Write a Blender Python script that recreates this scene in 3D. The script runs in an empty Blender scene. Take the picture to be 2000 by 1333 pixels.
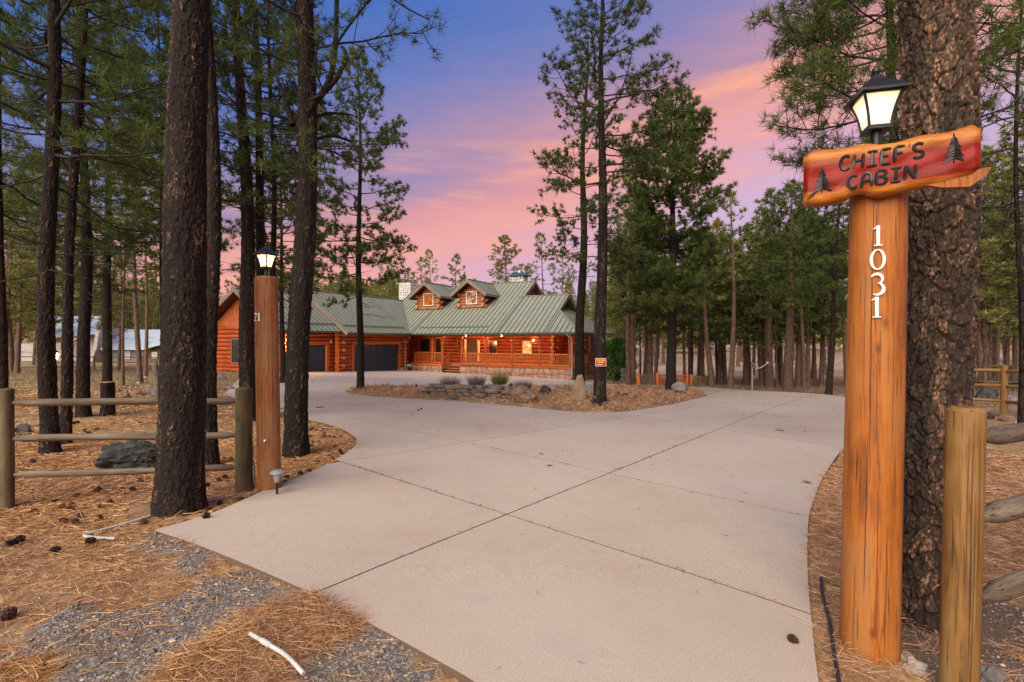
import bpy, bmesh, math, random
import numpy as np
from mathutils import Vector, Matrix, noise
R_ = math.radians
S = bpy.context.scene
COL = S.collection

# ------------------------------------------------------------------ camera
CAMZ = 1.55
cam_d = bpy.data.cameras.new('camera'); cam = bpy.data.objects.new('camera', cam_d); COL.objects.link(cam)
cam_d.sensor_width = 36.0; cam_d.lens = 18.0; cam_d.clip_start = 0.05; cam_d.clip_end = 3000
cam.location = (0, 0, CAMZ); cam.rotation_euler = (R_(90), 0, 0)
S.camera = cam

# ------------------------------------------------------------------ sky, sun, exposure
SUN_EL, SUN_AZ = 36.0, 208.0      # azimuth measured clockwise from +Y (north): behind the camera, to the left
world = bpy.data.worlds.new('World'); S.world = world; world.use_nodes = True
wn, wl = world.node_tree.nodes, world.node_tree.links
wn.clear()
def srgb(r, g, b, a=1.0):
    f = lambda c: (c/255/12.92) if c/255 <= 0.04045 else ((c/255+0.055)/1.055)**2.4
    return (f(r), f(g), f(b), a)
tc = wn.new('ShaderNodeTexCoord')
sep = wn.new('ShaderNodeSeparateXYZ'); wl.new(tc.outputs['Generated'], sep.inputs[0])
def wmath(op, a, b=None, c=None):
    n = wn.new('ShaderNodeMath'); n.operation = op
    for i, v in enumerate((a, b, c)):
        if v is None: continue
        if isinstance(v, (int, float)): n.inputs[i].default_value = v
        else: wl.new(v, n.inputs[i])
    return n.outputs[0]
mp = wn.new('ShaderNodeMapping'); mp.inputs['Scale'].default_value = (1.0, 1.0, 4.2); mp.inputs['Rotation'].default_value = (0, R_(-19), 0)
wl.new(tc.outputs['Generated'], mp.inputs[0])
nz = wn.new('ShaderNodeTexNoise'); nz.inputs['Scale'].default_value = 2.3; nz.inputs['Detail'].default_value = 9; nz.inputs['Roughness'].default_value = 0.58
nz.inputs['Distortion'].default_value = 0.4
wl.new(mp.outputs[0], nz.inputs['Vector'])
c0 = wmath('SUBTRACT', sep.outputs['Z'], wmath('MULTIPLY', sep.outputs['X'], 0.34))
c1 = wmath('ADD', c0, wmath('MULTIPLY', wmath('SUBTRACT', nz.outputs['Fac'], 0.5), 0.22))
rp = wn.new('ShaderNodeValToRGB'); wl.new(c1, rp.inputs[0])
stops = [(0.0, (196, 166, 196)), (0.10, (206, 172, 204)), (0.17, (222, 164, 178)), (0.235, (234, 160, 152)), (0.295, (220, 150, 152)),
         (0.35, (180, 140, 166)), (0.42, (142, 130, 178)), (0.50, (108, 121, 184)), (0.62, (74, 110, 186)), (1.0, (46, 92, 172))]
el = rp.color_ramp.elements
while len(el) < len(stops): el.new(0.5)
for e, (p, c) in zip(el, stops): e.position = p; e.color = srgb(*c)
# thin brighter orange streaks lying in the pink band
mp2 = wn.new('ShaderNodeMapping'); mp2.inputs['Scale'].default_value = (1.3, 1.3, 9.0); mp2.inputs['Rotation'].default_value = (0, R_(-18), 0)
wl.new(tc.outputs['Generated'], mp2.inputs[0])
nz2 = wn.new('ShaderNodeTexNoise'); nz2.inputs['Scale'].default_value = 3.2; nz2.inputs['Detail'].default_value = 7; nz2.inputs['Roughness'].default_value = 0.6
wl.new(mp2.outputs[0], nz2.inputs['Vector'])
rp2 = wn.new('ShaderNodeValToRGB'); wl.new(nz2.outputs['Fac'], rp2.inputs[0])
rp2.color_ramp.elements[0].position = 0.5; rp2.color_ramp.elements[0].color = (0, 0, 0, 1)
rp2.color_ramp.elements[1].position = 0.72; rp2.color_ramp.elements[1].color = (1, 1, 1, 1)
band = wn.new('ShaderNodeMapRange'); band.interpolation_type = 'SMOOTHSTEP'
wl.new(wmath('ABSOLUTE', wmath('SUBTRACT', c0, 0.26)), band.inputs[0])
band.inputs[1].default_value = 0.22; band.inputs[2].default_value = 0.02; band.inputs[3].default_value = 0.0; band.inputs[4].default_value = 0.85
mx = wn.new('ShaderNodeMix'); mx.data_type = 'RGBA'
wl.new(wmath('MULTIPLY', rp2.outputs[0], band.outputs[0]), mx.inputs[0]); wl.new(rp.outputs[0], mx.inputs[6]); mx.inputs[7].default_value = srgb(252, 172, 138)
bg = wn.new('ShaderNodeBackground'); wl.new(mx.outputs[2], bg.inputs[0]); bg.inputs[1].default_value = 0.73
sky = wn.new('ShaderNodeTexSky'); sky.sky_type = 'NISHITA'; sky.sun_disc = False
sky.sun_elevation = R_(SUN_EL); sky.sun_rotation = R_(SUN_AZ)
bg2 = wn.new('ShaderNodeBackground'); wl.new(sky.outputs[0], bg2.inputs[0]); bg2.inputs[1].default_value = 0.008
ad = wn.new('ShaderNodeAddShader'); wl.new(bg.outputs[0], ad.inputs[0]); wl.new(bg2.outputs[0], ad.inputs[1])
wo = wn.new('ShaderNodeOutputWorld'); wl.new(ad.outputs[0], wo.inputs[0])

sd = bpy.data.lights.new('sun', 'SUN'); sd.energy = 4.3; sd.angle = R_(60); sd.color = (1.0, 0.91, 0.76)
sun = bpy.data.objects.new('sun', sd); COL.objects.link(sun)
_d = Vector((math.sin(R_(SUN_AZ))*math.cos(R_(SUN_EL)), math.cos(R_(SUN_AZ))*math.cos(R_(SUN_EL)), math.sin(R_(SUN_EL))))
sun.rotation_euler = _d.to_track_quat('Z', 'Y').to_euler()
S.view_settings.view_transform = 'Standard'; S.view_settings.look = 'None'
S.view_settings.exposure = 0.47; S.view_settings.gamma = 1.0; S.view_settings.use_curve_mapping = False
S.render.engine = 'CYCLES'
S.cycles.use_denoising = True
S.cycles.max_bounces = 6; S.cycles.diffuse_bounces = 3; S.cycles.glossy_bounces = 2; S.cycles.transmission_bounces = 2; S.cycles.transparent_max_bounces = 4
S.cycles.sample_clamp_indirect = 4.0
S.cycles.caustics_reflective = False; S.cycles.caustics_refractive = False

# ------------------------------------------------------------------ small helpers
def ground_h(x, y):
    """height of the drive's surface: level at the gate, falling gently towards the house"""
    y = np.asarray(y, float)
    t = np.clip(y - 3.0, 0, 43.0)
    h = -0.026*np.where(t < 1.0, t*t*0.5, t-0.5)
    k = np.clip((y-12.0)/24.0, 0, 1); k = k*k*(3-2*k)
    h = h - k*(0.18+0.033*np.clip(np.asarray(x, float), -14, 16))
    return h + 0.012*np.clip(y-80, 0, 200)
def gh(x, y): return float(ground_h(x, y))
def P(px, py):
    """ground point seen at a pixel of the 2000x1333 photograph"""
    o = (py-666.5)/1000.0
    lo, hi = 0.5, 400.0
    for _ in range(60):
        m = (lo+hi)/2
        if (CAMZ-gh((px-1000)/1000*m, m))/m > o: lo = m
        else: hi = m
    return ((px-1000)/1000*lo, lo)
def at(px, py, Y): return Vector(((px-1000)/1000*Y, Y, CAMZ-(py-666.5)/1000*Y))

def tag(o, label=None, cat=None, group=None, kind=None):
    if label: o['label'] = label
    if cat: o['category'] = cat
    if group: o['group'] = group
    if kind: o['kind'] = kind
    return o
def empty(name, loc=(0, 0, 0), rz=0.0, parent=None, label=None, cat=None, group=None, kind=None):
    o = bpy.data.objects.new(name, None); COL.objects.link(o); o.empty_display_size = 0.2
    o.location = loc; o.rotation_euler = (0, 0, rz)
    if parent: o.parent = parent
    return tag(o, label, cat, group, kind)
def link(name, me, parent=None, loc=None, rot=None, scale=None):
    o = bpy.data.objects.new(name, me); COL.objects.link(o)
    if parent: o.parent = parent
    if loc is not None: o.location = loc
    if rot is not None: o.rotation_euler = rot
    if scale is not None: o.scale = scale
    return o
def mesh(name, V, F, mats=(), smooth=False, sharp=None, mi=None, attr=None):
    me = bpy.data.meshes.new(name)
    me.from_pydata(V, [], F); me.update()
    for m in (mats if isinstance(mats, (list, tuple)) else [mats]): me.materials.append(m)
    if mi is not None: me.polygons.foreach_set('material_index', np.asarray(mi, np.int32))
    if smooth:
        me.polygons.foreach_set('use_smooth', np.ones(len(me.polygons), bool))
        if sharp: me.set_sharp_from_angle(angle=sharp)
    if attr:
        for k, a in attr.items():
            at_ = me.attributes.new(k, 'FLOAT', 'POINT'); at_.data.foreach_set('value', np.asarray(a, np.float32))
    return me
class B:
    """collects simple shapes into one mesh"""
    def __init__(s): s.V = []; s.F = []; s.M = []
    def add(s, V, F, m=0):
        o = len(s.V); s.V += [tuple(v) for v in V]; s.F += [tuple(i+o for i in f) for f in F]; s.M += [m]*len(F)
    def box(s, c, d, m=0, rot=None, bev=0.0):
        x, y, z = d[0]/2, d[1]/2, d[2]/2
        if bev <= 0:
            V = [Vector((a, b_, c_)) for a in (-x, x) for b_ in (-y, y) for c_ in (-z, z)]
            F = [(0, 1, 3, 2), (4, 6, 7, 5), (0, 4, 5, 1), (2, 3, 7, 6), (0, 2, 6, 4), (1, 5, 7, 3)]
        else:
            bm = bmesh.new(); bmesh.ops.create_cube(bm, size=1.0)
            for v in bm.verts: v.co = Vector((v.co.x*d[0], v.co.y*d[1], v.co.z*d[2]))
            bmesh.ops.bevel(bm, geom=bm.edges[:], offset=bev, segments=1, affect='EDGES')
            V = [v.co.copy() for v in bm.verts]; F = [[v.index for v in f.verts] for f in bm.faces]; bm.free()
        if rot is not None: V = [rot @ v for v in V]
        c = Vector(c); s.add([v+c for v in V], F, m); return s
    def bar(s, p, q, w, h, m=0, up=(0, 0, 1)):
        p, q = Vector(p), Vector(q); d = q-p; L = d.length; d.normalize()
        u = Vector(up); side = d.cross(u)
        if side.length < 1e-5: side = d.cross(Vector((1, 0, 0)))
        side.normalize(); u = side.cross(d)
        rot = Matrix((d, side, u)).transposed()
        return s.box((p+q)/2, (L, w, h), m, rot)
    def tube(s, pts, rad, n=8, m=0, caps=True, mcap=None):
        pts = [Vector(p) for p in pts]; V = []; F = []
        if isinstance(rad, (int, float)): rad = [rad]*len(pts)
        prev = None
        for i, p in enumerate(pts):
            d = (pts[min(i+1, len(pts)-1)]-pts[max(i-1, 0)]).normalized()
            if prev is None:
                a = d.cross(Vector((0, 0, 1)))
                if a.length < 0.01: a = d.cross(Vector((1, 0, 0)))
            else: a = prev - d*prev.dot(d)
            a.normalize(); prev = a; b = d.cross(a)
            for k in range(n):
                t = 2*math.pi*k/n; V.append(p+(a*math.cos(t)+b*math.sin(t))*rad[i])
        for i in range(len(pts)-1):
            for k in range(n): F.append((i*n+k, i*n+(k+1) % n, (i+1)*n+(k+1) % n, (i+1)*n+k))
        s.add(V, F, m)
        if caps:
            e = (len(pts)-1)*n
            s.add([V[k] for k in range(n)], [tuple(reversed(range(n)))], m if mcap is None else mcap)
            s.add([V[e+k] for k in range(n)], [tuple(range(n))], m if mcap is None else mcap)
        return s
    def lathe(s, prof, n=12, c=(0, 0, 0), m=0, ph=0.0):
        V = []; F = []; c = Vector(c)
        for r, z in prof:
            for k in range(n):
                t = 2*math.pi*k/n+ph; V.append(c+Vector((r*math.cos(t), r*math.sin(t), z)))
        for i in range(len(prof)-1):
            for k in range(n): F.append((i*n+k, i*n+(k+1) % n, (i+1)*n+(k+1) % n, (i+1)*n+k))
        F.append(tuple(reversed(range(n)))); e = (len(prof)-1)*n; F.append(tuple(range(e, e+n)))
        s.add(V, F, m); return s
    def prism(s, poly, vec, m=0):
        n = len(poly); V = [Vector(p) for p in poly]; W = [v+Vector(vec) for v in V]
        F = [tuple(reversed(range(n))), tuple(range(n, 2*n))]+[(i, (i+1) % n, n+(i+1) % n, n+i) for i in range(n)]
        s.add(V+W, F, m); return s
    def mesh(s, name, mats, smooth=False, sharp=0.7):
        return mesh(name, s.V, s.F, mats, smooth, sharp if smooth else None, s.M)
    def obj(s, name, mats, parent=None, loc=None, rot=None, smooth=False, sharp=0.7):
        return link(name, s.mesh(name, mats, smooth, sharp), parent, loc, rot)

# ------------------------------------------------------------------ materials
class MT:
    def __init__(s, name):
        s.m = bpy.data.materials.new(name); s.m.use_nodes = True; s.t = s.m.node_tree; s.n = s.t.nodes; s.l = s.t.links
        s.b = s.n['Principled BSDF']; s.out = s.n['Material Output']
    def node(s, typ, **k):
        n = s.n.new(typ)
        for a, v in k.items(): setattr(n, a, v)
        return n
    def put(s, v, inp):
        if isinstance(v, (int, float)): inp.default_value = v
        elif isinstance(v, (tuple, list)): inp.default_value = v if len(v) != 3 or inp.type == 'VECTOR' else tuple(v)+(1,)
        else: s.l.new(v, inp)
    def coord(s, kind='Object', scale=(1, 1, 1), rnd=0.0, rot=(0, 0, 0)):
        c = s.node('ShaderNodeTexCoord'); v = c.outputs[kind]
        if kind == 'World':
            pass
        if rnd:
            oi = s.node('ShaderNodeObjectInfo'); a = s.node('ShaderNodeVectorMath', operation='ADD')
            mm = s.node('ShaderNodeMath', operation='MULTIPLY'); s.l.new(oi.outputs['Random'], mm.inputs[0]); mm.inputs[1].default_value = rnd
            s.l.new(v, a.inputs[0]); s.l.new(mm.outputs[0], a.inputs[1]); v = a.outputs[0]
        m = s.node('ShaderNodeMapping'); m.inputs['Scale'].default_value = scale; m.inputs['Rotation'].default_value = rot
        s.l.new(v, m.inputs[0]); return m.outputs[0]
    def world(s, scale=(1, 1, 1)):
        g = s.node('ShaderNodeNewGeometry'); m = s.node('ShaderNodeMapping'); m.inputs['Scale'].default_value = scale
        s.l.new(g.outputs['Position'], m.inputs[0]); return m.outputs[0]
    def noise(s, vec, scale, detail=4, rough=0.55, dist=0.0):
        n = s.node('ShaderNodeTexNoise'); s.l.new(vec, n.inputs['Vector'])
        n.inputs['Scale'].default_value = scale; n.inputs['Detail'].default_value = detail; n.inputs['Roughness'].default_value = rough; n.inputs['Distortion'].default_value = dist
        return n.outputs['Fac']
    def voro(s, vec, scale, feature='F1', out='Distance', rnd=1.0):
        n = s.node('ShaderNodeTexVoronoi', feature=feature); s.l.new(vec, n.inputs['Vector']); n.inputs['Scale'].default_value = scale
        n.inputs['Randomness'].default_value = rnd
        return n.outputs[out]
    def ramp(s, v, stops, interp='LINEAR'):
        r = s.node('ShaderNodeValToRGB'); s.l.new(v, r.inputs[0]); e = r.color_ramp.elements; r.color_ramp.interpolation = interp
        while len(e) < len(stops): e.new(0.5)
        for x, (p, c) in zip(e, stops):
            x.position = p; x.color = (c, c, c, 1) if isinstance(c, (int, float)) else (tuple(c)+(1,) if len(c) == 3 else c)
        return r.outputs[0]
    def mix(s, f, a, b, mode='MIX'):
        n = s.node('ShaderNodeMix', data_type='RGBA', blend_type=mode); s.put(f, n.inputs[0]); s.put(a, n.inputs[6]); s.put(b, n.inputs[7]); return n.outputs[2]
    def math(s, op, a, b=0.0):
        n = s.node('ShaderNodeMath', operation=op); s.put(a, n.inputs[0]); s.put(b, n.inputs[1]); return n.outputs[0]
    def attr(s, name):
        n = s.node('ShaderNodeAttribute'); n.attribute_name = name; return n.outputs['Fac']
    def rand(s): return s.node('ShaderNodeObjectInfo').outputs['Random']
    def bump(s, h, strength=0.3, dist=0.01, prev=None):
        n = s.node('ShaderNodeBump'); n.inputs['Strength'].default_value = strength; n.inputs['Distance'].default_value = dist
        s.l.new(h, n.inputs['Height'])
        if prev is not None: s.l.new(prev, n.inputs['Normal'])
        s.l.new(n.outputs[0], s.b.inputs['Normal']); return n.outputs[0]
    def fin(s, col, rough=0.7, metal=0.0, spec=0.5, coat=0.0):
        s.put(col, s.b.inputs['Base Color']); s.put(rough, s.b.inputs['Roughness']); s.b.inputs['Metallic'].default_value = metal
        s.b.inputs['Specular IOR Level'].default_value = spec; s.b.inputs['Coat Weight'].default_value = coat
        s.b.inputs['Coat Roughness'].default_value = 0.12
        return s.m
def plain(name, c, rough=0.6, metal=0.0, spec=0.4, var=0.25, scale=8.0, bump=0.0, coat=0.0):
    t = MT(name); v = t.coord(rnd=5.0); n = t.noise(v, scale, 5)
    lo = tuple(x*(1-var) for x in c); hi = tuple(min(1, x*(1+var)) for x in c)
    if bump: t.bump(t.noise(v, scale*4, 4), bump, 0.01)
    return t.fin(t.ramp(n, [(0.3, lo), (0.7, hi)]), rough, metal, spec, coat)
def emis(name, c, k):
    t = MT(name); t.put(tuple(c)+(1,), t.b.inputs['Emission Color']); t.b.inputs['Emission Strength'].default_value = k
    return t.fin(tuple(c), 0.3)

def wood(name, cols, unit=False, rough=0.55, cracks=0.5, coat=0.0, gscale=1.0, spec=0.3, worn=None):
    """grain along local Z. unit=True: for the unit log mesh (radius 1, length 1)"""
    t = MT(name)
    k = (1, 1, 0.045) if not unit else (0.14, 0.14, 0.4)
    v = t.coord(scale=k, rnd=7.0); vb = t.coord(scale=(1, 1, 0.35) if not unit else (0.14, 0.14, 0.8), rnd=4.0)
    g = t.noise(v, 90*gscale, 8, 0.74, 0.5); mid = t.noise(v, 22*gscale, 4, 0.6, 0.3); big = t.noise(vb, 5*gscale, 4, 0.6)
    f = t.math('ADD', t.math('ADD', t.math('MULTIPLY', g, 0.34), t.math('MULTIPLY', mid, 0.26)), t.math('MULTIPLY', big, 0.40))
    col = t.ramp(f, [(0.38, cols[0]), (0.5, cols[1]), (0.61, cols[2])])
    if worn:
        wm = t.ramp(t.math('ADD', t.math('MULTIPLY', big, 0.6), t.math('MULTIPLY', mid, 0.4)), [(0.50, 0.0), (0.64, 0.65)]); col = t.mix(wm, col, worn)
    kk = (1, 1, 0.03) if not unit else (0.14, 0.14, 0.2)
    vc = t.coord(scale=kk, rnd=3.0)
    fine = t.ramp(t.noise(vc, 95*gscale, 3, 0.5), [(0.33, 1.0), (0.39, 0.0)])
    if cracks > 0: col = t.mix(t.math('MULTIPLY', fine, cracks), col, tuple(c*0.18 for c in cols[0]))
    if not unit:   # knots
        vk = t.coord(scale=(1, 1, 0.5), rnd=5.0); kd = t.voro(vk, 5.5); km = t.ramp(kd, [(0.03, 0.6), (0.07, 0.25), (0.12, 0.0)]); col = t.mix(km, col, tuple(c*0.35 for c in cols[0]))
    b = t.bump(t.math('ADD', g, t.math('MULTIPLY', mid, 0.8)), 0.4, 0.004 if not unit else 0.02)
    if cracks > 0: t.bump(t.math('SUBTRACT', 1.0, fine), 0.7*cracks, 0.004 if not unit else 0.04, b)
    return t.fin(col, rough, 0, spec, coat)

M = {}
M['post_wood'] = wood('stained_post_wood', [(0.13, 0.038, 0.009), (0.36, 0.105, 0.015), (0.54, 0.19, 0.030)], cracks=0.6, rough=0.6, worn=(0.24, 0.115, 0.045))
M['post_brown'] = wood('brown_post_wood', [(0.11, 0.038, 0.012), (0.25, 0.085, 0.025), (0.35, 0.135, 0.045)], cracks=0.7, rough=0.65, worn=(0.17, 0.10, 0.055))
M['fence_near'] = wood('treated_fence_wood', [(0.09, 0.043, 0.014), (0.23, 0.11, 0.028), (0.33, 0.175, 0.052)], cracks=0.6, worn=(0.20, 0.155, 0.075))
M['fence_grey'] = wood('weathered_fence_wood', [(0.06, 0.043, 0.028), (0.15, 0.108, 0.07), (0.24, 0.185, 0.125)], cracks=0.8, rough=0.8)
M['fence_green'] = wood('mossy_fence_wood', [(0.05, 0.038, 0.018), (0.12, 0.085, 0.04), (0.19, 0.14, 0.07)], cracks=0.8, rough=0.8)
M['log'] = wood('varnished_log', [(0.16, 0.022, 0.005), (0.37, 0.062, 0.012), (0.52, 0.115, 0.024)], unit=True, rough=0.38, cracks=0.5, spec=0.4)
M['log_end'] = plain('log_end_grain', (0.50, 0.22, 0.08), 0.7, var=0.3, scale=12)
M['log_grey'] = wood('weathered_log', [(0.20, 0.07, 0.03), (0.36, 0.14, 0.06), (0.48, 0.24, 0.12)], unit=True, rough=0.6, cracks=0.5)
M['trim_wood'] = wood('orange_trim_wood', [(0.26, 0.05, 0.01), (0.48, 0.115, 0.022), (0.56, 0.16, 0.035)], rough=0.45, cracks=0.3)
M['plank'] = wood('gable_board_wood', [(0.24, 0.05, 0.014), (0.40, 0.10, 0.028), (0.48, 0.15, 0.045)], rough=0.6, cracks=0.2)
M['roof'] = plain('green_standing_seam_metal', (0.245, 0.25, 0.185), 0.55, 0.0, 0.3, var=0.10, scale=1.2)
M['roof_seam'] = plain('green_metal_seam', (0.095, 0.10, 0.075), 0.6, 0.0, 0.3, var=0.1)
M['gutter'] = plain('dark_green_gutter_metal', (0.035, 0.075, 0.062), 0.35, 0.2, 0.5, var=0.15)
M['guard'] = plain('green_snow_guard_metal', (0.08, 0.17, 0.14), 0.4, 0.2, 0.5, var=0.15)
M['fascia'] = plain('brown_fascia_paint', (0.20, 0.145, 0.105), 0.6, var=0.15, scale=3)
M['soffit'] = plain('dark_soffit_wood', (0.12, 0.05, 0.025), 0.7, var=0.3)
M['garage'] = plain('navy_garage_door_paint', (0.012, 0.032, 0.062), 0.35, var=0.2, scale=2)
M['glass'] = plain('dark_window_glass', (0.02, 0.02, 0.022), 0.06, 0.0, 0.8, var=0.1)
M['glass_orange'] = plain('glass_painted_wood_reflection', (0.35, 0.10, 0.02), 0.08, 0.0, 0.7, var=0.5, scale=3)  # orange reflection of the wood painted as the pane's base colour
M['white'] = plain('white_window_frame', (0.72, 0.68, 0.62), 0.5, var=0.05)
M['white_pvc'] = plain('white_plastic_pipe', (0.52, 0.49, 0.43), 0.45, var=0.2, scale=10)
M['black_metal'] = plain('black_lantern_metal', (0.022, 0.023, 0.022), 0.42, 0.4, 0.5, var=0.3, scale=20, bump=0.15)
M['black_rubber'] = plain('black_hose_rubber', (0.02, 0.023, 0.028), 0.5, var=0.2)
M['downspout'] = plain('grey_green_downspout', (0.22, 0.27, 0.22), 0.5, var=0.15)
M['downspout_dark'] = plain('dark_downspout', (0.03, 0.05, 0.05), 0.5, var=0.15)
M['grey_metal'] = plain('grey_metal', (0.30, 0.31, 0.31), 0.4, 0.3, var=0.15)
M['step_wood'] = plain('stained_step_boards', (0.34, 0.12, 0.05), 0.7, var=0.25, scale=4)
M['number'] = plain('ivory_number_metal', (0.76, 0.70, 0.60), 0.4, var=0.05)
M['lamp_glow'] = emis('lit_lantern_glass', (1.0, 0.80, 0.46), 1.5)
M['bulb'] = emis('lit_bulb', (1.0, 0.70, 0.34), 7.0)
t = MT('lit_window'); v = t.coord(); c = t.ramp(t.noise(v, 3.5, 3), [(0.35, (0.20, 0.05, 0.01)), (0.55, (0.85, 0.42, 0.12)), (0.7, (1.0, 0.72, 0.34))]); t.put(c, t.b.inputs['Emission Color']); t.b.inputs['Emission Strength'].default_value = 0.85
M['win_glow'] = t.fin((0.3, 0.15, 0.06), 0.2)

def stone_mat(name, cols, scale=3.0, lichen=None, bump=0.5, rnd=9.0):
    t = MT(name); v = t.coord(rnd=rnd)
    a = t.noise(v, scale, 8, 0.65); col = t.ramp(a, [(0.3, cols[0]), (0.5, cols[1]), (0.68, cols[2])])
    r = t.rand(); col = t.mix(t.math('MULTIPLY', r, 0.45), col, cols[1])
    if lichen:
        l = t.ramp(t.noise(v, scale*1.7, 6, 0.7), [(0.60, 0.0), (0.66, 1.0)]); col = t.mix(l, col, lichen)
    h = t.math('ADD', t.noise(v, scale*5, 8, 0.7), t.math('MULTIPLY', t.voro(v, scale*4), 0.5))
    t.bump(h, bump, 0.03); return t.fin(col, 0.9, 0, 0.2)
M['rock_dark'] = stone_mat('dark_lichened_rock', [(0.018, 0.017, 0.016), (0.045, 0.042, 0.038), (0.095, 0.088, 0.076)], 4, (0.22, 0.24, 0.15))
M['rock_brown'] = stone_mat('brown_rock', [(0.09, 0.055, 0.035), (0.20, 0.12, 0.075), (0.28, 0.20, 0.14)], 3, (0.13, 0.13, 0.11))
M['rock_grey'] = stone_mat('grey_rock', [(0.08, 0.072, 0.066), (0.18, 0.16, 0.145), (0.29, 0.265, 0.24)], 3, (0.10, 0.105, 0.09))
M['rock_tan'] = stone_mat('tan_upright_rock', [(0.12, 0.075, 0.048), (0.25, 0.165, 0.11), (0.34, 0.25, 0.18)], 3.5, (0.11, 0.10, 0.09), 0.35)
M['rock_slate'] = stone_mat('slaty_wall_stone', [(0.045, 0.036, 0.032), (0.13, 0.10, 0.085), (0.25, 0.21, 0.18)], 5)
M['rock_white'] = stone_mat('pale_chip_rock', [(0.25, 0.19, 0.14), (0.45, 0.38, 0.31), (0.62, 0.57, 0.50)], 12, (0.12, 0.1, 0.09))
M['skirt_stone'] = stone_mat('pink_brown_flagstone', [(0.19, 0.090, 0.058), (0.33, 0.175, 0.12), (0.42, 0.25, 0.175)], 1.6, (0.24, 0.14, 0.10), 0.3, 40)
M['mortar'] = plain('dark_mortar', (0.16, 0.11, 0.085), 0.95, var=0.2)
M['chimney_stone'] = stone_mat('white_chimney_stone', [(0.34, 0.31, 0.28), (0.60, 0.57, 0.53), (0.74, 0.71, 0.66)], 3.0, (0.28, 0.25, 0.22), 0.4, 40)

# bark for the near trunks: colour of each plate and fissure comes with the geometry
t = MT('pine_bark_plates')
pl, fi = t.attr('plate'), t.attr('fissure'); v = t.coord(scale=(1, 1, 0.6)); n = t.noise(v, 60, 6, 0.7)
c = t.ramp(pl, [(0.0, (0.016, 0.012, 0.010)), (0.48, (0.022, 0.016, 0.012)), (0.66, (0.055, 0.033, 0.022)), (0.82, (0.15, 0.082, 0.046)), (1.0, (0.34, 0.21, 0.13))])
c = t.mix(t.ramp(n, [(0.40, 0.0), (0.62, 0.8)]), c, (0.022, 0.016, 0.013)); c = t.mix(fi, c, (0.010, 0.008, 0.008))
t.bump(n, 0.5, 0.01); M['bark_near'] = t.fin(c, 0.9, 0, 0.15)
t = MT('red_pine_bark_plates')
pl, fi = t.attr('plate'), t.attr('fissure'); v = t.coord(scale=(1, 1, 0.6)); n = t.noise(v, 70, 6, 0.7)
c = t.ramp(pl, [(0.0, (0.022, 0.015, 0.012)), (0.35, (0.050, 0.033, 0.023)), (0.6, (0.115, 0.070, 0.044)), (0.75, (0.24, 0.115, 0.062)), (1.0, (0.44, 0.27, 0.17))])
c = t.mix(t.ramp(n, [(0.42, 0.0), (0.66, 0.75)]), c, (0.050, 0.036, 0.027)); c = t.mix(fi, c, (0.014, 0.010, 0.009))
t.bump(n, 0.6, 0.012); M['bark_red'] = t.fin(c, 0.88, 0, 0.15)
def bark(name, a, b, c_, ws=1.0):
    t = MT(name); v = t.coord(scale=(1, 1, 0.28), rnd=11.0)
    e = t.voro(v, 13*ws, 'DISTANCE_TO_EDGE'); n = t.noise(v, 30*ws, 6, 0.7)
    col = t.ramp(n, [(0.35, a), (0.52, b), (0.68, c_)]); em = t.ramp(e, [(0.0, 1.0), (0.12, 0.0)])
    col = t.mix(em, col, tuple(x*0.25 for x in a)); rd = t.rand()
    col = t.mix(t.math('MULTIPLY', rd, 0.5), col, tuple(x*1.1 for x in b))
    bb = t.bump(t.math('ADD', e, t.math('MULTIPLY', n, 0.5)), 0.8, 0.03); return t.fin(col, 0.92, 0, 0.1)
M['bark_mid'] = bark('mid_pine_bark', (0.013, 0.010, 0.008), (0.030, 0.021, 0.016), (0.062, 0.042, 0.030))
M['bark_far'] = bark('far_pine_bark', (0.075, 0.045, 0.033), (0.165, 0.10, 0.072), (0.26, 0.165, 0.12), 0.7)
M['bark_snag'] = bark('grey_snag_wood', (0.10, 0.08, 0.06), (0.20, 0.16, 0.12), (0.30, 0.25, 0.19))
M['twig'] = plain('dark_twig_bark', (0.035, 0.026, 0.021), 0.9, var=0.3)

def leaf(name, dark, mid, light, trans=0.42, far=False):
    t = MT(name); sh = t.attr('shade'); rd = t.rand()
    col = t.ramp(sh, [(0.0, dark), (0.5, mid), (1.0, light)])
    if far:
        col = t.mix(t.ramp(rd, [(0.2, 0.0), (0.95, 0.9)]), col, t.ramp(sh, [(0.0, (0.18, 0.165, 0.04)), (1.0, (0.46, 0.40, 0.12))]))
    else: col = t.mix(t.math('MULTIPLY', rd, 0.35), col, mid)
    t.fin(col, 0.6, 0, 0.2)
    tr = t.node('ShaderNodeBsdfTranslucent'); t.put(col, tr.inputs[0]); mxs = t.node('ShaderNodeMixShader'); mxs.inputs[0].default_value = trans
    t.l.new(t.b.outputs[0], mxs.inputs[1]); t.l.new(tr.outputs[0], mxs.inputs[2]); t.l.new(mxs.outputs[0], t.out.inputs[0]); return t.m
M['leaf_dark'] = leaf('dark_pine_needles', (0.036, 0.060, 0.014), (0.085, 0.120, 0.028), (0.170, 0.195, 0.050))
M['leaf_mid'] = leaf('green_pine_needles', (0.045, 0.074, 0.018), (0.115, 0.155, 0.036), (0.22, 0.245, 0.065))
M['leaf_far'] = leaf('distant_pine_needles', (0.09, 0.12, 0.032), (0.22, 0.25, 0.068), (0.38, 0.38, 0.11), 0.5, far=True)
M['leaf_bush'] = leaf('bright_shrub_leaves', (0.015, 0.045, 0.008), (0.045, 0.120, 0.016), (0.10, 0.21, 0.03))
M['leaf_dry'] = leaf('dry_grass_blades', (0.14, 0.10, 0.06), (0.30, 0.22, 0.13), (0.46, 0.37, 0.23))
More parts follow.
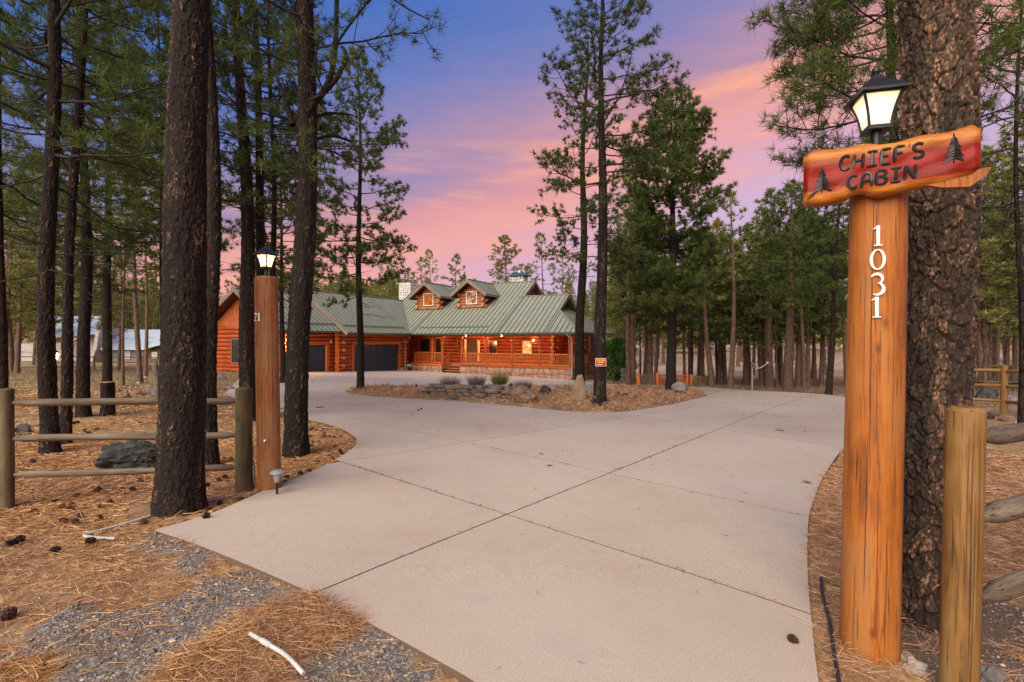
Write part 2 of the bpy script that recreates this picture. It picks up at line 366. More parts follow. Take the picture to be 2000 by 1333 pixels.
M['leaf_grey'] = leaf('grey_brown_grass_blades', (0.12, 0.09, 0.075), (0.22, 0.17, 0.14), (0.34, 0.28, 0.22))
M['leaf_green'] = leaf('yellow_green_grass_blades', (0.09, 0.10, 0.02), (0.22, 0.23, 0.05), (0.38, 0.38, 0.10))
M['litter'] = leaf('fallen_pine_needles', (0.26, 0.12, 0.040), (0.55, 0.29, 0.11), (0.80, 0.54, 0.28), 0.1)
M['litter_pink'] = leaf('pinkish_fallen_needles', (0.24, 0.11, 0.055), (0.44, 0.23, 0.12), (0.66, 0.42, 0.26), 0.1)
M['cone'] = plain('pine_cone_scales', (0.060, 0.026, 0.018), 0.85, var=0.4, scale=30)
M['twig_litter'] = plain('twig_litter', (0.09, 0.055, 0.038), 0.9, var=0.3)

# concrete
t = MT('pink_tinted_concrete'); w = t.world()
a = t.noise(w, 0.55, 5, 0.6); b_ = t.noise(w, 3.0, 6, 0.6); sp = t.noise(w, 150, 3, 0.6); sp2 = t.voro(w, 38)
col = t.ramp(a, [(0.3, (0.42, 0.30, 0.22)), (0.5, (0.52, 0.405, 0.295)), (0.7, (0.57, 0.475, 0.37))])
col = t.mix(t.ramp(b_, [(0.35, 0.0), (0.65, 0.4)]), col, (0.49, 0.395, 0.315))
col = t.mix(t.ramp(sp, [(0.35, 0.65), (0.5, 0.0)]), col, (0.20, 0.145, 0.12))
col = t.mix(t.ramp(sp, [(0.58, 0.0), (0.72, 0.6)]), col, (0.72, 0.61, 0.52))
col = t.mix(t.ramp(sp2, [(0.05, 0.75), (0.11, 0.0)]), col, (0.20, 0.15, 0.12))
col = t.mix(t.math('MULTIPLY', t.rand(), 0.25), col, (0.50, 0.43, 0.385))
stn = t.ramp(t.noise(w, 1.1, 9, 0.75), [(0.50, 0.0), (0.70, 0.28)]); col = t.mix(stn, col, (0.23, 0.17, 0.145))
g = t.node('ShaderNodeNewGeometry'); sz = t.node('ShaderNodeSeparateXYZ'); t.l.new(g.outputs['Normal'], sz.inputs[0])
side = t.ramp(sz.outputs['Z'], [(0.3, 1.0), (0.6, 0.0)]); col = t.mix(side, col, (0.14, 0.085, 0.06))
t.bump(t.math('ADD', sp, t.math('MULTIPLY', sp2, 0.6)), 0.25, 0.004); M['concrete'] = t.fin(col, 0.85, 0, 0.25)

# ground: needles, bare soil, gravel shoulder, pale dry grass far off (masks ride on the terrain)
t = MT('forest_floor'); w = t.world()
n1 = t.noise(w, 1.1, 6, 0.65); n2 = t.noise(w, 9, 6, 0.7); n3 = t.noise(w, 75, 4, 0.7); n4 = t.noise(t.world((60, 18, 30)), 1.0, 4, 0.6, 1.2)
need = t.ramp(t.math('ADD', t.math('MULTIPLY', n2, 0.5), t.math('MULTIPLY', n4, 0.5)), [(0.33, (0.13, 0.070, 0.033)), (0.5, (0.36, 0.215, 0.105)), (0.66, (0.56, 0.39, 0.22))])
soil = t.ramp(n3, [(0.3, (0.060, 0.042, 0.033)), (0.5, (0.12, 0.085, 0.065)), (0.7, (0.20, 0.155, 0.125))])
gv = t.node('ShaderNodeTexVoronoi'); t.l.new(w, gv.inputs['Vector']); gv.inputs['Scale'].default_value = 62
sepc = t.node('ShaderNodeSeparateColor'); t.l.new(gv.outputs['Color'], sepc.inputs[0])
grav = t.ramp(sepc.outputs[0], [(0.0, (0.12, 0.10, 0.09)), (0.45, (0.21, 0.18, 0.155)), (0.8, (0.31, 0.26, 0.22)), (1.0, (0.45, 0.37, 0.31))])
grav = t.mix(t.ramp(gv.outputs['Distance'], [(0.35, 0.0), (0.75, 0.8)]), grav, (0.10, 0.085, 0.075))
far = t.ramp(n2, [(0.3, (0.27, 0.16, 0.10)), (0.5, (0.42, 0.29, 0.19)), (0.7, (0.52, 0.40, 0.28))])
gr = t.ramp(n1, [(0.35, (0.24, 0.16, 0.07)), (0.65, (0.35, 0.27, 0.12))])
col = t.mix(t.ramp(n1, [(0.42, 0.85), (0.58, 0.1)]), need, soil)
col = t.mix(t.attr('needle'), col, need)
col = t.mix(t.attr('far'), col, far); col = t.mix(t.attr('grass'), col, gr)
col = t.mix(t.attr('soil'), col, soil); col = t.mix(t.attr('gravel'), col, grav)
t.bump(t.math('ADD', n3, t.math('MULTIPLY', gv.outputs['Distance'], -0.6)), 0.5, 0.012); M['ground'] = t.fin(col, 0.95, 0, 0.1)
M['pebble'] = stone_mat('grey_pebbles', [(0.10, 0.095, 0.095), (0.20, 0.18, 0.17), (0.36, 0.31, 0.28)], 40)
t = MT('road_pebbles'); sh = t.attr('shade')
M['pebble'] = t.fin(t.ramp(sh, [(0.0, (0.10, 0.08, 0.065)), (0.5, (0.24, 0.19, 0.14)), (0.85, (0.38, 0.295, 0.22)), (1.0, (0.62, 0.50, 0.40))]), 0.8, 0, 0.3)
# ================================================================== THE GROUND AND THE DRIVE
HC = Vector((-8.3, 42.0, 0.0)); HU = Vector((0.883, -0.469, 0)); HV = Vector((0.469, 0.883, 0))   # the cabin's own axes
HROT = math.atan2(-0.469, 0.883)
def W(u, v, z=0.0): return HC+HU*u+HV*v+Vector((0, 0, z))

def spline(pts, n=5, closed=True):
    out = []; N = len(pts)
    for i in range(N if closed else N-1):
        p0, p1, p2, p3 = [np.array(pts[(i+k) % N] if closed else pts[min(max(i+k, 0), N-1)], float) for k in (-1, 0, 1, 2)]
        for j in range(n):
            t = j/n; out.append(tuple(0.5*((2*p1)+(-p0+p2)*t+(2*p0-5*p1+4*p2-p3)*t*t+(-p0+3*p1-3*p2+p3)*t**3)))
    if not closed: out.append(tuple(pts[-1]))
    return out
left_edge = spline([P(*q) for q in [(436, 771), (500, 790), (560, 808), (604, 821), (632, 827), (662, 836), (685, 848), (697, 861), (688, 876), (660, 895), (600, 925), (520, 956), (420, 1000), (300, 1036)]], 5, False)
near_edge = [P(*q) for q in [(380, 1062), (465, 1096), (540, 1128), (612, 1160), (760, 1238), (905, 1318), (1000, 1378), (1230, 1700), (1660, 1700)]]
right_edge = spline([P(*q) for q in [(1628, 1480), (1597, 1320), (1584, 1200), (1577, 1100), (1580, 1010), (1597, 955), (1620, 912), (1650, 873), (1690, 842), (1712, 815), (1700, 792), (1655, 776), (1560, 767), (1450, 762), (1370, 757), (1300, 754), (1230, 751), (1165, 749)]], 4, False)
house_edge = [tuple(W(*q)[:2]) for q in [(14.6, -0.6), (14.0, 0.5), (-0.6, 0.5), (-0.95, 0.1), (-0.95, -6.7), (-1.4, -6.9), (-1.4, -11.2), (-3.0, -12.6)]]
DRIVE = left_edge+near_edge+right_edge+house_edge
ISLAND = spline([P(*q) for q in [(678, 765), (710, 772), (800, 779), (900, 784), (1000, 793), (1090, 802), (1180, 806), (1255, 800), (1325, 787), (1378, 773), (1350, 765), (1250, 759), (1130, 757), (1000, 757), (860, 758), (740, 758)]], 4)
def inside(poly, x, y):
    x = np.asarray(x, float); y = np.asarray(y, float); c = np.zeros(x.shape, bool); n = len(poly)
    for i in range(n):
        x1, y1 = poly[i]; x2, y2 = poly[(i+1) % n]
        if y1 == y2: continue
        k = ((y1 > y) != (y2 > y)) & (x < (x2-x1)*(y-y1)/(y2-y1)+x1); c ^= k
    return c
def on_drive(x, y): return inside(DRIVE, x, y) & ~inside(ISLAND, x, y)

# gravel shoulder of the road and needle drifts on it
GRAVEL = [P(*q) for q in [(-400, 1420), (-60, 1262), (60, 1225), (150, 1190), (300, 1163), (400, 1125), (440, 1100), (330, 1075), (262, 1058), (300, 1046), (380, 1064), (465, 1098), (612, 1160), (760, 1238), (905, 1318), (1010, 1395), (1230, 1700), (-400, 1700)]]
DRIFT = [P(*q) for q in [(295, 1345), (350, 1285), (420, 1245), (470, 1195), (540, 1180), (600, 1158), (680, 1190), (715, 1218), (640, 1262), (570, 1290), (560, 1345), (430, 1400)]]
DRIFT2 = [P(*q) for q in [(-20, 1295), (60, 1275), (105, 1290), (60, 1340), (-20, 1360)]]
SOILP = [P(*q) for q in [(1756, 1150), (1830, 1130), (2100, 1180), (2100, 1330), (1900, 1420), (1790, 1290), (1760, 1230)]]

def npnoise(x, y, s, seed=0):
    """cheap smooth value noise for arrays"""
    x = np.asarray(x)*s+seed*17.3; y = np.asarray(y)*s+seed*5.1
    xi = np.floor(x); yi = np.floor(y); fx = x-xi; fy = y-yi; fx = fx*fx*(3-2*fx); fy = fy*fy*(3-2*fy)
    def h(a, b): v = np.sin(a*127.1+b*311.7+seed*74.7)*43758.5453; return v-np.floor(v)
    return (h(xi, yi)*(1-fx)+h(xi+1, yi)*fx)*(1-fy)+(h(xi, yi+1)*(1-fx)+h(xi+1, yi+1)*fx)*fy
def in_gravel(x, y):
    wx = (npnoise(x, y, 3.0, 61)-0.5)*0.30+(npnoise(x, y, 11, 62)-0.5)*0.12; wy = (npnoise(x, y, 3.0, 63)-0.5)*0.30+(npnoise(x, y, 11, 64)-0.5)*0.12
    return inside(GRAVEL, x+wx, y+wy)
def axis(a, k, lim):
    v = [0.0]
    while v[-1] < lim: v.append(v[-1]+a+k*v[-1])
    return v
xa = axis(0.06, 0.024, 420); xs = np.array([-q for q in xa[:0:-1]]+xa)
ys = np.array([-60, -30, -15, -8, -4, -2, -1, -0.4, 0.0]+[q for q in axis(0.045, 0.0165, 520)][1:])
X, Y = np.meshgrid(xs, ys)
dr = on_drive(X, Y); isl = inside(ISLAND, X, Y); grv = in_gravel(X, Y) | (Y < 0.9)
grv &= ~inside(DRIFT, X, Y) & ~inside(DRIFT2, X, Y)
bump = (npnoise(X, Y, 0.35, 1)-0.5)*0.16+(npnoise(X, Y, 1.3, 2)-0.5)*0.06+(npnoise(X, Y, 5, 3)-0.5)*0.025
bump *= np.where(grv, 0.25, 1.0)
Z = ground_h(X, Y)-0.045+bump*0.5
dist = np.hypot(X, Y)
Z += np.where(dist > 30, (npnoise(X, Y, 0.05, 5)-0.5)*0.9*np.clip((dist-30)/40, 0, 1), 0)
Z = np.where(isl, ground_h(X, Y)+0.05+bump*0.6, Z)
Z = np.where(grv, ground_h(X, Y)-0.014+bump*0.5, Z)
Z = np.where(inside(DRIFT, X, Y), ground_h(X, Y)-0.005, Z)
Z = np.where(dr, ground_h(X, Y)-np.where(Y < 9, 0.020, 0.06), Z)
ny, nx = X.shape
V = np.stack([X.ravel(), Y.ravel(), Z.ravel()], 1)
i = np.arange((ny-1)*nx).reshape(ny-1, nx)[:, :-1].ravel()
F = np.stack([i, i+1, i+nx+1, i+nx], 1)
far = np.clip((Y-26-np.abs(X)*0.3)/14+(npnoise(X, Y, 0.4, 8)-0.5)*0.8, 0, 1)*np.where(X < -3, 0.25, 1.0)
grass = np.where((X < -4) & (Y > 16), np.clip((Y-17)/10+(npnoise(X, Y, 0.5, 9)-0.5), 0, 0.85), 0)+np.where(isl, 0.35*npnoise(X, Y, 2, 4), 0)
need = np.where((Y < 12) & ~grv, np.clip(0.35+1.1*npnoise(X, Y, 0.9, 11), 0, 1), 0.25)
soil = np.where(inside(SOILP, X, Y), 0.85, 0)
me = mesh('ground', V, F, M['ground'], True, None, None, {'far': far.ravel(), 'grass': np.clip(grass, 0, 1).ravel(), 'needle': need.ravel(), 'gravel': grv.astype(float).ravel(), 'soil': soil.ravel()})
tag(link('ground', me), kind='structure')
def tz(x, y):
    """height of the terrain outside the drive"""
    ix = min(max(int(np.searchsorted(xs, x))-1, 0), nx-2); iy = min(max(int(np.searchsorted(ys, y))-1, 0), ny-2)
    fx = (x-xs[ix])/(xs[ix+1]-xs[ix]); fy = (y-ys[iy])/(ys[iy+1]-ys[iy])
    return float((Z[iy, ix]*(1-fx)+Z[iy, ix+1]*fx)*(1-fy)+(Z[iy+1, ix]*(1-fx)+Z[iy+1, ix+1]*fx)*fy)
def PT(px, py):
    x, y = P(px, py); return Vector((x, y, tz(x, y)))

# the concrete drive: slabs cast between joints, each a slab of its own with a step down to the ground
bm = bmesh.new()
def ring(pts):
    vs = [bm.verts.new((x, y, 0)) for x, y in pts]
    return [bm.edges.new((vs[i], vs[(i+1) % len(vs)])) for i in range(len(vs))]
es = ring(DRIVE)+ring(ISLAND)
bmesh.ops.triangle_fill(bm, use_beauty=True, use_dissolve=False, edges=es)
def cut(p, q, w, dom=None):
    p = Vector((*p, 0)); q = Vector((*q, 0)); d = (q-p).normalized(); nrm = Vector((-d.y, d.x, 0))
    for s in (-w, w):
        fs = [f for f in bm.faces if dom is None or dom(f.calc_center_median())]
        g = list({v for f in fs for v in f.verts})+list({e for f in fs for e in f.edges})+fs
        bmesh.ops.bisect_plane(bm, geom=g, plane_co=p+nrm*s, plane_no=nrm, dist=1e-6)
    dead = [f for f in bm.faces if abs((f.calc_center_median()-p).dot(nrm)) < w*0.98 and (dom is None or dom(f.calc_center_median()))]
    bmesh.ops.delete(bm, geom=dead, context='FACES')
J1a, J1b = P(612, 1160), P(1380, 848)
cut(J1a, J1b, 0.007)
d1 = (Vector(J1b)-Vector(J1a)).normalized(); n1v = Vector((-d1.y, d1.x))
def jn(px1, py1, px2, py2, w=0.005): cut(P(px1, py1), P(px2, py2), w)
jn(675, 905, 1575, 1197, 0.006)
jn(805, 842, 1560, 1005, 0.004)
jn(1400, 838, 1640, 873, 0.006)
jn(700, 897, 930, 861, 0.005)
jn(830, 838, 985, 822, 0.005)
for q in ((-2.0, 25.5), (-2.0, 31.5)):
    cut(q, (q[0]+1, q[1]-0.53), 0.008)
for q in ((-9.0, 30.0), (-3.5, 34.0), (2.5, 30.0)):
    cut(q, (q[0]+0.53, q[1]+1), 0.008, lambda c: c.y > 24)
y_ = 1.0
while y_ < 50:
    bmesh.ops.bisect_plane(bm, geom=bm.verts[:]+bm.edges[:]+bm.faces[:], plane_co=(0, y_, 0), plane_no=(0, 1, 0), dist=1e-6); y_ += 0.5 if y_ < 6 else 1.5
bm.faces.ensure_lookup_table(); bm.verts.index_update()
seen = set(); drive = empty('driveway', kind='structure')
for f0 in bm.faces:
    if f0 in seen: continue
    st = [f0]; seen.add(f0); comp = []
    while st:
        f = st.pop(); comp.append(f)
        for e in f.edges:
            for g in e.link_faces:
                if g not in seen: seen.add(g); st.append(g)
    if sum(f.calc_area() for f in comp) < 0.02: continue
    idx = {}; V = []; F = []
    def vi(v, low=False):
        k = (v.index, low)
        if k not in idx:
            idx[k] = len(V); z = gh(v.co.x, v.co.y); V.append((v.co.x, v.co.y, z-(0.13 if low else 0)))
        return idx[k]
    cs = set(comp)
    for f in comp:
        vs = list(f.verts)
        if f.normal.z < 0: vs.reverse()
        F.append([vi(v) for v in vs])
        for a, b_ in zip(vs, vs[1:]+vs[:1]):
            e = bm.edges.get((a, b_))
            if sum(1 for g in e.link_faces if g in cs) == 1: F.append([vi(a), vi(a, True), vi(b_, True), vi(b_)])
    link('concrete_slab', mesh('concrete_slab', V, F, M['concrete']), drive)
bm.free()

# ------------------------------------------------------------------ litter: needles, pebbles, grass
def blades(pos, dirs, L, w, rng, bend=0.0):
    """one thin triangle per needle: pos (n,3), dirs (n,3) unit"""
    n = len(pos); rv = rng.normal(size=(n, 3)); s = np.cross(dirs, rv); s /= np.linalg.norm(s, axis=1)[:, None]+1e-9
    L = np.broadcast_to(L, (n,))[:, None]; w = np.broadcast_to(w, (n,))[:, None]
    V = np.empty((n, 3, 3)); V[:, 0] = pos-s*w/2; V[:, 1] = pos+s*w/2; V[:, 2] = pos+dirs*L
    return V.reshape(-1, 3)
def tri_faces(n): return np.arange(n*3).reshape(n, 3)
def scatter(poly, n, rng, excl=None):
    p = np.array(poly); lo, hi = p.min(0), p.max(0); x = rng.uniform(lo[0], hi[0], n); y = rng.uniform(lo[1], hi[1], n)
    k = inside(poly, x, y)
    if excl is not None: k &= ~excl(x, y)
    return x[k], y[k]
def tzv(x, y):
    ix = np.clip(np.searchsorted(xs, x)-1, 0, nx-2); iy = np.clip(np.searchsorted(ys, y)-1, 0, ny-2)
    fx = (x-xs[ix])/(xs[ix+1]-xs[ix]); fy = (y-ys[iy])/(ys[iy+1]-ys[iy])
    return (Z[iy, ix]*(1-fx)+Z[iy, ix+1]*fx)*(1-fy)+(Z[iy+1, ix]*(1-fx)+Z[iy+1, ix+1]*fx)*fy
def needle_litter(name, poly, n, mat, seed, lift=0.02, sig=1.2, L=(0.07, 0.17), w=0.0028, excl=on_drive, clump=True, up=0.16):
    rng = np.random.default_rng(seed); x, y = scatter(poly, n, rng, excl)
    if clump:
        k = rng.random(len(x)) < (0.12+1.1*npnoise(x, y, 2.2, seed)**1.4); x, y = x[k], y[k]
    n = len(x); a = npnoise(x, y, 1.4, seed+3)*9+rng.normal(0, sig, n); el = rng.normal(0.02, up, n)
    d = np.stack([np.cos(a)*np.cos(el), np.sin(a)*np.cos(el), np.sin(el)], 1)
    z = np.where(on_drive(x, y), ground_h(x, y)+0.003, tzv(x, y))+rng.random(n)**2*lift*(0.4+1.5*npnoise(x, y, 2.2, seed))+0.003
    dd = np.hypot(x, y); ww = np.maximum(w, dd*0.0011); V = blades(np.stack([x, y, z], 1), d, rng.uniform(*L, n), ww, rng)
    sh = np.clip(rng.normal(0.5, 0.28, n), 0, 1)
    o = link(name, mesh(name, V, tri_faces(n), mat, attr={'shade': np.repeat(sh, 3)})); return tag(o, kind='stuff')
NEARL = [(-7.5, 1.0), (0.2, 1.0), (0.2, 2.0), (-1.0, 5.0), (-1.2, 9.5), (-8.5, 9.5)]
ex = lambda x, y: on_drive(x, y) | (in_gravel(x, y) & (npnoise(x, y, 9, 7) < 0.85))
needle_litter('fallen_needles', NEARL, 150000, M['litter'], 1, excl=ex)
needle_litter('fallen_needles', NEARL, 90000, M['litter_pink'], 14, excl=ex, clump=False, L=(0.05, 0.13), lift=0.012)
needle_litter('needle_drift', DRIFT, 17000, M['litter'], 2, lift=0.035, clump=True, up=0.12, sig=2.2)
needle_litter('needle_drift', DRIFT, 7000, M['litter_pink'], 12, lift=0.04, clump=False, up=0.16, sig=2.5)
needle_litter('needle_drift', DRIFT2, 5000, M['litter'], 3, lift=0.03, clump=False)
needle_litter('needle_scraps', GRAVEL, 9000, M['litter'], 9, lift=0.01, excl=lambda x, y: on_drive(x, y) | inside(DRIFT, x, y))
RIGHTN = [(1.2, 1.5), (6.5, 1.5), (8.0, 10.5), (4.8, 10.5), (1.0, 4.0)]
exr = lambda x, y: on_drive(x, y) | (inside(SOILP, x, y) & (npnoise(x, y, 6, 4) < 0.62))
needle_litter('fallen_needles', RIGHTN, 170000, M['litter_pink'], 4, lift=0.035, excl=exr, clump=False)
needle_litter('fallen_needles', [(-16, 9.0), (-0.5, 9.0), (-1.5, 22), (-22, 22)], 60000, M['litter'], 5, lift=0.04, w=0.006, L=(0.1, 0.22))
needle_litter('island_litter', ISLAND, 45000, M['litter_pink'], 6, lift=0.08, w=0.01, L=(0.1, 0.24), excl=None, clump=False, up=0.45)
def grass_patch(name, poly, n, mat, seed, h=(0.05, 0.2), w=0.012, excl=on_drive, thr=0.0):
    rng = np.random.default_rng(seed); x, y = scatter(poly, n, rng, excl)
    k = npnoise(x, y, 0.9, seed) > thr; x, y = x[k], y[k]; n = len(x)
    d = rng.normal(0, 0.45, (n, 3)); d[:, 2] = 1; d /= np.linalg.norm(d, axis=1)[:, None]
    V = blades(np.stack([x, y, tzv(x, y)], 1), d, rng.uniform(*h, n), w, rng)
    return tag(link(name, mesh(name, V, tri_faces(n), mat, attr={'shade': np.repeat(np.clip(npnoise(x, y, 2, 3)*0.6+rng.random(n)*0.4, 0, 1), 3)})), kind='stuff')
grass_patch('dry_grass', ISLAND, 16000, M['leaf_dry'], 21, excl=None, thr=0.35)
grass_patch('dry_grass', [(-30, 16), (-4, 14), (-6, 34), (-45, 52), (-45, 30)], 42000, M['leaf_dry'], 22, h=(0.1, 0.35), w=0.03, thr=0.3)
grass_patch('dry_grass', [(4.5, 22), (9, 15), (16, 15.0), (40, 40), (10, 46), (7, 34)], 36000, M['leaf_dry'], 23, h=(0.08, 0.3), w=0.025, thr=0.25)
grass_patch('green_grass', [tuple(PT(*q)[:2]) for q in [(1170, 752), (1240, 755), (1300, 757), (1330, 754), (1200, 742)]], 5000, M['leaf_green'], 24, h=(0.05, 0.2), w=0.02)
def pebbles(name, poly, n, seed, r=(0.003, 0.011), excl=on_drive):
    rng = np.random.default_rng(seed); x, y = scatter(poly, n, rng, excl); n = len(x)
    o = np.array([(1, 0, 0), (0, 1, 0), (-1, 0, 0), (0, -1, 0), (0, 0, 1), (0, 0, -1)], float)
    f = np.array([(0, 1, 4), (1, 2, 4), (2, 3, 4), (3, 0, 4), (1, 0, 5), (2, 1, 5), (3, 2, 5), (0, 3, 5)])
    rr = rng.uniform(r[0]**0.5, r[1]**0.5, n)**2*(1+(rng.random(n) > 0.97)*1.0); sc = rng.uniform(0.7, 1.3, (n, 1, 3))*rr[:, None, None]; sc[:, :, 2] *= 0.65
    a = rng.uniform(0, 6.28, n); ca, sa = np.cos(a)[:, None], np.sin(a)[:, None]
    v = o[None]*sc*rng.uniform(0.8, 1.2, (n, 6, 1)); vx = v[:, :, 0]*ca-v[:, :, 1]*sa; vy = v[:, :, 0]*sa+v[:, :, 1]*ca
    V = np.stack([vx+x[:, None], vy+y[:, None], v[:, :, 2]+tzv(x, y)[:, None]+rr[:, None]*0.3], 2).reshape(-1, 3)
    F = (f[None]+np.arange(n)[:, None, None]*6).reshape(-1, 3)
    return tag(link(name, mesh(name, V, F, M['pebble'], attr={'shade': np.repeat(np.clip(rng.normal(0.45, 0.27, n), 0, 1), 6)})), kind='stuff')
pebbles('gravel', [(-7, 1.2), (1.4, 1.2), (1.4, 2.4), (-0.5, 5), (-7, 5)], 150000, 31, excl=lambda x, y: on_drive(x, y) | ~in_gravel(x, y) | (np.sin(x*913.7+y*517.3) < 0.2) | inside(DRIFT, x, y) | inside(DRIFT2, x, y) | (y < 1.3))
pebbles('gravel', SOILP, 2500, 32, (0.003, 0.010))
pebbles('gravel', NEARL, 2500, 33, (0.003, 0.009), excl=ex)

# pine cones, each one picked up by itself
def cone_mesh(seed):
    rng = random.Random(seed); b = B(); b.tube([(0, 0, -0.035), (0, 0, 0.04)], [0.014, 0.004], 6)
    for i in range(44):
        t_ = i/44; z = -0.034+0.072*t_; a = i*2.399; r = 0.036*math.sin(math.pi*(0.2+0.75*t_))**0.8
        c, s_ = math.cos(a), math.sin(a); w_ = 0.009
        p = [(c*0.006-s_*w_*0.4, s_*0.006+c*w_*0.4, z), (c*0.006+s_*w_*0.4, s_*0.006-c*w_*0.4, z),
             (c*r+s_*w_, s_*r-c*w_, z+0.012), (c*r*1.12, s_*r*1.12, z+0.016), (c*r-s_*w_, s_*r+c*w_, z+0.012), (c*r*0.7, s_*r*0.7, z-0.001)]
        b.add(p, [(0, 1, 2, 3), (0, 3, 4), (1, 0, 5), (5, 0, 4), (1, 5, 2), (5, 4, 3), (5, 3, 2)])
    return b.mesh('pine_cone', M['cone'])
CM = [cone_mesh(k) for k in range(3)]
rngc = random.Random(4)
def cone(px, py, label, group, s=1.0):
    x, y = P(px, py); z = (gh(x, y) if bool(on_drive(x, y)) else tz(x, y))+0.022*s
    o = link('pine_cone', CM[rngc.randrange(3)], None, (x, y, z), (R_(rngc.uniform(60, 120)), rngc.uniform(0, 0.5), rngc.uniform(0, 6.28)), (s*0.8, s*0.8, s*0.8))
    tag(o, label, 'pine cone', group)
g1 = 'pine cones on the needles before the left fence'
for q in [(12, 1190, 1.3), (25, 1055, 1.2), (37, 1047, 1.1), (108, 1068, 1.2), (67, 994, 1.1), (107, 975, .9), (123, 985, 1), (135, 990, 1.1), (140, 982, 1), (150, 965, .9), (187, 955, 1), (193, 952, 1), (193, 1005, .9), (125, 1010, 1), (147, 1013, 1), (260, 952, 1), (272, 938, 1.1), (214, 975, .8), (195, 985, .9), (122, 965, .7), (178, 1052, 1.2), (281, 1013, 1), (155, 1002, 1), (30, 985, .8), (240, 950, .7), (213, 908, .8)]:
    cone(q[0], q[1], 'dark open pine cone on the orange needles before the left rail fence', g1, q[2])
g2 = 'pine cones in the curved bed beside the drive'
for q in [(606, 838), (612, 836), (618, 841), (631, 838), (634, 850), (643, 851), (653, 853), (650, 860), (656, 872), (664, 880), (640, 881), (645, 889), (668, 884), (606, 850), (607, 868), (617, 884), (620, 900), (634, 845), (667, 852), (648, 893), (586, 920), (604, 917), (561, 927), (556, 940), (623, 862), (611, 861)]:
    cone(q[0], q[1], 'small dark pine cone in the curved needle bed behind the left lamp post', g2, 1.0)
g3 = 'pine cones near the left lamp post'
for q in [(404, 1012), (430, 976), (470, 968), (492, 964), (512, 958), (428, 933), (440, 927), (403, 943), (452, 895), (437, 893), (407, 990)]:
    cone(q[0], q[1], 'dark pine cone lying near the left lamp post beside the pale ground pipe', g3, 1.0)
g4 = 'pine cones out in the left woods'
for q in [(62, 902), (165, 838), (145, 822), (152, 820), (172, 844), (190, 835), (273, 822), (222, 800), (35, 860), (250, 860), (60, 842), (330, 828)]:
    cone(q[0], q[1], 'small pine cone on the ground among the trunks behind the left rail fence', g4, 1.2)
for q in [(823, 800, 'pine cone on the pale concrete of the drive before the island, higher of two'), (817, 803, 'pine cone on the pale concrete of the drive before the island, lower of two'),
          (1547, 1254, 'pine cone scrap on the concrete by the near right edge of the drive')]:
    cone(q[0], q[1], q[2], None, 0.8)
# sprigs and scraps on the concrete
def sprig(px, py, label, mat, L=0.12, n=40, seed=0, spread=0.5, az=0.3, lift=0.25):
    rng = np.random.default_rng(seed); x, y = P(px, py); z = gh(x, y) if bool(on_drive(x, y)) else tz(x, y)
    a = az+rng.normal(0, spread, n); e = np.abs(rng.normal(0, lift, n)); d = np.stack([np.cos(a)*np.cos(e), np.sin(a)*np.cos(e), np.sin(e)], 1)
    V = blades(np.zeros((n, 3))+[0, 0, 0.006], d, rng.uniform(0.5, 1, n)*L, 0.004, rng)
    o = link('pine_sprig', mesh('pine_sprig', V, tri_faces(n), mat, attr={'shade': np.repeat(rng.random(n), 3)}), None, (x, y, z)); tag(o, label, 'pine sprig')
def strip(p, q, w):
    p, q = Vector(p), Vector(q); d = (q-p).normalized(); n_ = Vector((-d.y, d.x))*w; return [tuple(p+n_), tuple(q+n_), tuple(q-n_), tuple(p-n_)]
for k, (a_, b__) in enumerate([((612, 1160), (1380, 848)), ((675, 905), (1575, 1197)), ((805, 842), (1560, 1005))]):
    needle_litter('joint_debris', strip(P(*a_), P(*b__), 0.02), 26000 if k < 2 else 9000, M['twig_litter'], 50+k, lift=0.002, excl=None, clump=True, L=(0.01, 0.045), up=0.02, sig=3)
needle_litter('needle_scraps', DRIVE, 2600, M['twig_litter'], 41, lift=0.002, excl=lambda x, y: inside(ISLAND, x, y), clump=False, L=(0.015, 0.07), up=0.02)
sprig(1585, 945, 'green sprig of pine needles on the concrete near the right edge of the drive', M['leaf_green'], 0.14, 50, 1, 0.5, 2.6)
sprig(1532, 842, 'small green needle tuft lying far out on the right part of the drive', M['leaf_green'], 0.22, 60, 2, 0.6, 2.9, 0.1)
sprig(1640, 1135, 'pale green needle tuft between the drive edge and the near lamp post', M['leaf_green'], 0.13, 70, 3, 0.4, 2.4)
sprig(1630, 1035, 'straw coloured needle bundle in the narrow bed beside the drive', M['leaf_dry'], 0.16, 40, 4, 0.25, 2.7)
sprig(1071, 911, 'brown crumbled twig scrap in the middle of the drive', M['leaf_grey'], 0.10, 30, 5, 1.5, 0.4)
sprig(1062, 888, 'tiny brown twig scrap on the second cross joint of the drive', M['leaf_grey'], 0.12, 20, 6, 0.4, 3.0)
sprig(1346, 962, 'reddish twig scrap on the drive right of its long joint', M['litter'], 0.08, 24, 7, 0.6, 0.1)
b = B(); p0, p1 = P(617, 797), P(633, 796)
b.tube([(*p0, gh(*p0)+0.015), (*p1, gh(*p1)+0.012)], 0.012, 5)
tag(b.obj('stick', M['twig_litter']), 'short dark stick lying across the drive before the garage', 'stick')
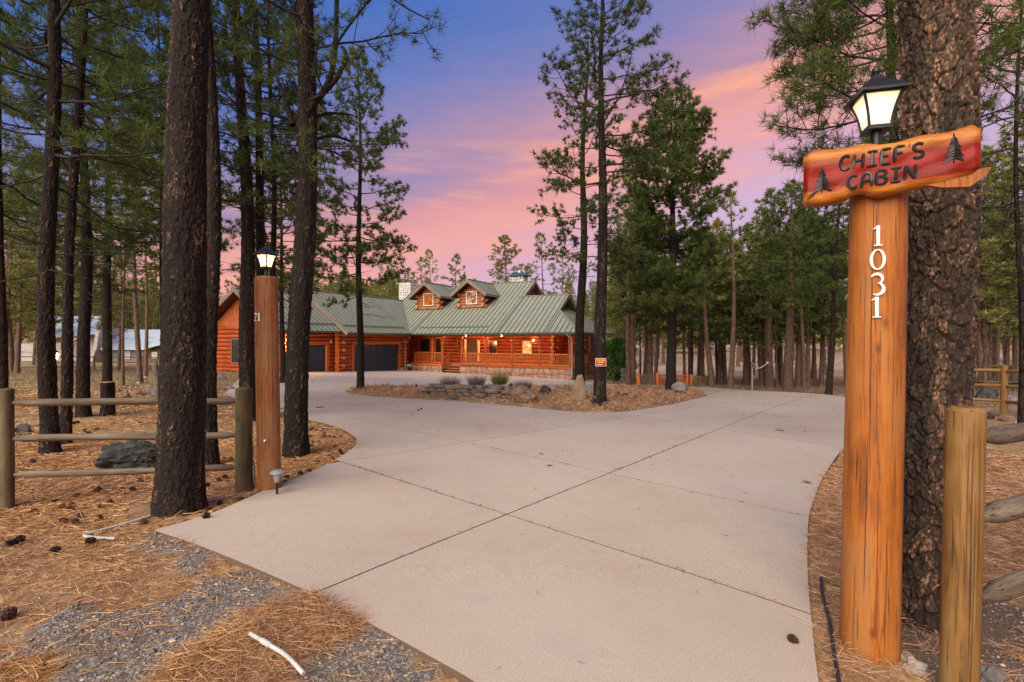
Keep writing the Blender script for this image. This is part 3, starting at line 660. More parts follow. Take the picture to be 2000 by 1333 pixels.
# ================================================================== TREES
def bark_trunk(axis, rad, zs, nth, cw, ch, depth, mat, seed, name='trunk', parent=None):
    """trunk whose plates and fissures are geometry; axis(z)->(x,y), rad(z)->r (arrays)"""
    th = np.linspace(0, 2*np.pi, nth, endpoint=False); T, ZZ = np.meshgrid(th, zs)
    r0 = float(rad(np.array([1.0]))[0]); nc = max(6, int(round(2*np.pi*r0/cw)))
    def hsh(a, b, k): v = np.sin(a*127.1+b*311.7+(seed+k)*74.7)*43758.5453; return v-np.floor(v)
    def vor(nc, ch, k, wob):
        u = T/(2*np.pi)*nc; v = ZZ/ch
        ph = np.sin(T*3+ZZ*9+k)*wob+np.sin(T*7-ZZ*17+k)*wob*0.6; u = u+ph; v = v+np.sin(T*5+ZZ*6)*wob*0.8
        iu = np.floor(u); iv = np.floor(v); f1 = np.full(u.shape, 9.0); f2 = np.full(u.shape, 9.0); idc = np.zeros(u.shape)
        for du in (-1, 0, 1):
            for dv in (-1, 0, 1):
                cu = iu+du; cv = iv+dv; cm = np.mod(cu, nc)
                px = cu+0.15+0.7*hsh(cm, cv, k); py = cv+0.1+0.8*hsh(cm, cv, k+1)
                d = np.hypot((px-u), (py-v)); nw = d < f1
                f2 = np.where(nw, f1, np.minimum(f2, d)); idc = np.where(nw, hsh(cm, cv, k+2), idc); f1 = np.where(nw, d, f1)
        return f1, f2, idc
    f1, f2, ic = vor(nc, ch, 0, 0.42); g1, g2, jc = vor(nc*3, ch/3.5, 7, 0.5)
    e = np.clip((f2-f1)/0.12, 0, 1); e = e*e*(3-2*e); e2 = np.clip((g2-g1)/0.2, 0, 1); tilt = np.sin(ic*60+T*nc*0.5)*0.5+np.sin(jc*50)*0.3
    lump = (npnoise(T*2, ZZ*1.2, 1.0, seed)-0.5)*np.sin(T/2)**2*0.14
    ds = depth*(e*(0.35+1.0*ic)+0.45*e*e2*(0.2+jc)+0.30*tilt*e-0.6)+depth*0.8*(npnoise(T*9, ZZ*14, 1.0, seed+2)-0.5)
    Rr = rad(ZZ)*(1+lump)+ds
    ax, ay = axis(ZZ); V = np.stack([ax+Rr*np.cos(T), ay+Rr*np.sin(T), ZZ], 2).reshape(-1, 3)
    n = len(zs); i = np.arange(n-1)[:, None]*nth; j = np.arange(nth)[None]; j2 = (j+1) % nth
    F = np.stack([i+j, i+j2, i+nth+j2, i+nth+j], 2).reshape(-1, 4)
    plate = np.clip(0.28*ic+0.52*jc*e2+0.12*e*e2+(npnoise(T*3, ZZ*2.2, 1, seed)-0.5)*0.5, 0, 1)
    fis = (np.clip(1-e*1.3, 0, 1)*0.9+np.where(e > 0.5, (1-e2)*0.5, 0))*np.clip(0.35+1.1*npnoise(T*6, ZZ*7, 1.0, seed+5), 0, 1)
    return link(name, mesh(name, V, F, mat, True, None, None, {'plate': plate.ravel(), 'fissure': np.clip(fis, 0, 1).ravel()}), parent)

class Twigs:
    def __init__(s): s.V = []; s.F = []; s.n = 0
    def tube(s, pts, r0, r1, k=4):
        pts = np.asarray(pts); m = len(pts); d = np.gradient(pts, axis=0); d /= np.linalg.norm(d, axis=1)[:, None]+1e-9
        a = np.cross(d, (0.31, 0.17, 0.93)); a /= np.linalg.norm(a, axis=1)[:, None]+1e-9; b = np.cross(d, a)
        t = np.arange(k)*2*np.pi/k; r = np.linspace(r0, r1, m)[:, None, None]
        V = pts[:, None]+(a[:, None]*np.cos(t)[None, :, None]+b[:, None]*np.sin(t)[None, :, None])*r
        s.V.append(V.reshape(-1, 3)); i = np.arange(m-1)[:, None]*k+s.n; j = np.arange(k)[None]
        s.F.append(np.stack([i+j, i+(j+1) % k, i+k+(j+1) % k, i+k+j], 2).reshape(-1, 4)); s.n += m*k
    def mesh(s, name, mat):
        if not s.V: return None
        return mesh(name, np.concatenate(s.V), np.concatenate(s.F), mat, True)
def path(p0, az, el, L, n, curl, rng, wob=0.12):
    pts = [np.array(p0, float)]; st = L/n
    for k in range(n):
        az += rng.normal(0, wob); e = el+curl*(k/n)+rng.normal(0, wob*0.6)
        pts.append(pts[-1]+st*np.array([math.cos(az)*math.cos(e), math.sin(az)*math.cos(e), math.sin(e)]))
    return np.array(pts)
def grow(rng, axis, rad, H, zc, R, tw, dens=1.0, dead=0, zdead=2.0, tuftn=12, nl=0.17, nw=0.008, full=1.0, side=None, shape=0.9, twk=3):
    """branches with sub-branches and needle tufts; returns needle triangles and their shade"""
    TP, TD, TS = [], [], []
    def branch(z, az, L, el, r0, leafy, curl=0.45):
        ax, ay = axis(np.array([z])); p0 = (float(ax[0]), float(ay[0]), z)
        pts = path(p0, az, el, L, 7, curl, rng, 0.17); tw.tube(pts, r0, r0*0.28, 5 if r0 > 0.03 else 4)
        ns = max(4, int(L/0.15*full)) if leafy else max(2, int(L/0.3)); sg = 1 if rng.random() < 0.5 else -1
        for i in range(ns):
            t = (0.22 if leafy else 0.15)+(0.76 if leafy else 0.8)*(i+rng.random()*0.6)/ns; t = min(t, 0.99); f = t*7; k = int(f); p = pts[k]*(1-f+k)+pts[k+1]*(f-k)
            d = pts[k+1]-pts[k]; a2 = math.atan2(d[1], d[0])+sg*rng.uniform(0.6, 1.15); sg = -sg
            l2 = L*(0.42*(1-t)+0.13)*rng.uniform(0.7, 1.2)
            e2 = rng.normal(0.12, 0.3) if leafy else rng.normal(-0.2, 0.4)
            q = path(p, a2, e2, l2, 3, 0.5 if leafy else 0.1, rng, 0.2); tw.tube(q, r0*0.32, 0.004 if r0 > 0.012 else 0.003, twk)
            if leafy:
                m = max(2, int(l2/0.13*dens))
                for u in range(m):
                    s_ = 0.35+0.65*(u+1)/m; g = min(s_*3, 2.999); kk = int(g); c = q[kk]*(1-g+kk)+q[kk+1]*(g-kk)
                    dd = q[kk+1]-q[kk]; dd = dd/(np.linalg.norm(dd)+1e-9)
                    c = c+rng.normal(0, 0.045, 3)
                    TP.append(c); TD.append(dd+np.array([0, 0, 0.35])); TS.append(z/H)
            else:
                for u in range(2):
                    q2 = path(q[1+u], a2+rng.normal(0, 0.9), rng.normal(-0.2, 0.5), l2*0.45, 2, 0, rng, 0.2); tw.tube(q2, 0.004, 0.002, 3)
        if leafy:
            for _ in range(2): TP.append(pts[-1]+rng.normal(0, 0.04, 3)); TD.append(np.array([0, 0, 0.6])+(pts[-1]-pts[-2])); TS.append(z/H)
    z = zc; az = rng.uniform(0, 6.28)
    while z < H*0.985:
        t = (z-zc)/(H-zc); L = R*max(0.10, (math.sin(math.pi*min(1, 0.30+0.70*t))**shape))*rng.uniform(0.65, 1.15)
        L = max(L, 0.25); el = -0.25+0.95*t+rng.normal(0, 0.12)
        az += 2.4+rng.normal(0, 0.35)
        a = az
        if side is not None and rng.random() < side[1]: a = side[0]+rng.normal(0, 0.6)
        r0 = float(np.clip(0.007+0.0095*L, 0.008, 0.034)); branch(z, a, L, el, r0, True)
        z += (0.15+0.12*rng.random())*(H/12)*(1.1-0.5*t)/max(full, 0.3)*0.9
    for i in range(dead):
        z = rng.uniform(zdead, zc+0.3*(H-zc)*0.3); branch(z, rng.uniform(0, 6.28), R*rng.uniform(0.25, 0.7), rng.normal(-0.1, 0.2), 0.012, False, 0.1)
    P_ = np.array(TP); D_ = np.array(TD); D_ /= np.linalg.norm(D_, axis=1)[:, None]+1e-9
    n = len(P_); P2 = np.repeat(P_, tuftn, 0); D2 = np.repeat(D_, tuftn, 0)
    rd = rng.normal(0, 1, P2.shape); rd /= np.linalg.norm(rd, axis=1)[:, None]
    d = D2*0.6+rd*0.75; d /= np.linalg.norm(d, axis=1)[:, None]
    V = blades(P2+rng.normal(0, 0.015, P2.shape), d, rng.uniform(0.7, 1.1, len(P2))*nl, nw, rng)
    sh = np.clip(rng.normal(0.45, 0.22, n)+rng.normal(0, 0.1), 0, 1); sh = np.clip(np.repeat(sh, tuftn)+rng.normal(0, 0.08, n*tuftn), 0, 1)
    return V, np.repeat(sh, 3)

NT = 0
def pine(label, bx, by, top, wpx, H, zc, R, seed, leafm='leaf_dark', near=None, group=None, dens=1.0, dead=0, zdead=2.0, full=1.0, side=None, tuftn=15, nl=0.19, shape=0.9, cat='pine tree', nwk=1.0):
    base = PT(bx, by); Yb = base.y; tx, ty = top
    z1 = CAMZ+(666.5-ty)/1000*Yb; X1 = (tx-1000)/1000*Yb; lean = (X1-base.x)/(z1-base.z)
    r = wpx*Yb/2000/math.sqrt(1+((bx-1000)/1000)**2); rng = np.random.default_rng(seed); ph = rng.uniform(0, 6)
    root = empty('pine_tree', base, label=label, cat=cat, group=group)
    wob = 0.012*H/12
    def axis(z): z = np.asarray(z, float); return lean*z+wob*4*np.sin(z*0.7+ph)*np.clip(z/3, 0, 1), wob*4*np.cos(z*0.6+ph*2)*np.clip(z/3, 0, 1)
    def rad(z): z = np.asarray(z, float); return r*(np.clip(1-(z/H)**1.15*0.9, 0.04, 1))*(1+0.38*np.exp(-np.clip(z+0.1, 0, 9)/0.22))
    if near:
        dz, nth, cw, ch, depth, mat, zt = near
        zs = np.concatenate([np.arange(-0.15, zt, dz), np.arange(zt, H, 0.25)]); bark_trunk(axis, rad, zs, nth, cw, ch, depth, M[mat], seed, parent=root)
    else:
        zs = np.concatenate([[-0.2, 0, 0.12, 0.3, 0.6], np.arange(1, H, 0.45)]); n = 14
        th = np.linspace(0, 2*np.pi, n, endpoint=False); T, ZZ = np.meshgrid(th, zs); ax, ay = axis(ZZ)
        Rr = rad(ZZ)*(1+0.16*(npnoise(T*1.9, ZZ*3, 1.3, seed)-0.5)); V = np.stack([ax+Rr*np.cos(T), ay+Rr*np.sin(T), ZZ], 2).reshape(-1, 3)
        i = np.arange(len(zs)-1)[:, None]*n; j = np.arange(n)[None]; F = np.stack([i+j, i+(j+1) % n, i+n+(j+1) % n, i+n+j], 2).reshape(-1, 4)
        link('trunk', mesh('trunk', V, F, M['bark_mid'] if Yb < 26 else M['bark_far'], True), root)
    tw = Twigs(); nw = max(0.0060, Yb*0.00150)*nwk
    V, sh = grow(rng, axis, rad, H, zc, R, tw, dens, dead, zdead, tuftn, nl, nw, full, side, shape)
    tag(link('branchwork', tw.mesh('branchwork', M['twig']), root), kind='stuff')
    tag(link('crown', mesh('crown', V, tri_faces(len(V)//3), M[leafm], attr={'shade': sh}), root), kind='stuff')
    global NT; NT += len(V)//3
    return root, axis

SP = (0.016, 120, 0.075, 0.13, 0.016, 'bark_near', 5.4)
# --- near and middle trees, each one told apart
pine('massive rough barked pine trunk standing directly behind the orange lamp post and sign', 1797, 1185, (1810, 0), 158, 17, 8.5, 3.0, 11, near=(0.008, 220, 0.042, 0.10, 0.018, 'bark_red', 3.8))
pine('thick dark pine trunk in front of the left rail fence, nearest on the left', 350, 988, (379, 0), 92, 17, 8.5, 2.5, 12, near=(0.011, 160, 0.034, 0.095, 0.011, 'bark_near', 5.2))
pine('dark pine trunk just behind the thick one, rising out of the fence rails', 409, 905, (400, 0), 34, 15, 8.0, 2.0, 13, near=(0.02, 70, 0.045, 0.09, 0.010, 'bark_near', 6.5))
pine('thick pine with upswept forked limbs right of the left lamp post', 578, 886, (597, 0), 47, 15, 4.4, 2.1, 14, near=(0.019, 90, 0.036, 0.085, 0.010, 'bark_near', 7.0), dead=5, zdead=3.6, side=(0.0, 0.3), dens=1.0, full=0.85)
pine('straight dark pine fused at its foot with a thinner stem, behind the fence', 98, 884, (95, 0), 38, 14, 4.0, 2.4, 15, near=(0.02, 80, 0.036, 0.085, 0.010, 'bark_near', 7.0), dead=8, zdead=2.6, leafm='leaf_mid')
pine('thinner leaning stem growing against the right side of the straight dark pine', 127, 868, (150, 300), 24, 12, 4.6, 1.8, 16, near=(0.022, 60, 0.045, 0.09, 0.010, 'bark_near', 7.0), dead=5, zdead=3, leafm='leaf_mid')
pine('dark pine with flared foot between the fused pair and the cut stump', 163, 810, (162, 200), 30, 13, 4.0, 2.6, 17, dead=10, zdead=2.6, leafm='leaf_mid')
pine('straight pine rising directly behind the cut stump on the left', 209, 765, (212, 100), 22, 15, 4.2, 2.9, 18, dead=14, zdead=2.4, leafm='leaf_mid')
pine('dark pine trunk at the left edge of the photo behind the first fence post', 6, 846, (-6, 0), 24, 13, 4.2, 2.2, 19, dead=8, zdead=2.4, leafm='leaf_mid')
pine('slim pine hugging the left side of the thick near trunk', 322, 790, (313, 200), 15, 13, 4.4, 2.2, 20, dead=8, zdead=3, leafm='leaf_mid')
pine('tall dark pine left of the left lamp post, seen above the square fence post', 487, 817, (467, 0), 33, 14, 4.6, 2.1, 21, near=(0.03, 60, 0.06, 0.11, 0.012, 'bark_near', 8.5), dead=10, zdead=3.5)
pine('tall pine trunk rising directly behind the left lantern', 521, 812, (497, 0), 24, 14, 5.0, 2.0, 22, dead=8, zdead=3.5)
pine('slender pine stem third in the tight row behind the left lantern', 533, 800, (528, 0), 15, 14, 5.4, 1.6, 23, dead=6, zdead=3.8)
pine('thin greenish pine seen between the left lamp post and the fork limbed pine', 553, 748, (547, 300), 12, 11, 4.0, 2.2, 24, dead=6, zdead=2.5, leafm='leaf_mid')
pine('slim open crowned pine standing alone on the left tip of the island', 704, 766, (700, 118), 15, 13.4, 3.7, 2.35, 25, dead=8, zdead=2.4, leafm='leaf_mid', full=1.0)
pine('leaning pine behind the upright stone on the island', 1132, 757, (1147, 0), 20, 17.5, 6.0, 2.4, 26, dead=20, zdead=4.0, full=0.85, shape=0.7)
pine('straight dark pine on the island carrying the red alarm sign', 1172, 795, (1178, 0), 24, 12.5, 5.6, 2.5, 27, near=(0.04, 48, 0.07, 0.12, 0.014, 'bark_near', 8.5), dead=12, zdead=4.4, full=0.75, side=(0.2, 0.3), shape=0.6)
pine('full crowned pine beside the grey boulder at the right tip of the island', 1310, 768, (1318, 200), 21, 12.1, 3.4, 2.7, 28, dead=4, zdead=2.6, leafm='leaf_mid', full=1.4, dens=1.15, shape=0.5)
pine('pine with drooping green boughs behind the lit orange post lantern', 1744, 905, (1742, 0), 26, 10, 3.9, 1.75, 29, near=(0.02, 60, 0.05, 0.09, 0.01, 'bark_near', 5.5), dead=4, zdead=4.2, dens=1.5, full=1.5, side=(3.3, 0.45), leafm='leaf_mid')
pine('sparse pine with bare crooked twigs at the right edge of the photo', 1993, 850, (1994, 0), 15, 12, 4.0, 2.3, 30, dead=34, zdead=2.0, full=0.7, side=(3.2, 0.4))
pine('stout fork crowned pine at the far edge of the drive, left of the sign post', 1539, 764, (1549, 267), 21, 10.6, 4.2, 2.7, 31, dead=10, zdead=3.0, leafm='leaf_mid', full=0.95)
pine('dark trunk leaning right, close to the left side of the orange post', 1618, 771, (1635, 490), 14, 10, 3.0, 2.5, 32, dead=8, zdead=2, leafm='leaf_mid')
pine('curved pine trunk bending over the low wood fence', 1391, 755, (1376, 592), 13, 9.5, 3.3, 2.6, 33, dead=4, zdead=2, leafm='leaf_mid')
pine('reddish pine trunk behind the grey board gate', 1270, 748, (1268, 600), 12, 12.5, 4.5, 2.6, 34, dead=10, zdead=3, leafm='leaf_mid')
pine('dark pine trunk behind the white satellite dish', 1457, 752, (1462, 500), 14, 11.5, 3.4, 2.8, 35, dead=8, zdead=2.4, leafm='leaf_mid')
pine('straight pine between the fork crowned pine and the leaning one', 1577, 758, (1578, 500), 11, 11, 3.6, 2.5, 36, dead=6, zdead=2.4, leafm='leaf_mid')
pine('dark pine close behind the fork crowned one by the far drive edge', 1559, 757, (1562, 500), 13, 11.5, 3.5, 2.5, 37, dead=6, zdead=2.4, leafm='leaf_mid')
pine('dark pine trunk above the second right fence post', 1983, 745, (1984, 500), 12, 13, 4.5, 2.5, 38, dead=8, zdead=2.4, leafm='leaf_mid')

# thick hand-shaped limbs of the fork limbed pine
tw = Twigs(); base = PT(578, 886); Yb = base.y
def limb(pix, r0, r1, dy=0.0):
    pts = np.array([np.array(at(x, y, Yb+dy*k/(len(pix)-1)))-np.array(base) for k, (x, y) in enumerate(pix)])
    sm = np.array([s for s in spline([tuple(p) for p in pts], 4, False)]); tw.tube(sm, r0, r1, 7)
limb([(588, 245), (612, 205), (642, 160), (655, 90), (658, -30)], 0.055, 0.03, -0.3)
limb([(590, 232), (625, 190), (660, 150), (676, 110), (668, 92)], 0.05, 0.025, 0.3)
limb([(590, 300), (615, 275), (650, 266), (690, 278)], 0.035, 0.018, 0.5)
limb([(594, 240), (640, 222), (690, 225)], 0.03, 0.012, 0.3)
limb([(572, 245), (556, 190), (540, 150)], 0.045, 0.02, 0.2)
limb([(655, 90), (690, 40), (740, -10), (800, 20), (840, 40)], 0.02, 0.008, -0.5)
fork = [o for o in bpy.data.objects if o.get('label', '').startswith('thick pine with upswept')][0]
link('limb', tw.mesh('limb', M['bark_mid']), fork)

# --- stock trees for the stands further off; every tree is still its own object
rngv = np.random.default_rng(77); STOCK = []
for k in range(7):
    H = 12.0; fulln = [1.0, 0.8, 1.1, 0.65, 0.9, 1.2, 0.75][k]; zc = [4.0, 4.8, 3.6, 5.6, 4.6, 3.4, 5.2][k]; R = [2.0, 1.8, 2.3, 1.6, 2.1, 2.2, 1.7][k]
    ph = k*1.3
    ax = lambda z, ph=ph: (0.10*np.sin(np.asarray(z)*0.5+ph), 0.10*np.cos(np.asarray(z)*0.45+ph))
    tw = Twigs(); V, sh = grow(np.random.default_rng(500+k), ax, None, H, zc, R, tw, 0.75, 8, 1.5, 8, 0.26, 0.060, fulln*0.72, None, 0.75)
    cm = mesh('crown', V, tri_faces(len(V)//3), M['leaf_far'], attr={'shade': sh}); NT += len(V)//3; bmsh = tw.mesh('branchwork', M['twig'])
    zs = np.array([-0.6, 0, 0.15, 0.5, 1.2, 2.5, 4, 6, 8, 10, 11.7]); n = 9; T, ZZ = np.meshgrid(np.linspace(0, 2*np.pi, n, endpoint=False), zs); a, b_ = ax(ZZ)
    Rr = 0.16*np.clip(1-(ZZ/H)**1.1*0.9, 0.05, 1)*(1+0.3*np.exp(-np.clip(ZZ, 0, 9)/0.2)); V = np.stack([a+Rr*np.cos(T), b_+Rr*np.sin(T), ZZ], 2).reshape(-1, 3)
    i = np.arange(len(zs)-1)[:, None]*n; j = np.arange(n)[None]; F = np.stack([i+j, i+(j+1) % n, i+n+(j+1) % n, i+n+j], 2).reshape(-1, 4)
    STOCK.append((mesh('trunk', V, F, M['bark_far'], True), bmsh, cm))
rs = random.Random(9)
def stock(x, y, H, label, group, wk=1.0, k=None, lean=0.0, crown=True, z=None):
    s = H/12; tm, bm_, cm = STOCK[rs.randrange(7) if k is None else k]
    e = empty('pine_tree', (x, y, tz(x, y) if z is None else z), label=label, cat='pine tree', group=group); e.rotation_euler = (rs.uniform(-.02, .02), lean, rs.uniform(0, 6.28) if not lean else 0)
    link('trunk', tm, e, scale=(s*wk, s*wk, s))
    w = s*rs.uniform(0.9, 1.2)
    tag(link('branchwork', bm_, e, scale=(w, w, s)), kind='stuff'); tag(link('crown', cm, e, scale=(w, w, s)), kind='stuff'); return e
# explicit trunks seen at the edge of the right stand
def zone(px, y):
    n = 'nearer' if y < 34 else 'deeper'
    for lim, w in ((1300, 'beyond the green shrub and grey board gate'), (1400, 'behind the orange picket fence'), (1480, 'around the satellite dish'), (1560, 'behind the fork crowned pine'), (1750, 'between the fork crowned pine and the orange post'), (1932, 'just right of the big rough trunk'), (1965, 'above the far right fence post'), (9999, 'at the right photo edge over the timber deck')):
        if px < lim: return '%s brown barked pine %s' % (n, w), 'pines %s, %s row' % (w, n)
GR = 'pines of the sunlit stand beyond the drive'; LR = 'tall brown barked pine in the stand behind the far edge of the drive'
for bx, by, w, H in [(1485, 756, 8, 11), (1497, 758, 7, 10), (1403, 750, 9, 12), (1414, 750, 7, 11), (1607, 757, 9, 11), (1590, 756, 6, 10), (1517, 758, 5, 9), (1526, 757, 5, 10), (1228, 746, 9, 12), (1344, 748, 5, 11), (1335, 749, 6, 11), (1249, 745, 4, 10), (1258, 742, 7, 11), (1370, 750, 8, 12), (1650, 758, 9, 12)]:
    p = PT(bx, by); stock(p.x, p.y, H, *zone(bx, p.y), (w*p.y/2000)/(0.16*H/12))
GR2 = 'pines of the dark stand right of the big trunk'
for bx, by, w in [(1912, 764, 8), (1922, 764, 9), (1936, 748, 7), (1946, 748, 8), (1968, 747, 7)]:
    p = PT(bx, by); stock(p.x, p.y, 13, *zone(bx, p.y), (w*p.y/2000)/(0.16*13/12))
GL = 'slender pines in the left woods'
for bx, by, w, H, lb in [(240, 752, 6, 11, 'thin black pine stem just right of the cut stump'), (271, 748, 10, 12, 'dark slender pine with the white garden lamp at its foot'), (285, 738, 7, 11, 'thinnest crooked pine stem right of the one with the garden lamp'), (234, 724, 6, 12, 'brown pine stem against the grey house wall, behind the thin black stem'), (20, 726, 9, 13, 'brown pine beside the pole fence at the far left edge'), (78, 735, 8, 12, 'slender pine hidden mostly behind the straight dark fused pine')]:
    p = PT(bx, by); stock(p.x, p.y, H, lb, GL, (w*p.y/2000)/(0.16*H/12), k=3)
placed = []
def fill(n, pa, pb, ya, yb, H, label, group, ok=lambda px, y: True, mind=2.2):
    c = 0; tries = 0
    while c < n and tries < n*60:
        tries += 1; px = rs.uniform(pa, pb); y = math.sqrt(rs.uniform(ya*ya, yb*yb)); x = (px-1000)/1000*y
        if not ok(px, y) or any((x-a)**2+(y-b_)**2 < mind*mind for a, b_ in placed): continue
        placed.append((x, y)); lb, gp_ = zone(px, y) if label is LR else (label, group); stock(x, y, rs.uniform(*H), lb, gp_, rs.uniform(0.75, 1.35)); c += 1
fill(24, 1205, 1640, 28, 50, (10, 14), LR, GR)
fill(26, 1190, 1700, 58, 105, (12, 16), 'distant pine deep in the pale needle covered stand right of the cabin', 'distant pines right of the cabin')
fill(30, 1890, 2080, 22, 90, (11, 15), LR, GR2)
fill(5, 1640, 1880, 26, 80, (11, 14), LR, 'x')
fill(16, -60, 175, 30, 80, (11, 14), 'pine in the left woods beyond the pole fence', 'pines beyond the pole fence')
fill(24, 175, 420, 76, 115, (13, 17), 'pine rising behind the neighbouring grey house', 'pines behind the neighbouring house')
fill(14, 340, 560, 52, 95, (11, 14), 'pine beyond the log garage wing at the left', 'pines beyond the garage wing', lambda px, y: y > 55)
fill(48, 540, 800, 60, 100, (10.5, 13), 'pale green pine behind the garage wing roof', 'pines behind the garage roof')
fill(16, 800, 1210, 66, 100, (10, 12.5), 'pale green pine behind the cabin roof', 'pines behind the cabin roof')
for px, ty, Yd, lb in [(843, 488, 62, 'thin topped pine rising behind the gap left of the first dormer'), (889, 498, 64, 'rounded pine above the saddle between the two dormers'), (985, 461, 60, 'tall pointed pine behind the roof, left of the capped chimney'),
                      (1062, 455, 62, 'tall loose pine behind the capped chimney'), (1098, 497, 60, 'small pine right of the capped chimney'), (822, 505, 66, 'bare topped thin pine left of the first dormer'), (1030, 520, 75, 'short pine directly behind the chimney cap')]:
    x = (px-1000)/1000*Yd; z = tz(x, Yd); stock(x, Yd, CAMZ+(666.5-ty)/1000*Yd-z, lb, None, 0.8, k={843: 3, 889: 1, 985: 5, 1062: 3, 1098: 4, 822: 3, 1030: 0}[px])
# the far wood that reads as one mass
rngf = np.random.default_rng(5); VV, SS = [], []
for k in range(330):
    y = rngf.uniform(106, 165); x = rngf.uniform(-1.35, 1.35)*y; zb = tz(x, min(y, 500)); H = rngf.uniform(11, 17); n = 280
    t_ = rngf.random(n)**0.8; rr = np.sqrt(rngf.random(n))*2.6*(1-t_)**0.7+0.1; an = rngf.uniform(0, 6.28, n)
    p = np.stack([x+rr*np.cos(an), y+rr*np.sin(an), zb+1.5+(H-1.5)*t_], 1); d = rngf.normal(0, 1, (n, 3)); d[:, 2] += 0.3; d /= np.linalg.norm(d, axis=1)[:, None]
    VV.append(blades(p, d, 1.3, 0.62, rngf)); SS.append(np.repeat(np.clip(rngf.normal(rngf.uniform(0.2, 0.6), 0.2, n), 0, 1), 3))
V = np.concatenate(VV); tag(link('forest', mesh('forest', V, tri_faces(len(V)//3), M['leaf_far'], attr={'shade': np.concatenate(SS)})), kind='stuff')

import sys; print('NEEDLE TRIS', NT, file=sys.stderr)
# ================================================================== THE LOG CABIN (local axes: u along the porch front, v into the plot)
cabin = empty('log_cabin', HC, HROT, label='long orange log cabin with green metal roof, dormers, lit porch and garage wing', cat='cabin')
PIT = 0.685; ZE = 2.16; VR = 6.6; ZR = ZE+PIT*VR; FZ = -0.30
def part(name, parent=None): return empty(name, parent=parent or cabin)
bl = B(); ring0 = [(math.cos(2*math.pi*k/14), math.sin(2*math.pi*k/14)) for k in range(14)]
bl.tube([(0, 0, 0), (0, 0, .25), (0, 0, .5), (0, 0, .75), (0, 0, 1)], [1, 1.03, 0.98, 1.02, 0.99], 14, 0, True, 1)
LOGM = bl.mesh('log', [M['log'], M['log_end']], True, 0.8); LOGG = bl.mesh('log', [M['log_grey'], M['log_end']], True, 0.8)
def log(p, q, r, parent, name='log', me=None):
    p, q = Vector(p), Vector(q); d = q-p
    o = link(name, me or LOGM, parent, p, None, (r, r, d.length)); o.rotation_euler = d.to_track_quat('Z', 'Y').to_euler(); return o
LR_ = 0.14
def log_wall(name, p, q, z0, z1, holes=(), ends=(0.0, 0.0), r=LR_, me=None, fill=True, alt=0.3):
    """horizontal logs from p to q (2d local); holes: (s0,s1,z0,z1) left free"""
    w = part(name); p = Vector((*p, 0)); q = Vector((*q, 0)); d = (q-p); L = d.length; d.normalize()
    n = max(1, int(round((z1-z0)/(2*r)))); rr = (z1-z0)/n/2
    for i in range(n):
        z = z0+rr*(2*i+1); e0 = ends[0]*(1 if i % 2 else alt); e1 = ends[1]*(1 if i % 2 else alt)
        segs = [(-e0, L+e1)]
        for (a, b_, za, zb) in holes:
            if za-rr*0.3 < z < zb+rr*0.3: segs = [s for (s0, s1) in segs for s in ((s0, min(s1, a)), (max(s0, b_), s1)) if s[1]-s[0] > 0.05]
        for s0, s1 in segs: log(p+d*s0+Vector((0, 0, z)), p+d*s1+Vector((0, 0, z)), rr*1.03, w, me=me)
    return w
b = B()
def inner(p, q, z0, z1, holes, off):
    """dark backing wall behind the logs"""
    p = Vector((*p, 0)); q = Vector((*q, 0)); d = (q-p).normalized(); nn = Vector((-d.y, d.x, 0))*off; L = (q-p).length
    xs_ = sorted({0, L}|{h[0] for h in holes}|{h[1] for h in holes})
    for a, c in zip(xs_, xs_[1:]):
        hs = [h for h in holes if h[0] <= a+1e-6 and h[1] >= c-1e-6]
        spans = [(z0, z1)] if not hs else [(z0, hs[0][2]), (hs[0][3], z1)]
        for za, zb in spans:
            if zb-za > 0.02: b.bar(p+nn+d*a+Vector((0, 0, (za+zb)/2)), p+nn+d*c+Vector((0, 0, (za+zb)/2)), 0.06, zb-za)
def window(c, ax, nrm, w, h, frame='white', pane='glass', parent=None, th=0.06, fw=0.07, bars=False, suffix=True):
    """c centre (local), ax unit along width, nrm outward"""
    c, ax, nrm = Vector(c), Vector(ax), Vector(nrm); up = Vector((0, 0, 1)); fb = B()
    for s in (-1, 1):
        fb.bar(c+ax*s*(w/2-fw/2)-up*h/2, c+ax*s*(w/2-fw/2)+up*h/2, fw, th, 0, nrm); fb.bar(c-ax*(w/2-fw)+up*s*(h/2-fw/2), c+ax*(w/2-fw)+up*s*(h/2-fw/2), fw*0.98, th*0.98, 0, nrm)
    if bars: fb.bar(c-up*h/2*0.9, c+up*h/2*0.9, 0.025, th*0.6, 0, nrm); fb.bar(c-ax*w/2*0.9, c+ax*w/2*0.9, 0.025, th*0.55, 0, nrm)
    pr = parent or cabin
    f = fb.obj('window_frame', M[frame], pr); gb = B(); gb.bar(c-ax*(w/2-fw)-nrm*0.01, c+ax*(w/2-fw)-nrm*0.01, h-2*fw, 0.015, 0, nrm)
    # bar(): w is sideways, h along up -> build pane explicitly
    gb = B(); k = w/2-fw*0.8; m_ = h/2-fw*0.8; o_ = nrm*0.01
    gb.prism([c-ax*k-up*m_-o_, c+ax*k-up*m_-o_, c+ax*k+up*m_-o_, c-ax*k+up*m_-o_], nrm*0.012)
    g = gb.obj('window_pane', M[pane], f if parent is None else pr); return f

# ---- walls
VF = -11.6
wh = (-8.6+8.6, 0, 0, 0)
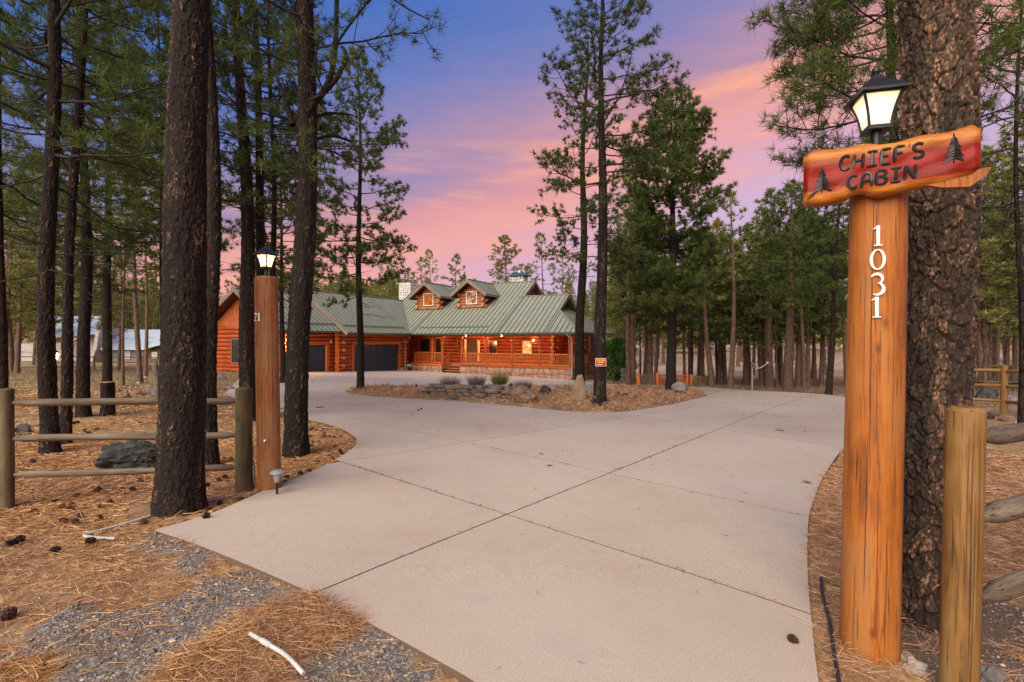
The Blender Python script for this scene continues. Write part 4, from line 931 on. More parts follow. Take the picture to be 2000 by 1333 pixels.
# front gable wall of the garage wing, window right of centre
hole = [(2.85, 4.1, 0.05, 1.72)]
log_wall('gable_log_wall', (-8.6, VF), (-1.0, VF), -0.52, 2.56, hole, (0.1, 0.3)); inner((-8.6, VF), (-1.0, VF), -0.52, 2.56, hole, 0.10)
window((-8.6+3.475, VF-0.08, 0.885), (1, 0, 0), (0, -1, 0), 1.25, 1.67, 'fascia', 'glass')
# garage side walls with the two doors
h1 = [(1.2, 3.94, -0.9, 1.27)]
log_wall('side_log_wall', (-1.3, VF), (-1.3, -6.95), -0.60, 2.12, h1, (0.3, 0.0)); inner((-1.3, VF), (-1.3, -6.95), -0.8, 2.2, h1, 0.10)
h2 = [(1.45, 6.4, -0.9, 1.27)]
log_wall('side_log_wall', (-0.9, -6.95), (-0.9, 0.35), -0.60, 2.12, h2, (0.0, 0.25)); inner((-0.9, -6.95), (-0.9, 0.35), -0.8, 2.2, h2, 0.10)
log_wall('corner_log_ends', (-1.3, -6.72), (-0.9, -6.72), -0.6, 2.12, (), (0, 0.38), alt=0.1)
log_wall('recess_log_wall', (-2.3, 0.35), (-2.3, 2.6), -0.45, 2.2, (), (0, 0)); inner((-2.3, 0.35), (-2.3, 2.6), -0.5, 2.3, (), 0.1)
log_wall('recess_log_wall', (-2.3, 0.35), (-0.9, 0.35), -0.45, 2.2, (), (0, 0))
hm = [(1.2, 2.4, 0.55, 1.82), (2.9, 3.6, -0.3, 1.85), (5.85, 7.5, -0.3, 1.8), (8.25, 9.05, 0.45, 1.62), (11.25, 12.15, 0.50, 1.62)]
log_wall('porch_log_wall', (-2.3, 2.6), (11.6, 2.6), -0.45, 2.3, hm, (0, 0.35)); inner((-2.3, 2.6), (11.6, 2.6), -0.5, 2.4, hm, 0.12)
log_wall('porch_log_wall', (11.67, 2.35), (11.67, 4.4), -0.45, 2.3, (), (0.3, 0)); inner((11.67, 2.5), (11.67, 4.4), -0.5, 2.4, (), 0.12)
log_wall('porch_log_wall', (11.67, 4.4), (13.2, 4.4), -0.45, 2.3, (), (0, 0.3)); log_wall('porch_log_wall', (13.2, 4.4), (13.2, 8.6), -0.45, 2.3, (), (0.3, 0.3))
inner((11.67, 4.4), (13.2, 4.4), -0.5, 2.4, (), 0.12); inner((13.2, 8.6), (13.2, 4.4), -0.5, 2.4, (), -0.12)
b.box((5, 8.9, 0.9), (14, 0.1, 2.9)); b.box((-8.65, -5, 1), (0.1, 13, 3.2)); b.box((-4.5, 2.72, 1.0), (4.4, 0.1, 3.0))
b.box((-4.0, 4.72, 2.2), (0.1, 4, 4)); b.box((4.9, 3.0, -0.4), (12, 0.1, 0.3))
b.obj('inner_wall', M['soffit'], cabin)
# gable boards above the logs: upright planks cut to the roof line
gb = part('gable_siding'); ridge_u = -4.5; zr_g = 4.99; pg = 0.69
u = -8.6
while u < -0.75:
    u1 = u+0.19; zt0 = zr_g-0.16-pg*abs(u-ridge_u); zt1 = zr_g-0.16-pg*abs(u1-ridge_u)
    if min(zt0, zt1) > 2.6:
        bb = B(); o = rs.uniform(0, 0.008); bb.prism([(u+0.005, VF-0.04-o, 2.57), (u1-0.005, VF-0.04-o, 2.57), (u1-0.005, VF-0.04-o, zt1), (u+0.005, VF-0.04-o, zt0)], (0, 0.05, 0)); bb.obj('siding_board', M['plank'], gb)
    u = u1
bb = B(); bb.prism([(-8.6, VF+0.03, 2.5), (-0.7, VF+0.03, 2.5), (-0.9, VF+0.03, 2.35), (ridge_u, VF+0.03, zr_g-0.2), (-8.6, VF+0.03, 2.2)], (0, 0.04, 0)); bb.obj('gable_backing', M['soffit'], cabin)

# ---- garage doors
def garage(u, v0, v1, z0, z1, rows, cols):
    g = part('garage_door'); bb = B(); bb.box((u-0.10, (v0+v1)/2, (z0+z1)/2), (0.05, v1-v0, z1-z0)); bb.obj('door_leaf', M['garage'], g)
    pm = B(); pw = (v1-v0)/cols; ph = (z1-z0)/rows; pm.box((0, 0, 0), (0.03, pw-0.10, ph-0.09), bev=0.012); me = pm.mesh('door_panel', M['garage'])
    for i in range(rows):
        for j in range(cols): link('door_panel', me, g, (u-0.062, v0+pw*(j+.5), z0+ph*(i+.5)))
    fb = B()
    for v in (v0-0.09, v1+0.09): fb.box((u+0.02, v, (z0+z1)/2+0.02), (0.24, 0.18, z1-z0))
    fb.box((u+0.04, (v0+v1)/2, z1+0.13), (0.24, v1-v0+0.36, 0.24)); fb.obj('door_frame', M['trim_wood'], g)
garage(-1.3, -10.4, -7.66, -0.88, 1.27, 4, 4); garage(-0.9, -5.5, -0.55, -0.92, 1.27, 4, 8)
bb = B(); bb.tube([(-0.98, -6.95, -0.95), (-0.98, -6.95, 2.15)], 0.13, 10); bb.obj('corner_post', M['trim_wood'], cabin, smooth=True)
def stone_box(c, d, nm='foundation_stone'):
    bb = B(); bb.box(c, d, bev=0.03); bb.obj(nm, M['skirt_stone'], cabin)
stone_box((-1.22, -7.25, -0.78), (0.4, 0.55, 0.34)); stone_box((-0.82, -6.05, -0.78), (0.42, 0.5, 0.34)); stone_box((-0.84, -0.1, -0.80), (0.42, 0.6, 0.36)); stone_box((-1.22, -11.2, -0.8), (0.4, 1.0, 0.38))

# ---- stone skirt: single stones laid in mortar
def skirt(p, q, z0, z1, sw, sh, seed, parent=None, mat='skirt_stone', depth=0.05, name='stone_skirt', inset=0.012):
    w = part(name, parent) if parent is None else parent
    p = Vector((*p, 0)); q = Vector((*q, 0)); d = (q-p); L = d.length; d.normalize(); nn = Vector((d.y, -d.x, 0)); rg = random.Random(seed)
    nx_ = max(1, int(L/sw)); nz_ = max(1, int(round((z1-z0)/sh))); G = {}
    for i in range(nx_+1):
        for k in range(nz_+1):
            js = 0 if i in (0, nx_) else rg.uniform(-.32, .32)*L/nx_; jz = 0 if k in (0, nz_) else rg.uniform(-.3, .3)*(z1-z0)/nz_
            G[i, k] = (i*L/nx_+js, z0+k*(z1-z0)/nz_+jz)
    mb = B(); mb.bar(p+Vector((0, 0, (z0+z1)/2))-nn*0.06, q+Vector((0, 0, (z0+z1)/2))-nn*0.06, 0.12, z1-z0); mb.obj('mortar_bed', M['mortar'], w)
    for i in range(nx_):
        for k in range(nz_):
            if k % 2 and i % 2 and rg.random() < 0.0: continue
            c = [G[i, k], G[i+1, k], G[i+1, k+1], G[i, k+1]]; pr = depth*rg.uniform(0.5, 1.2)
            m0 = (sum(a for a, _ in c)/4, sum(b_ for _, b_ in c)/4)
            def ins(f): return [(m0[0]+(a-m0[0])*f, m0[1]+(b_-m0[1])*f) for a, b_ in c]
            # chamfered corners give an irregular eight-sided stone
            def oct_(cc, t): 
                o = []
                for a in range(4):
                    A, Bp, Cn = cc[a-1], cc[a], cc[(a+1) % 4]
                    o.append((Bp[0]+(A[0]-Bp[0])*t, Bp[1]+(A[1]-Bp[1])*t)); o.append((Bp[0]+(Cn[0]-Bp[0])*t, Bp[1]+(Cn[1]-Bp[1])*t))
                return o
            tt = rg.uniform(0.08, 0.24); f0 = 1-2*inset/min(sw, sh)
            lo = [p+d*a+Vector((0, 0, z)) for a, z in oct_(ins(f0), tt)]; hi = [p+d*a+Vector((0, 0, z))+nn*pr for a, z in oct_(ins(f0*0.86), tt)]
            V = lo+hi; F = [tuple(range(8, 16))]+[(a, (a+1) % 8, 8+(a+1) % 8, 8+a) for a in range(8)]
            link('stone', mesh('stone', V, F, M[mat], True, 0.9), w)
    return w
skirt((4.5, 0.42), (13.9, 0.42), -1.35, -0.42, 0.52, 0.40, 1); skirt((13.9, 0.42), (13.9, 6.0), -1.5, -0.42, 0.55, 0.45, 2)
skirt((0.9, 0.42), (2.85, 0.42), -1.2, -0.42, 0.45, 0.38, 3); skirt((-0.85, 1.1), (0.9, 1.1), -1.15, -0.42, 0.45, 0.38, 4); skirt((0.9, 1.1), (0.9, 0.42), -1.15, -0.42, 0.3, 0.38, 7)
skirt((-8.65, VF-0.05), (-1.0, VF-0.05), -1.5, -0.53, 0.5, 0.33, 5); skirt((4.5, 2.0), (4.5, 0.42), -1.2, -0.42, 0.4, 0.38, 6)
# ---- porch floor, ceiling, steps
bb = B(); bb.box((9.2, 1.5, FZ-0.06), (9.4, 2.3, 0.12)); bb.box((13.0, 4.3, FZ-0.061), (1.8, 3.4, 0.12)); bb.box((1.85, 1.5, FZ-0.062), (2.0, 2.2, 0.12)); bb.box((0.0, 1.9, FZ-0.063), (1.7, 1.5, 0.12)); bb.box((3.7, 2.05, FZ-0.064), (1.75, 1.15, 0.12))
bb.obj('porch_floor', M['step_wood'], cabin)
bb = B(); bb.bar((4.5, 0.40, -0.36), (13.95, 0.40, -0.36), 0.10, 0.13); bb.bar((13.93, 0.45, -0.361), (13.93, 6, -0.361), 0.10, 0.13); bb.bar((0.9, 0.40, -0.362), (2.85, 0.40, -0.362), 0.1, 0.13); bb.bar((-0.85, 1.08, -0.363), (0.9, 1.08, -0.363), 0.1, 0.13)
bb.obj('porch_rim_beam', M['trim_wood'], cabin)
bb = B(); bb.box((6.6, 1.4, 2.17), (15.6, 2.5, 0.05)); bb.box((12.9, 3.6, 2.171), (3.2, 3.0, 0.05)); bb.obj('porch_ceiling', M['plank'], cabin)
bb = B(); bb.bar((0.9, 0.6, 2.03), (13.8, 0.6, 2.03), 0.14, 0.18); bb.bar((13.7, 0.7, 2.031), (13.7, 8.4, 2.031), 0.14, 0.18); bb.obj('porch_beam', M['trim_wood'], cabin)
for i in range(4):
    bb = B(); z = -0.47-0.18*i; bb.box((3.68, 1.35-0.30*i, z), (1.6, 0.34, 0.05)); bb.box((3.68, 1.50-0.30*i, z-0.1), (1.6, 0.03, 0.16)); bb.obj('porch_step', M['step_wood'], cabin)
# ---- posts and railings
def post(u, v, z0=FZ, z1=2.0, r=0.095): log((u, v, z0), (u, v, z1), r, cabin, 'porch_post')
for u in (1.75, 2.76, 4.61, 6.81, 9.1, 11.38, 13.7): post(u, 0.6, FZ-0.08)
for v in (4.8, 8.2): post(13.7, v)
balm = B(); balm.box((0, 0, 0), (0.045, 0.045, 1.0)); BAL = balm.mesh('baluster', M['trim_wood'])
def rail(p, q, z0=-0.24, z1=0.60, stepz=0.0):
    r_ = part('railing'); p = Vector((*p, 0)); q = Vector((*q, 0)); d = q-p; L = d.length; d.normalize(); a = p+d*0.09; c = q-d*0.09
    for nm, z, h in (('top_rail', z1, 0.07), ('bottom_rail', z0+0.05, 0.08)):
        bb = B(); bb.bar(a+Vector((0, 0, z)), c+Vector((0, 0, z-stepz)), 0.08, h); bb.obj(nm, M['trim_wood'], r_)
    n = int((L-0.2)/0.135)
    for i in range(n):
        f = (i+0.5)/n; pp = a.lerp(c, f); o = link('baluster', BAL, r_, pp+Vector((0, 0, (z0+z1)/2-stepz*f+0.03))); o.scale = (1, 1, z1-z0-0.10)
rail((4.61, 0.6), (6.81, 0.6)); rail((6.81, 0.6), (9.1, 0.6)); rail((9.1, 0.6), (11.38, 0.6)); rail((11.38, 0.6), (13.7, 0.6)); rail((13.7, 0.6), (13.7, 4.8)); rail((13.7, 4.8), (13.7, 8.2))
rail((-0.8, 1.25), (1.45, 1.25)); rail((1.75, 0.6), (2.76, 0.6)); rail((2.8, 1.6), (2.8, 0.55), stepz=0.45)
post(1.5, 1.25)
# ---- porch windows, door, lights
n0 = (0, -1, 0); VX = 2.5
window((-0.5, VX, 1.18), (1, 0, 0), n0, 1.2, 1.27, 'trim_wood'); window((0.95, VX, 0.78), (1, 0, 0), n0, 0.7, 2.1, 'trim_wood')
window((6.35, VX, 1.03), (1, 0, 0), n0, 0.8, 1.17, 'trim_wood', 'glass'); window((9.4, VX, 1.06), (1, 0, 0), n0, 0.9, 1.12, 'trim_wood', 'win_glow', bars=True)
fd = part('front_door'); bb = B(); bb.box((4.37, 2.5, 0.74), (0.86, 0.06, 2.0)); bb.obj('door_leaf', M['soffit'], fd)
pb = B(); pb.box((0, 0, 0), (0.30, 0.03, 0.78), bev=0.012); pm_ = pb.mesh('door_panel', M['soffit'])
for a in (-0.2, 0.2):
    for z in (0.27, 1.2): link('door_panel', pm_, fd, (4.37+a, 2.46, z))
for a in (3.73, 5.02):
    bb = B(); bb.box((a, 2.50, 0.80), (0.20, 0.04, 1.75)); bb.obj('sidelight_pane', M['win_glow'], fd)
bb = B()
for a in (3.6, 3.87, 4.88, 5.16): bb.box((a, 2.46, 0.76), (0.06, 0.10, 2.04))
bb.box((4.38, 2.46, 1.82), (1.62, 0.10, 0.08)); bb.obj('door_frame', M['trim_wood'], fd)
bb = B(); bb.tube([(4.66, 2.42, 0.78), (4.66, 2.36, 0.80)], 0.03, 8); bb.obj('door_knob', M['grey_metal'], fd)
def lamp(loc, r, watts, col=(1.0, 0.55, 0.22), name='porch_light', size=0.06):
    bb = B(); bb.lathe([(r*math.sin(math.pi*k/6)+0.001, -r*math.cos(math.pi*k/6)) for k in range(7)], 10, loc); o = bb.obj(name, M['bulb'], cabin, smooth=True)
    c = B(); c.box((loc[0], loc[1], loc[2]+r+0.012), (r*1.3, r*1.3, 0.03)); c.obj('light_mount', M['black_metal'], cabin)
    if watts:
        l = bpy.data.lights.new('porch_lamp', 'POINT'); l.energy = watts; l.color = col; l.shadow_soft_size = size
        lo = bpy.data.objects.new('porch_lamp', l); COL.objects.link(lo); lo.parent = cabin; lo.location = (loc[0], loc[1], loc[2]-r-0.10)
lamp((4.72, 1.0, 1.98), 0.07, 45); lamp((7.98, 1.0, 1.98), 0.08, 50); lamp((11.2, 1.0, 2.0), 0.04, 26); lamp((13.3, 1.05, 2.0), 0.04, 20); lamp((1.2, 1.8, 2.0), 0.04, 16)
lamp((13.3, 3.6, 2.0), 0.03, 12)
# wall lights: sconces by the porch windows, flood lights on the garage
def sconce(loc, watts, d=(0, -1, 0), name='wall_light'):
    bb = B(); loc = Vector(loc); d = Vector(d); bb.box(loc, (0.10, 0.10, 0.16), 0, bev=0.02); bb.obj(name, M['bulb'] if watts else M['white'], cabin)
    if watts:
        l = bpy.data.lights.new('wall_lamp', 'POINT'); l.energy = watts; l.color = (1.0, 0.58, 0.25); l.shadow_soft_size = 0.05
        lo = bpy.data.objects.new('wall_lamp', l); COL.objects.link(lo); lo.parent = cabin; lo.location = loc+d*0.15
sconce((5.75, 2.36, 1.62), 8); sconce((10.0, 2.36, 1.60), 8); sconce((-1.1, -10.95, 1.35), 170, (1, 0, 0)); sconce((-1.12, -7.35, 1.50), 0); sconce((-0.72, -0.02, 1.5), 0)
bb = B()
for a in (0.0, 0.12): bb.tube([(-0.85, 0.1+a, 1.55), (-0.65, 0.14+a, 1.52)], [0.03, 0.05], 8)
bb.obj('flood_light', M['white'], cabin)
# chair and hanging wreath-like ornament on the porch wall
bb = B()
for k in range(8): bb.add(*[([(3.1-0.1+0.05*math.cos(k)-0.1, 2.30, 0.95+0.10*k), (3.2, 2.28, 0.99+0.10*k), (3.1, 2.26, 1.06+0.10*k)]), [(0, 1, 2)]])
bb.obj('wall_ornament', M['log_end'], cabin)

# ---- roofs: standing-seam panels, each a strip with a raised seam
RP = part('roof')
def roof(O, e, up, pitch, s0, s1, bot, topf, z0, step=0.405, parent=None, th=0.03, brk=()):
    """e: eave direction, up: horizontal uphill direction, bot/topf: uphill extent as functions of s"""
    O, e, up = Vector(O), Vector(e), Vector(up); par = parent or RP; cuts = []
    s = s0
    while s < s1-1e-6: cuts.append(s); s += step
    cuts = sorted(set([round(c, 4) for c in cuts]+[round(q, 4) for q in brk if s0 < q < s1]+[s1]))
    def pt(s, w, k=0.0): return O+e*s+up*w+Vector((0, 0, z0+pitch*w+k))
    for a, c in zip(cuts, cuts[1:]):
        if c-a < 0.02: continue
        ea, ec = a+1e-4, c-1e-4; ba, bc, ta, tc_ = bot(ea), bot(ec), topf(ea), topf(ec)
        if ta-ba < 0.01 and tc_-bc < 0.01: continue
        ta = max(ta, ba+0.005); tc_ = max(tc_, bc+0.005)
        bb = B(); q = [pt(a, ba), pt(c, bc), pt(c, tc_), pt(a, ta)]; bb.add(q+[v-Vector((0, 0, th)) for v in q], [(0, 1, 2, 3), (7, 6, 5, 4), (0, 4, 5, 1), (1, 5, 6, 2), (2, 6, 7, 3), (3, 7, 4, 0)])
        if ta-ba > 0.05:
            f = pt(a, ba, 0.02); g = pt(a, ta, 0.02); bb.bar(f, g, 0.045, 0.05, 1)
        bb.obj('roof_panel', [M['roof'], M['roof_seam']], par)
RU = 14.58
# main front slope
def tmain(u): return VR if u < 8.13 else (4.45 if u < 12.1 else RU-u)
roof((0, 0, 0), (1, 0, 0), (0, 1, 0), PIT, -4.69, RU, lambda u: max(0.0, -u), tmain, ZE, brk=(0, 8.13, 12.1))
# main back slopes
roof((0, 2*VR, 0), (1, 0, 0), (0, -1, 0), PIT, -4.69, 8.13, lambda u: 0, lambda u: VR, ZE, step=13)
roof((0, 8.9, 0), (1, 0, 0), (0, -1, 0), PIT, 7.6, RU, lambda u: 0, lambda u: 4.45 if u < 12.1 else RU-u, ZE, step=2, brk=(12.1,))
# right hip
roof((RU, 0, 0), (0, 1, 0), (-1, 0, 0), PIT, 0, 8.9, lambda v: 0, lambda v: min(v, 8.9-v, 3.05), ZE-0.004)
# wing roof: its slope facing the drive, and the other one
WV = -6.93; WR = 4.69
roof((0, 0, 0), (0, 1, 0), (-1, 0, 0), PIT, WV, WR, lambda v: max(0.0, v), lambda v: WR, ZE, brk=(0,))
roof((-9.38, 0, 0), (0, 1, 0), (1, 0, 0), PIT, WV, WR, lambda v: 0, lambda v: WR, ZE, step=12)
# front section roof
FV = -12.3; gz = 2.23; gp = 0.69
roof((-0.5, 0, 0), (0, 1, 0), (-1, 0, 0), gp, FV, -6.8, lambda v: 0, lambda v: 4.0, gz)
roof((-9.1, 0, 0), (0, 1, 0), (1, 0, 0), gp*4/4.6, FV, -6.8, lambda v: 0, lambda v: 4.6, gz, step=6)
bb = B()   # soffits
def slab(O, e, up, pitch, s0, s1, w0, w1, z0):
    O, e, up = Vector(O), Vector(e), Vector(up)
    pt = lambda s, w: O+e*s+up*w+Vector((0, 0, z0+pitch*w-0.035))
    q = [pt(s0, w0), pt(s1, w0), pt(s1, w1), pt(s0, w1)]; bb.prism(q, (0, 0, -0.10))
slab((0, 0, 0), (0, 1, 0), (-1, 0, 0), PIT, WV+0.05, 0, 0.03, WR, ZE); slab((-0.5, 0, 0), (0, 1, 0), (-1, 0, 0), gp, FV+0.05, -6.8, 0.03, 4.0, gz); slab((-9.1, 0, 0), (0, 1, 0), (1, 0, 0), gp*4/4.6, FV+0.05, -6.8, 0.03, 4.58, gz)
slab((0, 0, 0), (1, 0, 0), (0, 1, 0), PIT, 0, 12.0, 0.03, 4.4, ZE); slab((0, 0, 0), (1, 0, 0), (0, 1, 0), PIT, -4.6, 8.0, 4.71, 6.5, ZE); slab((-9.38, 0, 0), (0, 1, 0), (1, 0, 0), PIT, WV+0.05, 4, 0.03, WR-0.02, ZE)
bb.obj('soffit', M['soffit'], RP)
# ridge caps, valley, hip
for p, q in [((-4.69, VR, ZR+.03), (8.13, VR, ZR+.03)), ((7.6, 4.45, ZE+PIT*4.45+.03), (12.1, 4.45, ZE+PIT*4.45+.03)), ((-WR, WV, ZE+PIT*WR+.03), (-WR, WR, ZE+PIT*WR+.03)),
             ((RU, 0, ZE+.04), (12.1, 2.48, ZE+PIT*2.48+.04)), ((0, 0, ZE+.02), (-WR, WR, ZE+PIT*WR+.02)), ((-4.5, FV, gz+gp*4+.03), (-4.5, -6.9, gz+gp*4+.03))]:
    bb = B(); bb.bar(p, q, 0.16, 0.05); bb.obj('ridge_cap', M['roof'], RP)
# gutters, fascias, rakes
bb = B()
bb.bar((0.02, -0.05, ZE-0.06), (RU+0.06, -0.05, ZE-0.06), 0.13, 0.13); bb.bar((RU+0.05, -0.1, ZE-0.061), (RU+0.05, 9.0, ZE-0.061), 0.13, 0.13)
bb.bar((0.05, WV, ZE-0.06), (0.05, 0.0, ZE-0.062), 0.13, 0.13); bb.bar((-0.45, FV+0.05, gz-0.06), (-0.45, -6.9, gz-0.06), 0.13, 0.13); bb.obj('gutter', M['gutter'], cabin)
bb = B()
def rake(p, q, h=0.24, w=0.07): bb = B(); bb.bar(Vector(p)-Vector((0, 0, h/2-0.04)), Vector(q)-Vector((0, 0, h/2-0.04)), w, h); bb.obj('rake_board', M['fascia'], RP)
rake((0.06, WV-0.03, ZE-0.03), (-WR, WV-0.03, ZE+PIT*WR)); rake((-9.4, WV-0.03, ZE-0.03), (-WR, WV-0.028, ZE+PIT*WR))
rake((-0.42, FV-0.03, gz-0.04), (-4.5, FV-0.03, gz+gp*4), 0.26); rake((-9.2, FV-0.03, gz-0.04), (-4.5, FV-0.028, gz+gp*4), 0.26)
rake((12.14, 2.3, ZE+PIT*2.3), (12.14, 4.45, ZE+PIT*4.45)); rake((12.14, 6.6, ZE+PIT*2.3), (12.142, 4.45, ZE+PIT*4.45))
rake((8.17, 4.3, ZE+PIT*4.3), (8.17, VR, ZR)); rake((8.17, 8.9, ZE+PIT*4.3), (8.172, VR, ZR)); rake((-4.73, 4.6, ZE+PIT*4.6), (-4.73, VR, ZR))
bb = B(); z1_, z2_ = ZE+PIT*1.9, ZE+PIT*4.45-0.1
bb.prism([(11.55, 1.9, z1_), (11.55, 7.0, z1_), (11.55, 4.45, z2_)], (0.04, 0, 0)); bb.prism([(7.65, 4.0, 4.7), (7.65, 9.2, 4.7), (7.65, VR, ZR-0.1)], (0.04, 0, 0)); bb.obj('gablet_wall', M['plank'], cabin)
bb = B(); bb.prism([(-8.6, WV+0.25, 2.3), (-0.8, WV+0.25, 2.3), (-WR, WV+0.25, ZE+PIT*WR-0.12)], (0, 0.04, 0)); bb.obj('gable_backing', M['plank'], cabin)
bb = B(); bb.box((11.75, 4.45, 4.75), (0.2, 0.12, 0.14)); bb.box((7.9, VR, 6.15), (0.2, 0.12, 0.14)); bb.obj('gable_vent', M['white'], cabin)
# snow guards: a rail on small feet above each eave
def guard(O, e, up, pitch, s0, s1, w, z0):
    O, e, up = Vector(O), Vector(e), Vector(up); g = B(); f = lambda s: O+e*s+up*w+Vector((0, 0, z0+pitch*w+0.09)); g.bar(f(s0), f(s1), 0.05, 0.07)
    s = s0+0.2
    while s < s1: g.bar(f(s)-Vector((0, 0, 0.09)), f(s), 0.04, 0.03); s += 0.81
    g.obj('snow_guard', M['guard'], RP)
guard((0, 0, 0), (1, 0, 0), (0, 1, 0), PIT, 0.4, 7.0, 0.62, ZE); guard((0, 0, 0), (0, 1, 0), (-1, 0, 0), PIT, WV+0.2, -0.15, 0.62, ZE); guard((-0.5, 0, 0), (0, 1, 0), (-1, 0, 0), gp, FV+0.3, -7.0, 0.62, gz)
# downspouts
def spout(pts, mt, r=0.045): bb = B(); bb.tube(pts, r, 8); bb.obj('downspout', M[mt], cabin, smooth=True)
spout([(-0.0, -0.1, 2.0), (-0.05, -0.05, 1.8), (-0.62, 0.05, 1.6), (-0.62, 0.05, -0.7), (-0.3, 0.05, -0.85)], 'downspout'); spout([(13.95, -0.05, 2.05), (13.95, 0.1, 1.9), (13.95, 0.34, 1.6), (13.95, 0.34, -0.95), (13.9, -0.1, -1.15)], 'downspout', 0.06)
spout([(14.5, 3.2, 2.05), (14.1, 3.3, 1.6), (14.1, 3.3, -0.9)], 'downspout_dark', 0.05)

# ---- dormers
def dormer(uc, glass):
    dm = part('dormer'); vf = 3.12; hw = 1.18; zr = 6.64; dp = 0.70; ov = 0.72
    r = 0.125; z = 4.30+r; i = 0; hz0, hz1 = 4.62, 5.74
    while z < 6.25:
        half = hw if z < 5.5 else min(hw, (zr-0.18-z)/dp-0.05)
        if half < 0.2: break
        cross = 0.28 if (z < 5.6 and i % 2 == 0) else 0.05
        segs = [(-half-cross, half+cross)] if not (hz0-0.02 < z < hz1+0.02) else [(-half-cross, -0.55), (0.55, half+cross)]
        if z >= 5.5 and not (hz0 < z < hz1+0.02): segs = [(-half, half)]
        for a, c in segs: log((uc+a, vf, z), (uc+c, vf, z), r, dm, me=LOGG if z < 5.4 else LOGM)
        i += 1; z += 2*r*0.97
    for sgn in (-1, 1):   # side logs, crossing the front ones
        z = 4.30+2*r; k = 0
        while z < 5.55:
            ve = (z-ZE)/PIT+0.15; log((uc+sgn*hw, vf-(0.30 if k % 2 == 0 else 0.30), z), (uc+sgn*hw, ve, z), r*0.97, dm, me=LOGG); z += 4*r*0.97; k += 1
        bb = B(); bb.prism([(uc+sgn*(hw-0.1), vf, 4.25), (uc+sgn*(hw-0.1), 4.9, 5.55), (uc+sgn*(hw-0.1), vf, 5.55)], (0.05, 0, 0)); bb.obj('side_wall', M['soffit'], dm)
    bb = B(); bb.prism([(uc-hw, vf+0.08, 4.25), (uc+hw, vf+0.08, 4.25), (uc+hw, vf+0.08, 5.6), (uc, vf+0.08, 6.4), (uc-hw, vf+0.08, 5.6)], (0, 0.05, 0)); bb.obj('back_wall', M['plank'], dm)
    window((uc, vf-0.10, (hz0+hz1)/2), (1, 0, 0), (0, -1, 0), 1.06, hz1-hz0, 'white', glass, parent=dm, fw=0.06)
    v0 = vf-ov
    for sgn in (-1, 1):
        roof((uc+sgn*1.75, 0, 0), (0, 1, 0), (-sgn, 0, 0), dp, v0, 6.45, lambda v: 1.75-min(1.75, max(0.0, (zr-ZE-PIT*v)/dp)), lambda v: 1.75, zr-dp*1.75, step=0.41, parent=dm, brk=(4.72,))
    bb = B()
    for sgn in (-1, 1):
        bb.bar((uc+sgn*1.78, v0-0.03, zr-dp*1.78-0.10), (uc, v0-0.03-0.002*sgn, zr-0.10), 0.07, 0.25)
        bb.bar((uc+sgn*1.74, v0, zr-dp*1.75-0.11), (uc+sgn*1.74, 4.65, zr-dp*1.75-0.11), 0.05, 0.19)
    bb.obj('rake_board', M['fascia'], dm)
    bb = B()
    for sgn in (-1, 1):
        q = [Vector((uc, v0+.03, zr-.04)), Vector((uc+sgn*1.7, v0+.03, zr-dp*1.7-.04)), Vector((uc+sgn*1.7, 4.6, zr-dp*1.7-.04)), Vector((uc, 6.3, zr-.04))]; bb.prism(q, (0, 0, -0.05))
    bb.obj('soffit', M['soffit'], dm); bb = B(); bb.bar((uc, v0, zr+.03), (uc, 6.5, zr+.03), 0.16, 0.05); bb.obj('ridge_cap', M['roof'], dm)
t = MT('glass_painted_branch_reflection'); v = t.coord(); c = t.ramp(t.voro(v, 4.5, 'DISTANCE_TO_EDGE'), [(0.0, (0.06, 0.03, 0.02)), (0.08, (0.10, 0.04, 0.02)), (0.16, (0.75, 0.52, 0.36))])  # reflected branches and bright gaps drawn as a pattern in the pane colour
c = t.mix(t.ramp(t.noise(v, 2.2, 3), [(0.45, 0.0), (0.55, 1.0)]), (0.22, 0.08, 0.03), c); M['painted_reflection'] = t.fin(c, 0.1, 0, 0.8)
dormer(-0.5, 'glass_orange'); dormer(3.97, 'painted_reflection')
# ---- chimneys
def chimney(c, w, d, z0, z1, cap, seed, n):
    ch = part('chimney'); rg = random.Random(seed); c = Vector(c)
    bb = B(); bb.box((c.x, c.y, (z0+z1)/2), (w-0.06, d-0.06, z1-z0)); bb.obj('chimney_core', M['rock_white'], ch)
    for (p, q) in (((c.x-w/2, c.y-d/2), (c.x+w/2, c.y-d/2)), ((c.x+w/2, c.y-d/2), (c.x+w/2, c.y+d/2)), ((c.x-w/2, c.y+d/2), (c.x-w/2, c.y-d/2))):
        skirt(p, q, z0, z1, 0.27, 0.24, rg.randrange(999), parent=ch, mat='chimney_stone', depth=0.05, inset=0.010)
    if cap:
        bb = B(); bb.box((c.x, c.y, z1+0.06), (w+0.5, d+0.5, 0.10)); V = [(c.x+a*(w/2+.22), c.y+e*(d/2+.22), z1+.11) for a, e in ((-1, -1), (1, -1), (1, 1), (-1, 1))]+[(c.x+a*(w/2-.15), c.y+e*(d/2-.2), z1+.36) for a, e in ((-1, -1), (1, -1), (1, 1), (-1, 1))]
        bb.add(V, [(0, 1, 5, 4), (1, 2, 6, 5), (2, 3, 7, 6), (3, 0, 4, 7), (4, 5, 6, 7)]); bb.obj('chimney_cap', M['gutter'], ch); bb = B(); bb.tube([(c.x, c.y, z1+.3), (c.x, c.y, z1+.55)], 0.14, 10); bb.obj('flue', M['white'], ch)
    else:
        bb = B(); bb.box((c.x, c.y, z1+0.03), (w+0.06, d+0.06, 0.07)); bb.obj('chimney_top', M['rock_white'], ch)
chimney((-6.6, 7.6, 0), 1.45, 0.9, 3.5, 7.35, False, 1, 8)
